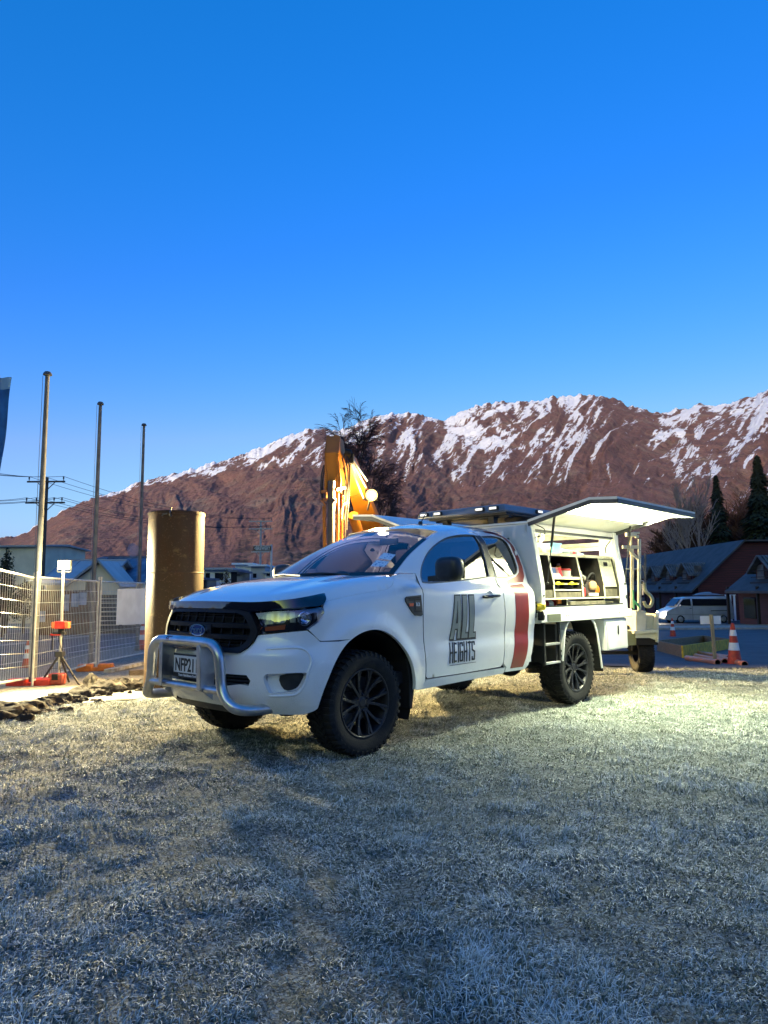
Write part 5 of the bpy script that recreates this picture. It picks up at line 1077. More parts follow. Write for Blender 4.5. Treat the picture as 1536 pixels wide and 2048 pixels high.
def foot(p, rz, label, m):
    o = thing('ballast_block', (p[0], p[1], zt(p[0], p[1])), label, 'fence block', 'plastic blocks under the mesh fence', rz)
    for sg in (-1, 1):
        q = MB(); q.box((sg*.20, 0, .075), (.30, .24, .15)); q.box((sg*.34, 0, .05), (.06, .20, .09)); q.build('foot_half', m, o, bevel=.03, seg=3)
    q = MB(); q.box((0, 0, .04), (.14, .20, .08)); q.build('middle_slot', m, o, bevel=.01)
foot(GP(60, 1374), .15, 'bright red plastic fence foot beside the tripod legs', mat('red_foot', (.65, .04, .02), .45, col2=(.5, .03, .02), vs=8))
foot(GP(191, 1342), .25, 'orange plastic fence foot under the second flagpole', mat('orange_foot', (.70, .20, .02), .5, col2=(.55, .15, .02), vs=8))
# white board hung on the fence
c = [AT(x, y, Y) for x, y, Y in ((220, 1178, F3.y-1.1), (280, 1178, F3.y-.35), (280, 1248, F3.y-.35), (220, 1251, F3.y-1.1))]
dd = (F3-F2).normalized(); 
def onf(px, h):    # point on the fence plane under pixel column
    t = 0
    best = min((abs((768+FPX*((F2+(F3-F2)*k/200).x/(F2+(F3-F2)*k/200).y)*.99)-px), k) for k in range(201))[1]/200
    p = F2+(F3-F2)*best; return Vector((p.x, p.y, p.z+h))
q = MB(); t0, t1 = .26, .86; n_ = Vector((dd.y, -dd.x, 0))*.03
pa, pb = F2+(F3-F2)*t0, F2+(F3-F2)*t1
za, zb, zc2, zd = prop_z(pa, 1178, 220), prop_z(pa, 1250, 220), prop_z(pb, 1177, 280), prop_z(pb, 1248, 280)
P8 = [Vector((pa.x, pa.y, zb)), Vector((pb.x, pb.y, zd)), Vector((pb.x, pb.y, zc2)), Vector((pa.x, pa.y, za))]
q.add([p+n_ for p in P8]+[p+n_*1.25 for p in P8], [(0, 1, 2, 3), (7, 6, 5, 4), (0, 4, 5, 1), (1, 5, 6, 2), (2, 6, 7, 3), (3, 7, 4, 0)])
tag(q.build('blank_sign', FROSTW, bevel=.003), 'blank white board hung on the mesh fence left of the rusty casing', 'sign board')
# flagpoles
def flagpole(bx, by, tx_, ty_, r, label):
    p = GP(bx, by); top = prop_z(p, ty_, tx_); o = thing('flagpole', p, label, 'flagpole', 'grey flagpoles beside the fence')
    H = top-p.z; q = MB(); q.tube([(0, 0, 0), (0, 0, H*.5), (0, 0, H-.06)], [r*1.15, r, r*.78], 14); q.build('pole', GALV2, o)
    q = MB(); q.lathe([(0, H+.02), (r*1.0, H+.012), (r*1.5, H-.02), (r*1.6, H-.05), (r*.7, H-.065), (0, H-.065)], 16); q.build('finial', DGREY, o)
    q = MB(); q.tube([(-r*1.7, 0, H-.06), (-r*1.75, .01, H*.5), (-r*1.5, 0, 1.3)], .005, 4); q.build('halyard', mat('rope_grey', (.3, .3, .3), .9), o)
    q = MB(); q.cyl((0, 0, -.02), (0, 0, .16), r*1.7, r*1.5, 14); q.build('base_collar', GALV2, o)
GALV2 = mat('weathered_pole', (.13, .135, .145), .6, metal=0, col2=(.08, .085, .09), vs=4)
flagpole(66, 1372, 93, 745, .049, 'tallest flagpole, nearest the left edge, in front of the power pole')
flagpole(181, 1332, 202, 805, .047, 'middle flagpole rising from beside the orange fence foot')
flagpole(274, 1302, 287, 848, .047, 'shortest looking flagpole, between the blank board and the rusty casing')
# feather flag at the very edge
p = AT(-30, 1380, 9.0); p.z = zt(p.x, p.y)
o = thing('feather_flag', p, 'blue feather banner with a pale top cut off by the left edge', 'banner')
zt_, zb_ = AT(5, 755, 9).z-p.z, AT(0, 952, 9).z-p.z
q = MB(); q.tube([(-.06, 0, 0), (-.06, 0, zb_), (-.03, 0, zt_+.03)], [.016, .014, .006], 8); q.build('mast', DGREY, o)
def ff(u, v, a, b): 
    h = zb_+(zt_-zb_)*(a+(b-a)*u); k = (a+(b-a)*u); return (-.05+v*(.095+.090*k), .02*sin(v*5+k*7), h)
q = MB(); q.grid(lambda u, v: ff(u, v, 0, .88), 20, 6); q.build('banner_cloth', mat('banner_blue', (.02, .16, .42), .7, col2=(.01, .09, .24), vs=3), o, smooth=80)
q = MB(); q.grid(lambda u, v: ff(u, v, .88, 1), 6, 6); q.build('banner_top', mat('banner_pale', (.25, .42, .58), .7), o, smooth=80)
# floodlight on its tripod
TP = GP(117, 1372); o = thing('floodlight_tripod', TP, 'lit floodlight on a tripod with red battery boxes in front of the fence', 'floodlight')
sc_ = TP.y/FPX; hz = lambda py: prop_z(TP, py, 117)-TP.z
q = MB(); q.cyl((0, 0, .10), (0, 0, hz(1265)), .022); q.cyl((0, 0, hz(1265)), (0, 0, hz(1140)), .026, .022); q.build('mast', GALV, o)
ap = (0, 0, hz(1308))
for a, b in (((-37*sc_, -.05, 0), 1), ((42*sc_, -.03, .02), 1), ((.02, .38, .0), 1)):
    q = MB(); q.tube([ap, a], [.020, .017], 8); q.bar(tuple(Vector(ap)*.55+Vector(a)*.45), (0, 0, .30), .012, .006); q.build('leg', BLACKP, o)
    q = MB(); q.sphere(a, .024, 8, 6); q.build('leg_tip', BLACKP, o)
q = MB(); q.box((0, 0, hz(1308)), (.13, .12, .09)); q.box((-.02, 0, hz(1266)), (.20, .10, .035)); q.bar((-.14, 0, hz(1300)), (-.14, 0, hz(1265)), .02, .02); q.build('bracket', BLACKP, o, bevel=.006)
BR = mat('battery_red', (.58, .035, .025), .4)
q = MB(); q.box((0, 0, hz(1250)), (.17, .14, .13)); bx_ = q.build('battery_box', BR, o, bevel=.01)
q = MB(); q.box((-.115, 0, hz(1250)), (.055, .12, .11)); q.box((.115, 0, hz(1250)), (.055, .12, .11)); q.build('end_caps', mat('cap_orange', (.8, .2, .06), .5), bx_, bevel=.006)
q = MB(); q.box((-.08, 0, hz(1269)), (.18, .08, .035)); q.build('red_lever', BR, o, bevel=.008)
q = MB(); q.box((-.0, -.0, hz(1268)+.045), (.07, .10, .10)); q.build('knuckle', BLACKM, o, bevel=.01)
q = MB(); n0 = 0; q.box((.0, -.06, hz(1357)), (.26, .18, .20)); q.build('ballast_case', mat('ballast_red', (.42, .06, .03), .5, col2=(.3, .05, .03), vs=5), o, bevel=.04, seg=3)
q = MB(); q.box((.0, -.16, hz(1352)), (.10, .02, .10)); q.cyl((0, -.06, 0), (0, -.06, .1), .05); q.build('ballast_strap', BLACKM, o)
q = MB(); q.tube(catmull([(.02, -.02, hz(1262)), (.06, -.03, hz(1290)), (.03, -.05, hz(1320)), (.05, -.06, hz(1345))], 6), .006, 6); q.tube(catmull([(-.03, -.02, hz(1262)), (.0, -.04, hz(1285)), (.05, -.04, hz(1305)), (.02, -.05, hz(1340))], 6), .005, 6); q.build('cable', BLACKP, o)
LH = hz(1130)
q = MB(); q.box((0, .05, LH), (.22, .07, .17)); q.bar((-.12, .03, LH-.02), (-.12, .03, LH-.12), .015, .015); q.bar((.12, .03, LH-.02), (.12, .03, LH-.12), .015, .015); q.bar((-.12, .03, LH-.12), (.12, .03, LH-.12), .02, .02); hd = q.build('lamp_head', DGREY, o, bevel=.006)
q = MB(); q.box((0, .008, LH), (.20, .012, .145)); q.build('lamp_panel', mat('flood_emit', (1, 1, 1), .5, emit=(1, .72, .13), es=1.6), hd)  # yellow panel and white disc on it imitate the lamp's glare
q = MB(); q.lathe([(0, .012), (.055, .010), (.062, 0), (.0, 0)], 20, Matrix.Translation((0, -.002, LH)) @ Matrix.Rotation(pi/2, 4, 'X')); q.build('glare_core', mat('glare_white', (1, 1, 1), .5, emit=(1, .95, .8), es=30), hd)
def spot(nm, loc, d, e, col, r=.1, ang=160, blend=.5, par=None):
    l = bpy.data.lights.new(nm, 'SPOT'); l.energy = e; l.color = col; l.shadow_soft_size = r; l.spot_size = radians(ang); l.spot_blend = blend
    s_ = bpy.data.objects.new(nm, l); COL.objects.link(s_); s_.location = loc; s_.rotation_euler = Vector(d).to_track_quat('-Z', 'Y').to_euler()
    if par: s_.parent = par
    return s_
FLOODE, EXCE = 2700, 6500
spot('flood_light', (0, -.06, LH), (.60, -1, -.50), FLOODE, (1, .84, .44), .12, 125, .8, o)
l = bpy.data.lights.new('flood_spill', 'POINT'); l.energy = 55; l.color = (1, .86, .46); l.shadow_soft_size = .12; s_ = bpy.data.objects.new('flood_spill', l); COL.objects.link(s_); s_.parent = o; s_.location = (0, -.25, LH+.05)
# rusty steel casing
CP = GP(345, 1381); CR_ = 54.5/FPX*CP.y; ctop = prop_z(CP, 1026, 348)-CP.z
def rusty():
    m = bpy.data.materials.new('rusty_casing'); m.use_nodes = True; t = m.node_tree; b = t.nodes['Principled BSDF']; b.inputs['Roughness'].default_value = .58; b.inputs['Metallic'].default_value = 0; b.inputs['Specular IOR Level'].default_value = .3
    tc = t.nodes.new('ShaderNodeTexCoord')
    def nz(s, st, d=6):
        mp = t.nodes.new('ShaderNodeMapping'); mp.inputs['Scale'].default_value = st; t.links.new(tc.outputs['Object'], mp.inputs[0]); n = t.nodes.new('ShaderNodeTexNoise'); n.inputs['Scale'].default_value = s; n.inputs['Detail'].default_value = d; n.inputs['Roughness'].default_value = .7; t.links.new(mp.outputs[0], n.inputs['Vector']); return n
    def mixc(n, a, c, lo, hi):
        r = t.nodes.new('ShaderNodeMapRange'); r.inputs[1].default_value = lo; r.inputs[2].default_value = hi; t.links.new(n.outputs[0], r.inputs[0]); x = t.nodes.new('ShaderNodeMix'); x.data_type = 'RGBA'; t.links.new(r.outputs[0], x.inputs[0])
        for s, q_ in ((6, a), (7, c)):
            if isinstance(q_, tuple): x.inputs[s].default_value = (*q_, 1)
            else: t.links.new(q_.outputs[2], x.inputs[s])
        return x
    x = mixc(nz(1.1, (1, 1, .8)), (.042, .022, .006), (.052, .018, .005), .42, .6); x = mixc(nz(3.5, (1, 1, .35)), x, (.040, .022, .010), .40, .56); x = mixc(nz(28, (1, 1, 1)), x, (.10, .055, .03), .58, .66); x = mixc(nz(2.2, (1, 1, 2.5)), x, (.11, .07, .025), .58, .68)
    t.links.new(x.outputs[2], b.inputs['Base Color']); u = t.nodes.new('ShaderNodeBump'); u.inputs['Strength'].default_value = .35; u.inputs['Distance'].default_value = .01; t.links.new(nz(30, (1, 1, 1), 8).outputs[0], u.inputs['Height']); t.links.new(u.outputs[0], b.inputs['Normal']); return m
o = thing('steel_casing', CP, 'tall rusty yellow-brown steel drilling casing standing left of the pickup', 'steel pipe')
q = MB(); s1 = ctop*.655
q.lathe([(CR_-.025, .02), (CR_, 0), (CR_, s1-.012), (CR_+.006, s1), (CR_, s1+.012), (CR_, ctop-.005), (CR_-.004, ctop), (CR_-.03, ctop), (CR_-.03, .02)], 72); RU_ = rusty(); cs = q.build('casing_wall', RU_, o, smooth=12)
q = MB(); q.lathe([(CR_+.002, ctop-.02), (CR_+.012, ctop-.02), (CR_+.012, ctop-.055), (CR_+.002, ctop-.055)], 60); q.build('top_ring', RU_, o)
q = MB(); M = Matrix.Translation((.04, -CR_-.03, ctop-.06)) @ Matrix.Rotation(pi/2, 4, 'Y'); q.lathe([(.045+.012*cos(k*pi/4), .012*sin(k*pi/4)) for k in range(8)], 16, M, True); q.cyl((.04, -CR_-.02, ctop-.02), (.04, -CR_-.02, ctop+.04), .013); q.build('lifting_ring', DGREY, o)
q = MB(); q.tube([(-.02, -CR_-.015, ctop-.06), (-.09, -CR_-.012, ctop-.07), (-.10, -CR_-.01, ctop-.10)], .012, 6); q.build('hook', DGREY, o)
# planks by the casing
p = GP(250, 1350)
for k, (a, b, lab) in enumerate(((GP(215, 1347), GP(292, 1330), 'long pale frosted plank lying left of the rusty casing'), (GP(258, 1352), GP(300, 1350), 'short brown timber block at the foot of the rusty casing'))):
    q = MB(); q.bar(Vector(a)+Vector((0, 0, .05)), Vector(b)+Vector((0, 0, .06)), .16 if k == 0 else .2, .07 if k == 0 else .12); tag(q.build('plank', mat('frosted_plank', (.5, .46, .36), .8, col2=(.3, .24, .15), vs=6) if k == 0 else TIMBER, bevel=.005, loc=None), lab, 'plank')
# dug soil
SOIL = mat('dark_soil', (.022, .015, .011), .95, col2=(.16, .14, .10), vs=7, vlo=.56, vhi=.74, bump=1.0, bs=22, detail=8)
q = MB(); rr_ = random.Random(4)
def clod(px, py, r, hh):
    p = GP(px, py); n0 = len(q.v); q.sphere((0, 0, 0), 1, 20, 12)
    for i in range(n0, len(q.v)):
        v = Vector(q.v[i]); k = 1+.45*noise.noise(v*1.3+Vector((px, py, 0)))+.30*noise.noise(v*3.3+Vector((px, 0, py)))+.15*noise.noise(v*8+Vector((px, 0, py)))
        q.v[i] = (p.x+v.x*k*r, p.y+v.y*k*r*.7, p.z+max(-.05, v.z*k*hh))
for px, py, r, hh in ((8, 1432, .30, .13), (45, 1422, .26, .10), (85, 1412, .25, .09), (125, 1402, .22, .12), (160, 1396, .22, .13), (195, 1391, .18, .10), (185, 1378, .24, .20), (215, 1384, .26, .18), (250, 1380, .24, .16), (283, 1376, .25, .16), (228, 1372, .2, .12), (310, 1378, .2, .14), (-30, 1440, .3, .12)): clod(px, py, r, hh)
for k in range(140):
    t = rr_.random(); px, py = (-10+330*t+rr_.gauss(0, 14), 1436-66*t+rr_.gauss(0, 7)); clod(px, py, .03+.07*rr_.random()**2, .03+.05*rr_.random()) if k % 2 else None
tag(q.build('soil', SOIL, smooth=60, merge=False), 'dark clods of dug soil along the lawn edge by the tripod', 'soil', kind='stuff')
# cones
CN = {}
def cone(px, py, topy, label, rz=0, loc=None):
    p = loc or GP(px, py); h = prop_z(p, topy, px)-p.z; o = thing('traffic_cone', p, label, 'traffic cone', 'orange and white traffic cones', rz)
    q = MB(); n = 8; R = lambda t: h*(.165-.125*t)
    q.lathe([(R(0)*1.0, .03*h), (R(1), h*.985), (R(1)*.6, h), (0, h)], 22); q.build('cone_body', ORANGE, o)
    for t0, t1 in ((.36, .54), (.70, .84)): q = MB(); q.lathe([(R(t0)+.004, h*t0), (R(t1)+.004, h*t1)], 22); q.build('reflective_band', CONEW, o)
    q = MB(); q.box((0, 0, h*.022), (h*.44, h*.44, h*.045)); q.build('cone_base', CBASE, o, bevel=.008); return o
cone(53, 1336, 1282, 'pale traffic cone behind the mesh fence near the left edge'); cone(284, 1300, 1243, 'traffic cone half hidden behind the left side of the rusty casing')
cone(1346, 1274, 1236, 'small distant traffic cone behind the wooden planter frame')
cone(1470, 1331, 1246, 'tall traffic cone at the far right beside the wooden stake sign')
# ------------------------------------------------------------------ power poles and lines
WOODP = mat('pole_timber', (.11, .085, .07), .85, col2=(.07, .055, .05), vs=4, stretch=(1, 1, .2)); PALEP = mat('pole_concrete', (.42, .42, .40), .7)
def ppole(p, topz, arms, label, m, r=.15):
    o = thing('power_pole', p, label, 'power pole', 'power poles along the road'); q = MB(); q.tube([(0, 0, 0), (0, 0, topz-p.z)], [r, r*.7], 12); q.build('pole', m, o); ends = []
    for z, hw, ins, dx in arms:
        h = z-p.z; q = MB(); q.bar((-hw+dx, -.16, h), (hw+dx, -.16, h), .12, .12); q.bar((-hw*.5+dx, -.14, h), (0, -.1, h-.7), .05, .05); q.bar((hw*.5+dx, -.14, h), (0, -.1, h-.7), .05, .05); a = q.build('crossarm', m, o)
        for f in ins:
            q = MB(); q.cyl((f*hw+dx, -.16, h+.05), (f*hw+dx, -.16, h+.20), .025); q.lathe([(0, .40), (.055, .38), (.06, .30), (.045, .28), (.06, .22), (.05, .18), (0, .18)], 10, Matrix.Translation((f*hw+dx, -.16, h))); q.build('insulator', DGREY, a); ends.append(Vector((p.x+f*hw+dx, p.y-.16, z+.40)))
    return ends
Yp = 54.; pb_ = AT(84, 1185, Yp); pb_.z = zt(pb_.x, pb_.y); Z_ = lambda py, Y, px=84: AT(px, py, Y).z
e1 = ppole(pb_, Z_(955, Yp), ((Z_(964, Yp), 1.45, (-.9, -.1, .92), 0), (Z_(1006, Yp), 1.5, (-.95, -.45, .45, .85), 0)), 'tall dark power pole with two crossarms behind the first flagpole', WOODP)
q = MB(); q.cyl((-.55, -.25, Z_(1012, Yp)-pb_.z), (-1.3, -.25, Z_(1012, Yp)-pb_.z), .11); 
Yq = 88.; pc_ = AT(520, 1185, Yq); pc_.z = zt(pc_.x, pc_.y)
e2 = ppole(pc_, Z_(1041, Yq, 520), ((Z_(1043, Yq, 520), 1.45, (-.9, .3, .92), 0), (Z_(1058, Yq, 520), 1.45, (-.9, .5, .7, .85), 0), (Z_(1104, Yq, 520), 1.1, (-.9, .9), 0)), 'pale distant power pole with crossarms rising behind the BREWERY sign', PALEP)
def wire(a, b, sag): return [a+(b-a)*(k/20)+Vector((0, 0, -sag*4*(k/20)*(1-k/20))) for k in range(21)]
lft = [AT(-260, y, 36.) for y in (862, 893, 898, 968, 973, 985, 990)]
for k in range(7):
    q = MB(); q.tube(wire(lft[k], e1[k], .5), .016, 4, False); q.build('tmp', BLACKM) if 0 else None
    q.tube(wire(e1[k], e2[k], 1.0)[0:], .016, 4, False)
    tag(q.build('power_line', BLACKM, merge=False), ['overhead line on the left insulator of the top crossarm', 'overhead line on the middle insulator of the top crossarm', 'overhead line on the right insulator of the top crossarm', 'overhead line on the leftmost insulator of the lower crossarm', 'overhead line on the second insulator of the lower crossarm', 'overhead line on the third insulator of the lower crossarm', 'overhead line on the rightmost insulator of the lower crossarm'][k], 'power line', 'overhead power lines')
# brewery sign
p = AT(542, 1180, 50.); p.z = zt(p.x, p.y); o = thing('brewery_sign', p, 'brown sign reading BREWERY with an arrow on a white post', 'road sign')
h = lambda py: AT(542, py, 50.).z-p.z
q = MB(); q.cyl((0, 0, 0), (0, 0, h(1089)), .07); q.build('post', mat('sign_post', (.62, .62, .60), .5), o)
w0 = -36*50/FPX; q = MB(); q.box((w0/2, -.08, (h(1091)+h(1103))/2), (-w0, .04, h(1091)-h(1103))); sb = q.build('sign_panel', mat('sign_brown', (.10, .045, .025), .5), o, bevel=.01)
q = MB(); textmb(q, '<BREWERY', .36, lambda u, v, w_: (w0/2+u*.62, -.105-w_, (h(1091)+h(1103))/2+v), .002, .006); WS = mat('sign_white', (.75, .72, .66), .5); q.build('sign_text', WS, sb, smooth=0)
q = MB()
for z in (h(1091.8), h(1102.3)): q.box((w0/2, -.103, z), (-w0, .006, .03))
q.build('sign_border', WS, sb)
# ------------------------------------------------------------------ buildings over the road
CREAM = mat('cream_render', (.80, .70, .50), .8, col2=(.70, .61, .44), vs=1); WHT = mat('white_render', (.84, .84, .84), .8, col2=(.78, .78, .79), vs=1); BLUER = mat('blue_steel_roof', (.07, .10, .16), .45, col2=(.16, .20, .27), vs=1.3, vlo=.5, vhi=.7); PALER = mat('pale_steel_roof', (.42, .43, .44), .45, col2=(.34, .35, .36), vs=1); DARKW = mat('dark_window', (.012, .014, .018), .12); BRN = mat('brown_wall', (.17, .085, .055), .8, col2=(.11, .06, .045), vs=2.5)
def gable(name, label, cx, cy, L, Wd, eave, ridge, rz, wall, roof_, over=.35, wins=(), group=None, ribs=True):
    g0 = zt(cx, cy); o = thing(name, (cx, cy, g0), label, 'house', group, rz); e, r = eave-g0, ridge-g0
    q = MB(); x, y = L/2, Wd/2
    q.add([(-x, -y, 0), (x, -y, 0), (x, y, 0), (-x, y, 0), (-x, -y, e), (x, -y, e), (x, y, e), (-x, y, e), (-x, 0, r-.05), (x, 0, r-.05)], [(0, 1, 5, 4), (2, 3, 7, 6), (1, 2, 6, 9, 5), (3, 0, 4, 8, 7)]); q.build('wall', wall, o)
    sl = (r-e)/y; q = MB(); X, Yy = x+over, y+over; ez = e-over*sl
    for sg in (-1, 1): q.add([(-X, sg*Yy, ez), (X, sg*Yy, ez), (X, 0, r), (-X, 0, r), (-X, sg*Yy, ez+.12), (X, sg*Yy, ez+.12), (X, 0, r+.12), (-X, 0, r+.12)], [(0, 1, 2, 3), (4, 5, 6, 7), (0, 4, 5, 1), (0, 3, 7, 4), (1, 5, 6, 2)])
    if ribs:
        n = int(2*X/.8)
        for k in range(n+1):
            xx = -X+2*X*k/n
            for sg in (-1, 1): q.bar((xx, sg*Yy, ez+.13), (xx, 0, r+.13), .05, .05)
    q.bar((-X, 0, r+.12), (X, 0, r+.12), .25, .08); q.build('roof', roof_, o)
    for (face, u, z, w_, hh) in wins:
        q = MB(); f = MB()
        if face == 'f': a = (u, -y-.02, z); dsz = (w_, .04, hh); fs = (w_+.14, .06, .07)
        elif face == 'l': a = (-x-.02, u, z); dsz = (.04, w_, hh); fs = (.06, w_+.14, .07)
        else: a = (x+.02, u, z); dsz = (.04, w_, hh); fs = (.06, w_+.14, .07)
        q.box(a, dsz); wi = q.build('window', DARKW, o); f.box((a[0], a[1], z-hh/2), fs); f.box((a[0], a[1], z+hh/2), fs); f.box((a[0], a[1], z), (dsz[0]*.06 if dsz[0] > .1 else .06, dsz[1]*.06 if dsz[1] > .1 else .06, hh)); f.build('frame', WHT, wi)
    return o
zz = lambda px, py, Y: AT(px, py, Y).z
xx = lambda px, Y: AT(px, 1150, Y).x
# cream gabled building with blue roof
Y = 44.
gable('gabled_shed', 'cream gable building with a dark blue metal roof behind the second flagpole', xx(232, Y)+.2, Y+3.5, (xx(300, Y)-xx(190, Y)), 8.4, zz(250, 1164, Y), zz(250, 1118, Y+3), 0.0, CREAM, BLUER, wins=(('f', -.3, .9, 1.3, .5), ('f', 1.4, .9, 1.3, .5)))
Y = 41.
o = gable('gabled_house', 'pale roofed house with a cream gable wall glaring behind the floodlight', xx(150, Y), Y+3, xx(205, Y)-xx(100, Y), 7.2, zz(150, 1166, Y), zz(150, 1124, Y+3), 0.06, CREAM, PALER, wins=(('f', 1.6, 1.6, 1.2, .8),))
q = MB(); za, zp = zz(150, 1163, 40)-o.location.z, zz(193, 1124, 40)-o.location.z; xr = xx(192, 40)-o.location.x
q.add([(xr-1.7, -4.3, 0), (xr+1.1, -4.3, 0), (xr+1.1, -4.3, za), (xr, -4.3, zp-.1), (xr-1.7, -4.3, za-.25), (xr-1.7, -1, 0), (xr+1.1, -1, 0), (xr+1.1, -1, za), (xr, -1, zp-.1), (xr-1.7, -1, za-.25)], [(0, 1, 2, 3, 4), (1, 6, 7, 2), (0, 4, 9, 5)]); q.build('porch_wall', CREAM, o)
q = MB(); q.bar((xr-1.9, -4.5, za-.35), (xr, -4.5, zp+.05), .1, .14, (0, 1, 0)); q.bar((xr+1.3, -4.5, za-.35), (xr, -4.5, zp+.05), .1, .14, (0, 1, 0)); q.add([(xr-1.9, -4.6, za-.30), (xr, -4.6, zp+.1), (xr, -1, zp+.1), (xr-1.9, -1, za-.30), (xr+1.3, -4.6, za-.3), (xr+1.3, -1, za-.3)], [(0, 1, 2, 3), (1, 4, 5, 2)]); q.build('porch_roof', PALER, o)
q = MB(); q.box((xr-.3, -4.33, za-.28), (.8, .04, .7)); q.build('window', mat('boarded_brown', (.16, .10, .05), .7), o)
Y = 58.
gable('flat_shed', 'cream block with a thin pale roof line at the left behind the dark tree', xx(52, Y), Y+3, xx(105, Y)-xx(12, Y), 7, zz(52, 1094, Y), zz(52, 1089, Y), -.05, CREAM, PALER, wins=(('f', -1.2, 3.2, 1.0, .9), ('f', .8, 3.2, .6, .5)), ribs=False)
Y = 78.
gable('brown_roof_house', 'low dark red-brown roof showing above the blue metal roof', xx(238, Y), Y+3, xx(285, Y)-xx(192, Y), 8, zz(240, 1122, Y), zz(240, 1112, Y), 0, BRN, mat('maroon_roof', (.11, .045, .045), .6), ribs=False)
def blockhouse(name, label, parts, Y):
    x0 = xx(parts[0][0], Y); g0 = zt(x0, Y); o = thing(name, (x0, Y, g0), label, 'house')
    for (a, b, top, dep, m, wins, fas) in parts:
        q = MB(); xa, xb = xx(a, Y)-x0, xx(b, Y)-x0; h = zz(a, top, Y)-g0; q.box(((xa+xb)/2, dep/2+(.0), h/2), (xb-xa, dep, h)); w_ = q.build('wall', m, o)
        q = MB(); q.box(((xa+xb)/2, dep/2-.2, h+.10), (xb-xa+.5, dep+.7, .18)); q.build('flat_roof', fas, o)
        for (p0, p1, t, b_) in wins:
            q = MB(); za, zb = zz(p0, t, Y)-g0, zz(p0, b_, Y)-g0; q.box(((xx(p0, Y)+xx(p1, Y))/2-x0, -.02, (za+zb)/2), (xx(p1, Y)-xx(p0, Y), .05, za-zb)); wi = q.build('window', DARKW, o); q = MB(); q.box(((xx(p0, Y)+xx(p1, Y))/2-x0, -.05, zb-.04), (xx(p1, Y)-xx(p0, Y)+.2, .08, .07)); q.build('frame', WHT, wi)
    return o
blockhouse('white_house', 'low white house with dark square windows right of the rusty casing', ((405, 462, 1140, 7, WHT, ((411, 420, 1146, 1158), (430, 447, 1146, 1160)), PALER), (462, 474, 1144, 6, DARKW, (), BLUER)), 64.)
blockhouse('white_cube_house', 'taller white cube house with dark windows left of the BREWERY sign post', ((470, 502, 1130, 8, WHT, ((476, 486, 1142, 1153), (490, 496, 1143, 1153)), WHT), (502, 530, 1133, 8, mat('pale_grey_render', (.46, .46, .48), .8), ((506, 513, 1147, 1156),), WHT), (530, 556, 1147, 6, WHT, ((534, 550, 1147, 1152),), PALER)), 72.)
blockhouse('corner_shed', 'dark blue roofed shed tucked between the rusty casing and the white house', ((380, 404, 1160, 5, DARKW, (), BLUER),), 58.)
# flue with steam
p = AT(276, 1118, 60.); o = thing('flue', (p.x, p.y, p.z-.9), 'small white roof flue with steam beside the third flagpole', 'chimney'); q = MB(); q.cyl((0, 0, -1), (0, 0, .9), .18); q.lathe([(0, 1.02), (.26, 1.0), (.28, .92), (.0, .90)], 12); q.build('pipe', WHT, o)
m = bpy.data.materials.new('steam'); m.use_nodes = True; t = m.node_tree; t.nodes.clear(); ou = t.nodes.new('ShaderNodeOutputMaterial'); pv = t.nodes.new('ShaderNodeVolumePrincipled'); pv.inputs['Color'].default_value = (.95, .97, 1, 1); pv.inputs['Density'].default_value = .5; t.links.new(pv.outputs[0], ou.inputs['Volume'])
q = MB(); q.sphere((p.x-.45, p.y, p.z+.75), .55, 14, 10, (.9, .8, 1.15)); tag(q.build('steam', m), 'white puff of steam over the roof flue', 'steam', kind='stuff')
# things over the road: brown wall with posters, hedge
Y = 32.; x0, x1 = xx(70, Y), xx(200, Y); g0 = zt(x0, Y); o = thing('timber_wall', ((x0+x1)/2, Y, g0), 'reddish brown timber wall with pale posters over the road behind the fence', 'wall')
q = MB(); hw = (x1-x0)/2; n = 22
for k in range(n): q.box((-hw+2*hw*(k+.5)/n, .01*(k % 2), 1.0), (2*hw/n-.012, .05, 2.0))
q.build('boards', BRN, o)
for a, b, t_, b_, m_ in ((126, 141, 1189, 1222, 'p1'), (146, 160, 1187, 1214, 'p2'), (161, 176, 1185, 1210, 'p3'), (79, 95, 1222, 1244, 'p4')):
    q = MB(); xa, xb = xx(a, Y)-o.location.x, xx(b, Y)-o.location.x; q.box(((xa+xb)/2, -.05, (zz(a, t_, Y)+zz(a, b_, Y))/2-g0), (xb-xa, .02, zz(a, t_, Y)-zz(a, b_, Y))); q.build('poster', mat('poster_blue_grey', (.40, .46, .58), .6, col2=(.20, .24, .34), vs=2.2, vlo=.45, vhi=.6), o)
Y = 33.; x0, x1 = xx(200, Y), xx(420, Y); g0 = zt(x0, Y); o = thing('dark_fence', ((x0+x1)/2, Y, g0), 'dark slatted fence over the road behind the blank board', 'fence')
q = MB(); hw = (x1-x0)/2
for k in range(9): q.box((0, 0, .12+.2*k), (2*hw, .04, .16))
q.build('slats', mat('dark_slats', (.035, .033, .035), .8, col2=(.07, .06, .05), vs=2), o)
for k in range(6): q = MB(); q.box((-hw+2*hw*k/5, .06, .95), (.10, .08, 1.9)); q.build('post', mat('dark_slats', (0, 0, 0)), o)
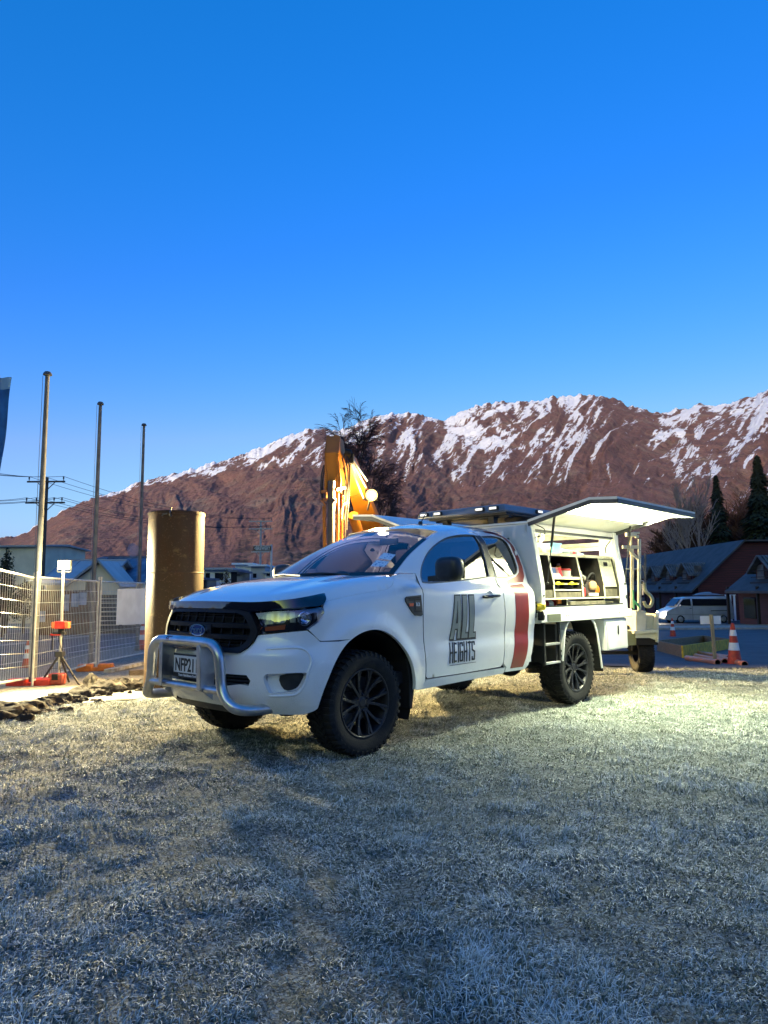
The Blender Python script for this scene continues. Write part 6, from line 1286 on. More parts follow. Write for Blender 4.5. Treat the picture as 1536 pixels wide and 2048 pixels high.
# ------------------------------------------------------------------ excavator behind the pickup
EX = mat('excavator_orange', (.36, .125, .008), .45, col2=(.30, .10, .01), vs=2.5, vlo=.45, vhi=.7); EXD = mat('cylinder_dark', (.05, .04, .045), .5)
Ye = 15.5; ex0 = AT(666, 1180, Ye); gx_ = zt(ex0.x, Ye); o = EXO = thing('excavator', (ex0.x, Ye, gx_), 'orange excavator with raised arm and lit work lamp behind the pickup', 'excavator')
def E_(px, py, dy=0.): 
    a = AT(px, py, Ye+dy); return Vector((a.x-ex0.x, dy, a.z-gx_))
def quadbox(q, pts, d):      # extrude polygon in depth
    n = len(pts); q.add([p for p in pts]+[p+Vector(d) for p in pts], [tuple(range(n)), tuple(range(2*n-1, n-1, -1))]+[(i, n+i, n+(i+1) % n, (i+1) % n) for i in range(n)])
q = MB()
quadbox(q, [E_(649, 905, -.1), E_(677, 905, -.1), E_(675, 962, -.05), E_(670, 985, 0), E_(658, 985, 0), E_(650, 962, -.05)], (0, .38, 0))
quadbox(q, [E_(649, 905, -.1), E_(677, 905, -.1), E_(681, 872, .12), E_(672, 869, .14), E_(663, 873, .14), E_(653, 869, .12)], (0, .5, 0))
quadbox(q, [E_(650, 905, -.1), E_(655, 958, -.06), E_(652, 1000, -.02), E_(648, 975, -.05)], (0, .30, 0))
quadbox(q, [E_(677, 905, -.1), E_(683, 960, -.02), E_(682, 985, 0), E_(668, 985, -.0), E_(672, 958, -.08)], (0, .30, 0))
q.build('stick_head', EX, o, bevel=.015)
q = MB(); quadbox(q, [E_(677, 880, .1), E_(684, 878, .35), E_(690, 925, .6), E_(690, 975, .6), E_(681, 965, .1)], (.02, .25, 0)); q.build('stick_side', EX, o)
q = MB(); q.cyl(E_(663, 962, -.08), E_(661, 1145, -.08), .082, seg=20); q.cyl(E_(663, 1000, -.08), E_(663, 1006, -.08), .10, seg=20); q.build('ram_barrel', EXD, o)
q = MB(); q.bar(E_(648, 1012, .05), E_(650, 1150, .05), .07, .10, (0, 1, 0)); q.bar(E_(676, 985, .05), E_(674, 1150, .05), .06, .12, (0, 1, 0)); q.bar(E_(684, 990, .2), E_(684, 1150, .2), .05, .10, (0, 1, 0)); q.build('stick_beam', EX, o, bevel=.01)
q = MB()
for a in ((E_(646, 1000, -.05), E_(672, 1000, -.15)), (E_(640, 985, 0), E_(654, 981, -.05)), (E_(672, 980, -.1), E_(690, 975, .1))): q.bar(a[0], a[1], .05, .06)
q.tube(catmull([E_(641, 1000, -.05), E_(646, 1004, -.08), E_(650, 1012, -.05), E_(650, 1040, 0)], 4), .02, 6); q.tube(catmull([E_(694, 1005, .1), E_(686, 1010, .0), E_(683, 1022, 0), E_(683, 1040, 0)], 4), .02, 6); q.build('bracket', mat('rusty_orange', (.28, .10, .03), .6), o)
for k, P in enumerate(([(648, 930), (643, 950), (642, 985), (647, 1005)], [(651, 930), (646, 955), (645, 990), (650, 1010)], [(684, 915), (690, 945), (689, 990), (685, 1030)], [(688, 912), (696, 945), (694, 1000), (688, 1040)], [(692, 912), (699, 935), (698, 985), (693, 1060)], [(686, 935), (692, 960), (691, 1010), (690, 1085)])):
    q = MB(); q.tube(catmull([E_(a, b, -.02+.05*k) for a, b in P], 6), .018, 6); q.build('hose', BLACKP, o)
q = MB(); P0, P1, P2 = E_(692, 912, .5), E_(716, 990, 1.3), E_(748, 1080, 3.0)
for a, b, w0_, w1_ in ((P0, P1, .26, .42), (P1, P2, .42, .60)):
    d = (b-a).normalized(); u = Vector((0, 0, 1)); nrm = Vector((-d.z, 0, d.x)).normalized()
    q.add([a+nrm*w0_*.5, b+nrm*w1_*.5, b-nrm*w1_*.5, a-nrm*w0_*.5, a+nrm*w0_*.5+Vector((.1, .42, 0)), b+nrm*w1_*.5+Vector((.1, .42, 0)), b-nrm*w1_*.5+Vector((.1, .42, 0)), a-nrm*w0_*.5+Vector((.1, .42, 0))], [(0, 1, 2, 3), (7, 6, 5, 4), (0, 4, 5, 1), (1, 5, 6, 2), (2, 6, 7, 3), (3, 7, 4, 0)])
q.build('boom', EX, o, bevel=.02)
q = MB(); q.sphere(E_(697, 912, .4), .12, 12, 8); q.cyl(E_(690, 905, .3), E_(702, 908, .3), .09); q.box(E_(700, 918, .38), (.16, .2, .22)); q.build('boom_pin', BLACKM, o)
for k, (a, b) in enumerate((((703, 915), (735, 962)), ((706, 925), (732, 975)), ((700, 930), (728, 1000)))):
    q = MB(); q.cyl(E_(*a, .45), E_(*b, .9), .022, seg=8); q.build('boom_pipe', STEEL, o)
q = MB(); q.tube([E_(706, 1030, .9), E_(722, 1085, 1.6), E_(750, 1120, 2.2)], [.12, .14, .16], 12); q.build('boom_ram', EX, o)
# machine body, behind the pickup
q = MB(); q.box((2.9, 5.6, 1.25), (2.6, 3.6, 1.1)); q.box((2.9, 7.2, 1.35), (2.5, .8, 1.2)); q.build('house_body', EX, o, bevel=.08)
q = MB(); q.box((2.1, 4.6, 2.0), (.95, 1.6, 1.25)); q.build('cab', EX, o, bevel=.06); q = MB(); q.box((2.1, 3.79, 2.1), (.8, .02, .9)); q.build('cab_window', DARKW, o)
for xq in (2.0, 3.9):
    q = MB(); Pt = [(3.7+.35*cos(a)*(1), .36+.36*sin(a)) for a in [pi/2+pi*k/8 for k in range(9)]]+[(7.4+.35*cos(a), .36+.36*sin(a)) for a in [-pi/2+pi*k/8 for k in range(9)]]; q.prism(Pt, lambda u, v, w_: (xq-.25+w_, u, v), .5); q.build('track', BLACKM, o)
# work lamp
lp = E_(743, 990, .35); q = MB(); q.box(lp+Vector((0, .07, 0)), (.30, .08, .24)); q.bar(lp+Vector((-.2, .1, -.1)), lp+Vector((0, .1, 0)), .04, .04); q.bar(lp+Vector((0, .08, 0)), E_(735, 1020, .9), .04, .04); lh = q.build('work_lamp', DGREY, o, bevel=.01)
q = MB(); M = Matrix.Translation(lp+Vector((0, .02, 0))) @ Matrix.Rotation(pi/2, 4, 'X'); q.lathe([(0, .02), (.10, .016), (.135, 0), (.135, -.02), (0, -.02)], 24, M); q.build('lamp_lens', mat('exc_emit', (1, 1, 1), .5, emit=(1, .60, .08), es=1.7), lh)  # lens glows yellow round a white disc to suggest glare
q = MB(); q.lathe([(0, .03), (.06, .028), (.068, .018), (0, .018)], 20, M); q.build('glare_core', mat('glare_white', (1, 1, 1), .5), lh)
spot('work_light', lp+Vector((0, -.06, 0)), (-.05, -1, -.33), EXCE, (1, .68, .24), .22, 165, .4, o)
l = bpy.data.lights.new('work_spill', 'POINT'); l.energy = 150; l.color = (1, .74, .28); l.shadow_soft_size = .10; s_ = bpy.data.objects.new('work_spill', l); COL.objects.link(s_); s_.parent = o; s_.location = lp+Vector((-.12, .22, .02))
# ------------------------------------------------------------------ trailer with hook posts behind the pickup
TW_ = mat('trailer_cream', (.62, .64, .52), .5, col2=(.5, .52, .42), vs=4)
Yt = 11.0; tp = AT(1300, 1336, Yt); tg = zt(tp.x, tp.y); o = thing('equipment_trailer', (tp.x, Yt, tg), 'cream trailer with a mudguard box, drilled post and hanging hook behind the pickup', 'trailer')
def R_(px, py, dy=0.): a = AT(px, py, Yt+dy); return Vector((a.x-tp.x, dy, a.z-tg))
q = MB(); quadbox(q, [R_(1272, 1222), R_(1292, 1222), R_(1292, 1262), R_(1272, 1262)], (0, .9, 0)); quadbox(q, [R_(1292, 1230, .10), R_(1316, 1230, .10), R_(1316, 1262, .10), R_(1292, 1262, .10)], (0, .04, 0)); quadbox(q, [R_(1268, 1262, -.06), R_(1317, 1259, -.06), R_(1317, 1265, -.06), R_(1268, 1268, -.06)], (0, .9, 0)); q.build('mudguard_box', TW_, o, bevel=.004)
q = MB(); quadbox(q, [R_(1272, 1268, -.02), R_(1316, 1265, -.02), R_(1316, 1282, -.02), R_(1300, 1276, -.02), R_(1272, 1276, -.02)], (0, .03, 0)); quadbox(q, [R_(1315, 1228, -.07), R_(1317.5, 1228, -.07), R_(1317.5, 1285, -.07), R_(1315, 1285, -.07)], (0, .9, 0)); q.build('mudguard_skirt', TW_, o)
q = MB(); quadbox(q, [R_(1252, 1262, .05), R_(1274, 1262, .05), R_(1274, 1290, .05), R_(1252, 1292, .05)], (0, .5, 0)); q.build('chassis_box', mat('olive_cream', (.28, .30, .16), .6), o, bevel=.006)
q = MB(); quadbox(q, [R_(1200, 1252, .3), R_(1290, 1250, .3), R_(1290, 1262, .3), R_(1200, 1264, .3)], (0, 2.2, 0)); q.build('deck', DGREY, o)
q = MB(); quadbox(q, [R_(1274, 1268, .02), R_(1316, 1268, .02), R_(1316, 1290, .02), R_(1274, 1290, .02)], (0, .6, 0)); q.build('wheel_well', BLACKM, o)
wt2, wr2, wb2 = wheel_parts(.305, .235, .18)
for xq in (0, -1.7):
    w_ = wr2.build('wheel', RIM, o, smooth=40); ty = wt2.build('tyre', RUBBER, w_, smooth=30); w_.location = (xq+.005, .36, .300); w_.rotation_euler = (pi/2, 0, pi/2-.03)
    if xq == 0: wr2 = wr2
q = MB(); q.cyl((-1.7, .36, .3), (0, .36, .3), .03); q.tube(catmull([R_(1252, 1292, .3), R_(1262, 1303, .3), R_(1280, 1306, .3), R_(1292, 1298, .3)], 5), .012, 6); q.build('axle', BLACKM, o)
q = MB(); a, b = R_(1278.5, 1078), R_(1278.5, 1222); q.bar(a, b, .045, .045, (0, 1, 0)); q.build('drilled_post', TW_, o, bevel=.004)
q = MB()
for k in range(9): z = b.z+.12+(a.z-b.z-.2)*k/9; q.cyl((a.x, -.0235, z), (a.x, -.0225, z), .006, seg=8)
q.build('post_holes', BLACKM, o)
q = MB(); q.bar(R_(1245, 1094), R_(1275, 1094), .04, .05); q.bar(R_(1256, 1097, .02), R_(1276, 1118, .02), .03, .04); q.bar(R_(1264, 1096, .25), R_(1264, 1216, .25), .045, .04, (0, 1, 0)); q.bar(R_(1254, 1138, .03), R_(1276, 1138, .03), .02, .015); q.bar(R_(1262, 1065, .1), R_(1262, 1110, .1), .03, .03, (0, 1, 0)); q.box(R_(1262, 1069), (.16, .08, .06)); q.box(R_(1274, 1073), (.05, .05, .04)); q.box(R_(1272, 1066), (.10, .05, .03)); q.build('rack_arm', TW_, o, bevel=.003)
q = MB(); q.bar(R_(1290.5, 1107, .1), R_(1290, 1172, .1), .028, .03, (0, 1, 0)); q.bar(R_(1287, 1130, .1), R_(1290, 1142, .1), .04, .03); q.build('hook_hanger', GALV2, o)
q = MB(); q.tube(catmull([R_(1289, 1165, .08), R_(1291, 1182, .08), R_(1300, 1190, .08), R_(1305, 1200, .08), R_(1301, 1212, .08), R_(1292, 1212, .08), R_(1288, 1203, .08)], 6), [.018]*6+[.030]*25+[.020]*6, 10) if 0 else q.tube(catmull([R_(1289, 1165, .08), R_(1291, 1182, .08), R_(1300, 1190, .08), R_(1305, 1200, .08), R_(1301, 1212, .08), R_(1292, 1212, .08), R_(1288, 1203, .08)], 6), .026, 10); q.build('lifting_hook', mat('hook_cream', (.45, .48, .32), .5, col2=(.3, .32, .2), vs=8), o, smooth=60)
q = MB(); M = Matrix.Translation(R_(1284, 1165, -.02)) @ Matrix.Rotation(pi/2, 4, 'X'); q.lathe([(.03+.008*cos(k*pi/3), .008*sin(k*pi/3)) for k in range(6)], 14, M, True); q.tube([R_(1285, 1170), R_(1286, 1190)], .012, 6); q.build('shackle', STEEL, o)
q = MB()
for k in range(4): q.tube([R_(1266+3*k, 1198+3*k, -.03), R_(1274+2*k, 1210+2*k, -.03)], .012, 6)
q.tube([R_(1266, 1180, -.03), R_(1268, 1218, -.03)], .012, 6); q.build('green_strap', mat('strap_green', (.10, .45, .20), .6), o)
# ------------------------------------------------------------------ planter frame, pipes, stake, yard
PA, PB, PC = GP(1316, 1303), GP(1366, 1318), GP(1462, 1299); PD = PA+PC-PB
o = thing('planter_frame', PB, 'open wooden box frame with yellowed front board resting by the yard edge', 'wooden frame')
Cn = [PA-PB, Vector((0, 0, 0)), PC-PB, PD-PB]; Hh = .30
for i, (a, b) in enumerate(((0, 1), (1, 2), (2, 3), (3, 0))):
    q = MB(); A_, B_ = Cn[a]+Vector((0, 0, Hh/2+.02)), Cn[b]+Vector((0, 0, Hh/2+.02)); e = (B_-A_).normalized()*.022; q.bar(A_-e*(i % 2), B_+e*(i % 2), .042, Hh, (0, 0, 1)); q.build('side_board', YTIMBER if i == 1 else TIMBER, o, bevel=.003)
q = MB(); m0 = (Cn[2]+Cn[3])/2; q.bar(Cn[3]*.55+Cn[2]*.45+Vector((-.05, -.1, .02)), Cn[3]*.55+Cn[2]*.45+Vector((-.05, -.1, .3)), .05, .05, (1, 0, 0)); q.build('corner_cleat', TIMBER, o)
PVC = mat('orange_pvc', (.62, .20, .10), .35, col2=(.5, .26, .17), vs=3)
for k, (a, b, lab) in enumerate((((1396, 1312), (1459, 1322), 'orange drain pipe furthest back in the pile beside the stake'), ((1392, 1318), (1450, 1330), 'orange drain pipe whose open end lies just behind the stake'), ((1440, 1322), (1490, 1336), 'orange drain pipe sticking out furthest to the right'), ((1374, 1322), (1436, 1332), 'faded orange drain pipe nearest the planter frame corner'))):
    A_, B_ = GP(*a), GP(*b); r = .062; up = Vector((0, 0, r+.01+(.08 if k == 2 else 0)*0)); o = thing('drain_pipe', B_+up, lab, 'drain pipe', 'orange drain pipes by the planter'); D = (A_-B_).normalized()*(A_-B_).length
    q = MB(); M = Matrix(); qd = D.to_track_quat('Z', 'Y').to_matrix().to_4x4(); L = D.length; q.lathe([(r-.006, 0), (r, 0), (r+.006, .004), (r+.006, .10), (r, .11), (r, L), (r-.006, L), (r-.006, 0)], 20, qd); q.build('pipe', PVC, o); q = MB(); q.lathe([(r-.0065, .001), (r-.0065, .5)], 20, qd); q.build('dark_bore', BLACKM, o)
p = GP(1431, 1330); hz_ = prop_z(p, 1229, 1426)-p.z; o = thing('stake_sign', p, 'timber stake carrying a blank white board in front of the planter', 'sign')
q = MB(); q.bar((0, 0, -.1), (-.03, 0, hz_), .065, .05, (0, 1, 0)); q.build('stake', mat('pale_stake', (.42, .33, .18), .8, col2=(.3, .22, .12), vs=7, stretch=(1, 1, .2)), o, bevel=.004)
q = MB(); s2 = p.y/FPX; q.box((-.02-1*s2, .045, hz_-11*s2), (41*s2, .012, 16*s2)); q.build('board', mat('bright_white', (.85, .85, .85), .5), o, bevel=.002)
# ------------------------------------------------------------------ van with its lights on
def van():
    p = GP(1389, 1246); sc = p.y; o = thing('minivan', p, 'silver white van with lit headlights and a roof box parked before the lodge', 'van', rz=radians(4))
    L, W_, H = 142/FPX*p.y*.98, 1.72, prop_z(p, 1193, 1389)-p.z; SV = mat('silver_paint', (.50, .51, .53), .25, coat=1, metal=.2, col2=(.42, .43, .45), vs=1)
    pr = [(-.5, .16), (-.495, .34), (-.47, .46), (-.40, .55), (-.33, .63), (-.235, .93), (-.20, .965), (-.10, 1.0), (.42, 1.0), (.465, .96), (.49, .60), (.50, .30), (.495, .16), (.41, .14), (.395, .20), (.36, .26), (.32, .26), (.285, .20), (.27, .14), (-.20, .14), (-.215, .20), (-.25, .27), (-.30, .27), (-.335, .20), (-.35, .14)]
    P = catmull([(a*L, b*H) for a, b in pr], 3, True)
    q = MB(); hw = W_/2; n = len(P); tum = lambda z: hw-max(0, (z/H-.58))*.22*W_*.8
    rings = []
    for k, f in enumerate((-1, -.97, -.88, 0, .88, .97, 1)):
        inset = {1: .05, .97: .018, .88: 0, 0: 0}[abs(f)]
        c = (0, H*.5); q.v += [(x-(x/L)*inset*1.0, f*tum(z), z-(inset*.8 if z > H*.9 else 0)) for x, z in P]
    for k in range(6): q.f += [(k*n+i, k*n+(i+1) % n, (k+1)*n+(i+1) % n, (k+1)*n+i) for i in range(n)]
    q.f += [tuple(range(n)), tuple(6*n+i for i in range(n))]
    bd = q.build('van_body', SV, o, smooth=40)
    def sidepoly(pts, m, nm, e=.008, par=bd):
        r = []
        for sg in (-1, 1): q = MB(); q.add([(a*L, sg*(tum(b*H)+e), b*H) for a, b in pts], [tuple(range(len(pts)))]); r.append(q.build(nm, m, par, smooth=0))
        return r
    sidepoly([(-.30, .68), (-.225, .90), (-.12, .92), (-.12, .66)], DARKW, 'door_window', par=o); sidepoly([(-.095, .66), (-.095, .92), (.43, .90), (.445, .66)], DARKW, 'side_window', par=o)
    sidepoly([(-.10, .14), (-.104, .14), (-.104, .66), (-.10, .66)], BLACKM, 'door_gap'); sidepoly([(.16, .46), (.44, .47), (.44, .49), (.16, .48)], BLACKM, 'slide_rail'); sidepoly([(-.49, .33), (.49, .33), (.49, .345), (-.49, .345)], mat('van_trim', (.2, .2, .2), .5), 'waist_line'); sidepoly([(-.145, .56), (-.115, .56), (-.115, .58), (-.145, .58)], BLACKP, 'handle')
    q = MB(); q.add([(-.345*L, -.40*W_, .64*H), (-.345*L, .40*W_, .64*H), (-.243*L, .36*W_, .92*H), (-.243*L, -.36*W_, .92*H)], [(0, 1, 2, 3)]); q.v = [(x-.03, y, z+.02) for x, y, z in q.v]; q.build('windscreen', DARKW, o)
    HLm = mat('van_lamp', (1, 1, 1), .3, emit=(1, .85, .55), es=60)
    for sg in (-1, 1):
        q = MB(); q.sphere((-.475*L, sg*.62, .40*H), .13, 12, 8, (.5, 1, .7)); q.build('headlight', HLm, o)
        q = MB(); q.box((.497*L, sg*.70, .42*H), (.03, .12, .25)); q.build('tail_light', mat('tail_red', (.5, .02, .01), .3, emit=(1, .05, .02), es=2), o)
        for x in (-.28, .34):
            q = MB(); M = Matrix.Translation((x*L, sg*(hw-.09), .32)) @ Matrix.Rotation(pi/2, 4, 'X'); q.lathe([(.18, -.09), (.29, -.09), (.32, -.06), (.32, .06), (.29, .09), (.18, .09)], 24, M, True); wl = q.build('wheel', RUBBER, o); q = MB(); q.lathe([(0, .03), (.10, .04), (.19, .02), (.19, -.05), (0, -.05)] if 1 else [], 20, Matrix.Translation((x*L, sg*(hw-.02), .32)) @ Matrix.Rotation(pi/2, 4, 'X')); q.build('rim', ALU, wl)
        q = MB(); q.sphere((-.29*L, sg*(hw+.13), .68*H), .10, 10, 8, (.5, .8, 1)); q.build('wing_mirror', SV, o)
    q = MB(); q.box((-.50*L+.04, 0, .22*H), (.12, W_*.96, .20)); q.build('bumper', SV, o, bevel=.04)
    for x in (.12, .34): q = MB(); q.bar((x*L, -.7, H+.06), (x*L, .7, H+.06), .05, .04); q.build('roof_bar', BLACKM, o)
    q = MB(); q.grid(lambda u, v: (L*(.03+.38*u), (v-.5)*.8, H+.09+.24*(sin(pi*min(1, max(0, u)))**.5)*sin(pi*v)**.4*(.6+.4*(u < .6))), 14, 8); q.box((L*.22, 0, H+.11), (L*.38, .8, .05)); q.build('roof_box', mat('roof_box_grey', (.22, .23, .26), .4), o)
    l = bpy.data.lights.new('van_beam', 'POINT'); l.energy = 60; l.color = (1, .85, .6); l.shadow_soft_size = .1; s_ = bpy.data.objects.new('van_beam', l); COL.objects.link(s_); s_.parent = o; s_.location = (-.5*L-.35, -.6, .42*H)
van()
# ------------------------------------------------------------------ lodge
MAROON = mat('maroon_boards', (.10, .022, .026), .75, col2=(.065, .016, .02), vs=2.5, stretch=(.3, .3, 6)); RIB = mat('lodge_roof', (.040, .040, .042), .7, col2=(.062, .062, .066), vs=1.2); RIBL = mat('ribbed_pale_roof', (.13, .135, .14), .6, col2=(.07, .073, .078), vs=2); DARKR = mat('dark_recess', (.018, .012, .013), .8)
CURT = mat('curtain_window', (.16, .15, .14), .4, col2=(.05, .05, .06), vs=1.5)
def lodge(name, label, x0, y0, wd, ln, ez, rz_, rot, dorm, flat=0):
    g0 = zt(x0, y0)-.1; o = thing(name, (x0, y0, g0), label, 'lodge', None, rot); e, r = ez-g0, rz_-g0; w1 = (wd-flat)/2
    q = MB(); q.add([(0, 0, 0), (wd, 0, 0), (wd, ln, 0), (0, ln, 0), (0, 0, e), (wd, 0, e), (wd, ln, e), (0, ln, e), (w1, 0, r), (w1, ln, r), (wd-w1, 0, r), (wd-w1, ln, r)], [(0, 1, 5, 10, 8, 4) if flat else (0, 1, 5, 8, 4), (0, 4, 7, 3), (1, 2, 6, 5), (2, 3, 7, 9, 11, 6) if flat else (2, 3, 7, 9, 6)]); q.build('wall', MAROON, o)
    q = MB()
    for k in range(int(r/.19)):     # weatherboards on the end
        z = .1+.19*k; h2 = wd/2 if z < e else flat/2+w1*(r-z)/(r-e); 
        if h2 > .1: q.box((wd/2, -.02, z), (2*h2-.08, .03, .02))
    q.build('weatherboards', DARKR, o)
    sl = (r-e)/w1; q = MB(); ov = .7
    for sg in (0, 1):
        X = lambda x: x if sg == 0 else wd-x
        q.add([(X(-ov), -.5, e-ov*sl), (X(w1), -.5, r), (X(w1), ln+.5, r), (X(-ov), ln+.5, e-ov*sl), (X(-ov), -.5, e-ov*sl+.16), (X(w1), -.5, r+.16), (X(w1), ln+.5, r+.16), (X(-ov), ln+.5, e-ov*sl+.16)], [(0, 1, 2, 3), (4, 5, 6, 7), (0, 4, 5, 1), (0, 3, 7, 4), (3, 2, 6, 7)])
    if flat: q.box((wd/2, ln/2, r+.09), (flat-.02, ln+1, .12))
    q.build('roof', RIB, o)
    for k, yk in enumerate(dorm):
        q = MB(); xf = .35; zf0 = e+xf*sl*.6; dz = e+(dorm_h)
        w2 = 1.15; zt2 = dorm_h; pk = .75
        q.add([(xf, yk-w2, zf0), (xf, yk+w2, zf0), (xf, yk+w2, zt2), (xf, yk, zt2+pk), (xf, yk-w2, zt2), ((zt2-e)/sl+.3, yk-w2, zt2), ((zt2-e)/sl+.3, yk+w2, zt2), (xf+.1, yk-w2, zf0), (xf+.1, yk+w2, zf0)], [(0, 1, 2, 3, 4), (0, 4, 5, 7), (1, 8, 6, 2)]); dm = q.build('dormer', MAROON, o)
        q = MB(); xb = (zt2+pk-e)/sl+.2
        for sg in (-1, 1):
            q.add([(xf-.45, yk+sg*(w2+.35), zt2-.25), (xf-.45, yk, zt2+pk+.1), (xb, yk, zt2+pk+.1), (xb, yk+sg*(w2+.35), zt2-.25), (xf-.45, yk+sg*(w2+.35), zt2-.17), (xf-.45, yk, zt2+pk+.18), (xb, yk, zt2+pk+.18), (xb, yk+sg*(w2+.35), zt2-.17)], [(0, 1, 2, 3), (4, 5, 6, 7), (0, 4, 5, 1), (0, 3, 7, 4)])
            for j in range(11): xx_ = xf-.42+(xb-xf+.3)*j/10; q.bar((xx_, yk+sg*(w2+.35), zt2-.14), (xx_, yk+sg*.1, zt2+pk+.18), .10, .07)
        q.build('dormer_roof', RIBL, dm)
        for sy in (-.5, .5): q = MB(); q.box((xf-.03, yk+sy, zf0+.62), (.05, .85, 1.1)); q.build('window', CURT if sy > 0 else DARKW, dm)
        q = MB(); q.box((xf+.45, yk-w2-.03, zf0+.95), (.6, .04, .9)); q.build('side_window', CURT, dm)
        q = MB(); q.bar((xf-.35, yk-w2, zf0+.35), (xf-.35, yk+w2, zf0+.35), .05, .05); q.bar((xf-.35, yk-w2, zf0+.75), (xf-.35, yk+w2, zf0+.75), .05, .05); q.box((xf-.18, yk, zf0-.02), (.5, 2*w2+.1, .08)); q.build('balcony', DARKR, dm)
    for k in range(int((ln-1)/4)+1):
        if 1.5+k*4 > ln-1: break
        q = MB(); yk = 1.5+k*4.0; q.box((-.03, yk, 1.1), (.06, 1.5, 1.4)); q.build('window', CURT if k % 2 else DARKW, o)
        q = MB(); q.box((-.5, yk+2, e/2-.1), (.16, .16, e)); q.build('veranda_post', DARKR, o)
    return o
E1 = AT(1396, 1178, 58.); R1 = AT(1482, 1083, 58.); dorm_h = 3.95
lodge('lodge_wing', 'maroon lodge wing with a row of ribbed dormers running away behind the van', E1.x, 58., (R1.x-E1.x)*2+7, 34., E1.z+.35, R1.z-.05, radians(-2), (3.0, 7.0, 11.0, 15.0, 19.0, 23.0), 7.0)
dorm_h = 3.6
E3 = AT(1449, 1178, 50.); lodge('lodge_wing', 'nearer maroon lodge wing at the right edge with a blue-grey roof', E3.x+.7, 38.5, 9.0, 11., E3.z+.25, R1.z-.1, 0, (8.0, 4.0))
# picket of white posts and low fence by the lodge
for k in range(3): q = MB(); p = AT(1455+8*k, 1240, 56.); g0 = zt(p.x, p.y); q.box((0, 0, 1.0), (.12, .12, 2.0)); q.box((0, 0, 2.03), (.18, .18, .06)); o = q.build('white_post', WHT, bevel=.01, loc=(p.x, 56, g0)); tag(o, ['white post behind the van, leftmost of three', 'white post behind the van, middle of three', 'white post behind the van, rightmost of three'][k], 'post', 'white posts behind the van')
# ------------------------------------------------------------------ trees
def bare_tree(name, p, H, spread, label, m, seed, levels=5, droop=0., kids=4, r0=.14, up=.5, cat='tree', group=None, lean=0, twig=.006, trunk_m=None, first=.25, bl=.62):
    rg = random.Random(seed); o = thing(name, p, label, cat, group); tr, tw = MB(), MB()
    def grow(a, d, L, r, lv):
        pts = [Vector(a)]; n = 5 if lv < 2 else 3; dd = Vector(d)
        for k in range(n):
            dd = (dd+Vector((rg.gauss(0, .10), rg.gauss(0, .10), rg.gauss(0, .06)+(.05*up if lv < 3 else 0)-droop*(.0 if lv < 2 else .16*(lv-1))))).normalized(); pts.append(pts[-1]+dd*L/n)
        rad = [max(twig, r*(1-.55*k/n)) for k in range(n+1)]
        (tr if lv < 2 else tw).tube(pts, rad, 7 if lv == 0 else (5 if lv == 1 else 3), False)
        if lv >= levels: return
        c = kids+(2 if lv == 0 else 0)+(4 if lv == 0 and levels > 4 else 0)
        for k in range(c):
            t = first+(1-first)*(k+.5*rg.random())/c if lv == 0 else .25+.75*(k+rg.random())/c; i = min(n-1, int(t*n)); b = pts[i]+(pts[i+1]-pts[i])*(t*n-i)
            ax = rg.uniform(0, 2*pi) if lv else k*2.4+rg.uniform(-.4, .4); sp = spread*(.75+.5*rg.random())*(1.25-.55*t if lv == 0 else 1)
            u = Vector((cos(ax), sin(ax), 0)); nd = (dd*(1-.25*sp)+u*sp*.9+Vector((0, 0, .15*up))).normalized()
            grow(b, nd, L*(bl-.29*bl*t if lv == 0 else .60)*(.8+.4*rg.random()), rad[i]*.60, lv+1)
    grow((0, 0, 0), (lean, 0, 1), H*.72, r0, 0)
    tr.build('trunk', trunk_m or m, o, merge=False); tw.build('twigs', m, o, merge=False, smooth=0); return o
PURP = mat('purple_twigs', (.085, .042, .038), .9); BIRCH = mat('birch_bark', (.42, .38, .34), .8, col2=(.10, .08, .07), vs=6, vlo=.5, vhi=.6); PALT = mat('pale_twigs', (.30, .22, .20), .85); RBR = mat('red_brown_twigs', (.085, .035, .022), .9, col2=(.12, .05, .025), vs=.5)
p = AT(764, 1180, 38.); p.z = zt(p.x, p.y)
bare_tree('birch_tree', p, 12.4, .34, 'leafless weeping birch with dark twigs behind the excavator work lamp', PURP, 11, levels=5, droop=.42, kids=5, r0=.12, up=.9, trunk_m=BIRCH, twig=.008, bl=.36)
p = AT(1401, 1150, 84.); p.z = zt(p.x, p.y)
bare_tree('bare_tree', p, 12.6, .50, 'pale leafless tree with upswept branches behind the lodge dormers', PALT, 5, levels=4, droop=-.15, kids=5, r0=.22, up=1.6, twig=.022, first=.30)
for k, (px, ty_, Y, sd) in enumerate(((1332, 1062, 96, 2), (1368, 1055, 101, 3), (1422, 1050, 106, 4), (1482, 1035, 104, 6), (1506, 1040, 106, 7), (1552, 1030, 102, 8))):
    p = AT(px, 1150, Y); p.z = zt(p.x, p.y); H = prop_z(p, ty_, px)-p.z
    bare_tree('red_brown_shrub', p, H*1.05, .72, ['leafless red-brown tree behind the trailer hook, leftmost of the thicket', 'leafless red-brown tree just left of the pale bare tree', 'leafless red-brown tree between the pale tree and the first conifer', 'leafless red-brown tree right of the first conifer', 'leafless red-brown tree left of the tallest conifer', 'leafless red-brown tree at the right edge of the photo'][k], RBR, sd, levels=4, kids=7, r0=.2, up=.8, twig=.035, group='red-brown thicket behind the lodge', first=.08)
CON = mat('conifer_green', (.016, .030, .018), .9, col2=(.030, .042, .022), vs=1.2)
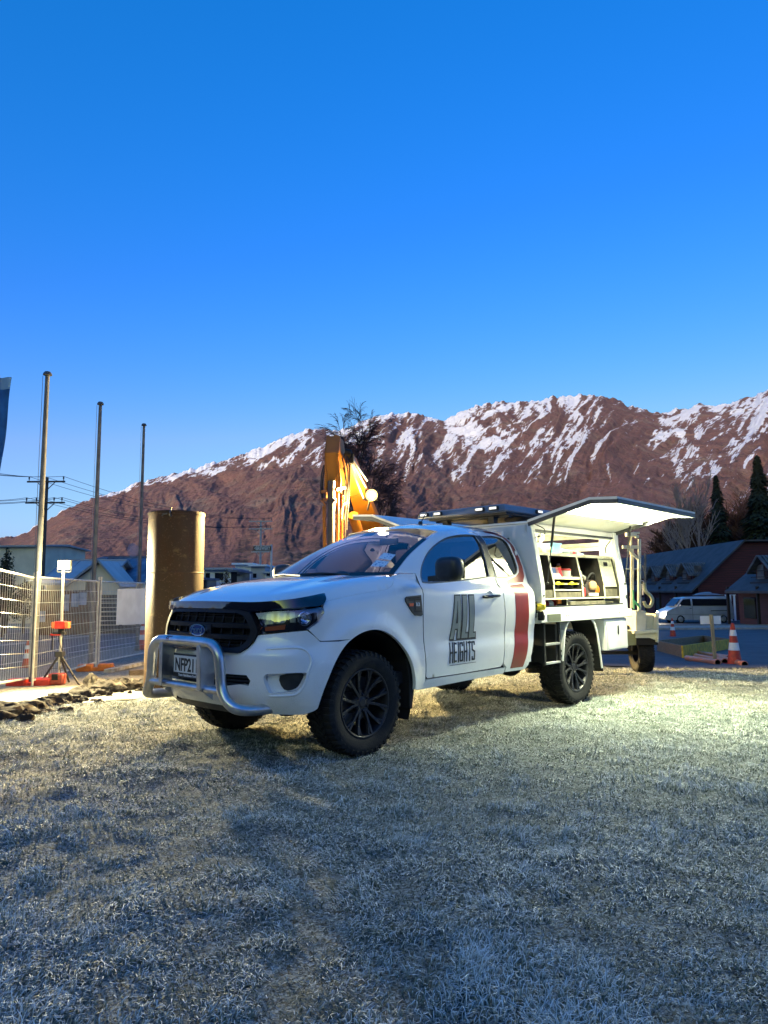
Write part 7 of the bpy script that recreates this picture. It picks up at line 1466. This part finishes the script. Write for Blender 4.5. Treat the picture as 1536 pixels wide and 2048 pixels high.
def conifer(px, ty_, Y, wpx, label, seed, n=2600):
    rg = random.Random(seed); p = AT(px, 1150, Y); p.z = zt(p.x, p.y); H = prop_z(p, ty_, px)-p.z; R = wpx/2*Y/FPX; o = thing('conifer', p, label, 'conifer tree', 'dark conifers behind the lodge')
    q = MB(); q.tube([(0, 0, 0), (0, 0, H*.98)], [R*.07, .02], 7); q.build('trunk', WOODP, o); q = MB()
    for k in range(n):
        t = rg.random()**.75; lay = .80+.20*sin(t*46+rg.random()); a = rg.uniform(0, 2*pi); rr = R*(1-t)**.85*lay*(1+.22*sin(a*3+seed+t*9))*rg.uniform(.45, 1.0)+.05; z = H*(.04+.95*t)
        c = Vector((rr*cos(a), rr*sin(a), z-rr*.25)); s = R*.12*(1.15-t*.7)*rg.uniform(.7, 1.3); out = Vector((cos(a), sin(a), -.35)).normalized(); sd = Vector((-sin(a), cos(a), rg.gauss(0, .3))).normalized()
        q.add([c-out*s, c+sd*s*.45+out*s*.2, c+out*s*1.5+Vector((0, 0, -s*.3)), c-sd*s*.45+out*s*.2], [(0, 1, 2, 3)])
    q.build('crown', CON, o, merge=False, smooth=0)
conifer(1443, 948, 94, 96, 'dark pointed conifer rising right of the pale bare tree', 1, 3800); conifer(1529, 908, 92, 130, 'tallest dark conifer near the right edge', 2, 5200); conifer(1345, 1040, 112, 60, 'low dark conifer behind the open toolbox wing', 3, 1600); conifer(1488, 1010, 118, 70, 'middle dark conifer between the two tall ones', 4, 1600)
def bush(name, px, by, Y, wpx, hpx, label, m, seed, n=1300, cat='shrub', group=None):
    rg = random.Random(seed); p = AT(px, by, Y); p.z = zt(p.x, p.y); R = wpx/2*Y/FPX; H = prop_z(p, by-hpx, px)-p.z; o = thing(name, p, label, cat, group); q = MB()
    for k in range(5): q.tube([(0, 0, 0), (rg.uniform(-.5, .5)*R, rg.uniform(-.4, .4)*R, H*rg.uniform(.5, .9))], [.05, .015], 5, False)
    q.build('stems', WOODP, o); q = MB()
    for k in range(n):
        a, b = rg.uniform(0, 2*pi), rg.uniform(-.2, 1)*pi/2; f = rg.uniform(.55, 1)*(1+.25*noise.noise(Vector((cos(a)*1.5, sin(a)*1.5, seed+b))))
        c = Vector((R*cos(a)*cos(b)*f, R*.7*sin(a)*cos(b)*f, H*(.42+.55*sin(b)*f))); s = R*.11*rg.uniform(.6, 1.3); u = Vector((rg.gauss(0, 1), rg.gauss(0, 1), rg.gauss(0, 1))).normalized(); v = u.cross(Vector((rg.gauss(0, 1), rg.gauss(0, 1), rg.gauss(0, 1)))).normalized()
        q.add([c-u*s, c+v*s*.6, c+u*s, c-v*s*.6], [(0, 1, 2, 3)])
    q.build('leaves', m, o, merge=False, smooth=0)
EVG = mat('evergreen_leaves', (.025, .035, .020), .9, col2=(.05, .06, .03), vs=2); BRL = mat('brown_leaves', (.09, .055, .030), .9, col2=(.05, .035, .02), vs=2)
bush('evergreen_tree', 6, 1230, 30, 46, 130, 'dark evergreen tree at the left edge above the fence', EVG, 3, 1800, 'tree')
for k, (px, w_, h_, m_, lab) in enumerate(((12, 60, 62, EVG, 'dark green shrub over the road at the left edge'), (48, 50, 72, BRL, 'brown shrub over the road left of the tallest flagpole'), (385, 40, 70, EVG, 'dark shrub over the road behind the rusty casing'), (452, 30, 40, BRL, 'brown shrub in front of the low white house'), (600, 40, 48, BRL, 'brown shrub far away left of the excavator arm'))):
    bush('shrub', px, 1232 if k < 3 else 1180, 34 if k < 3 else 58, w_, h_, lab, m_, 10+k, 900)
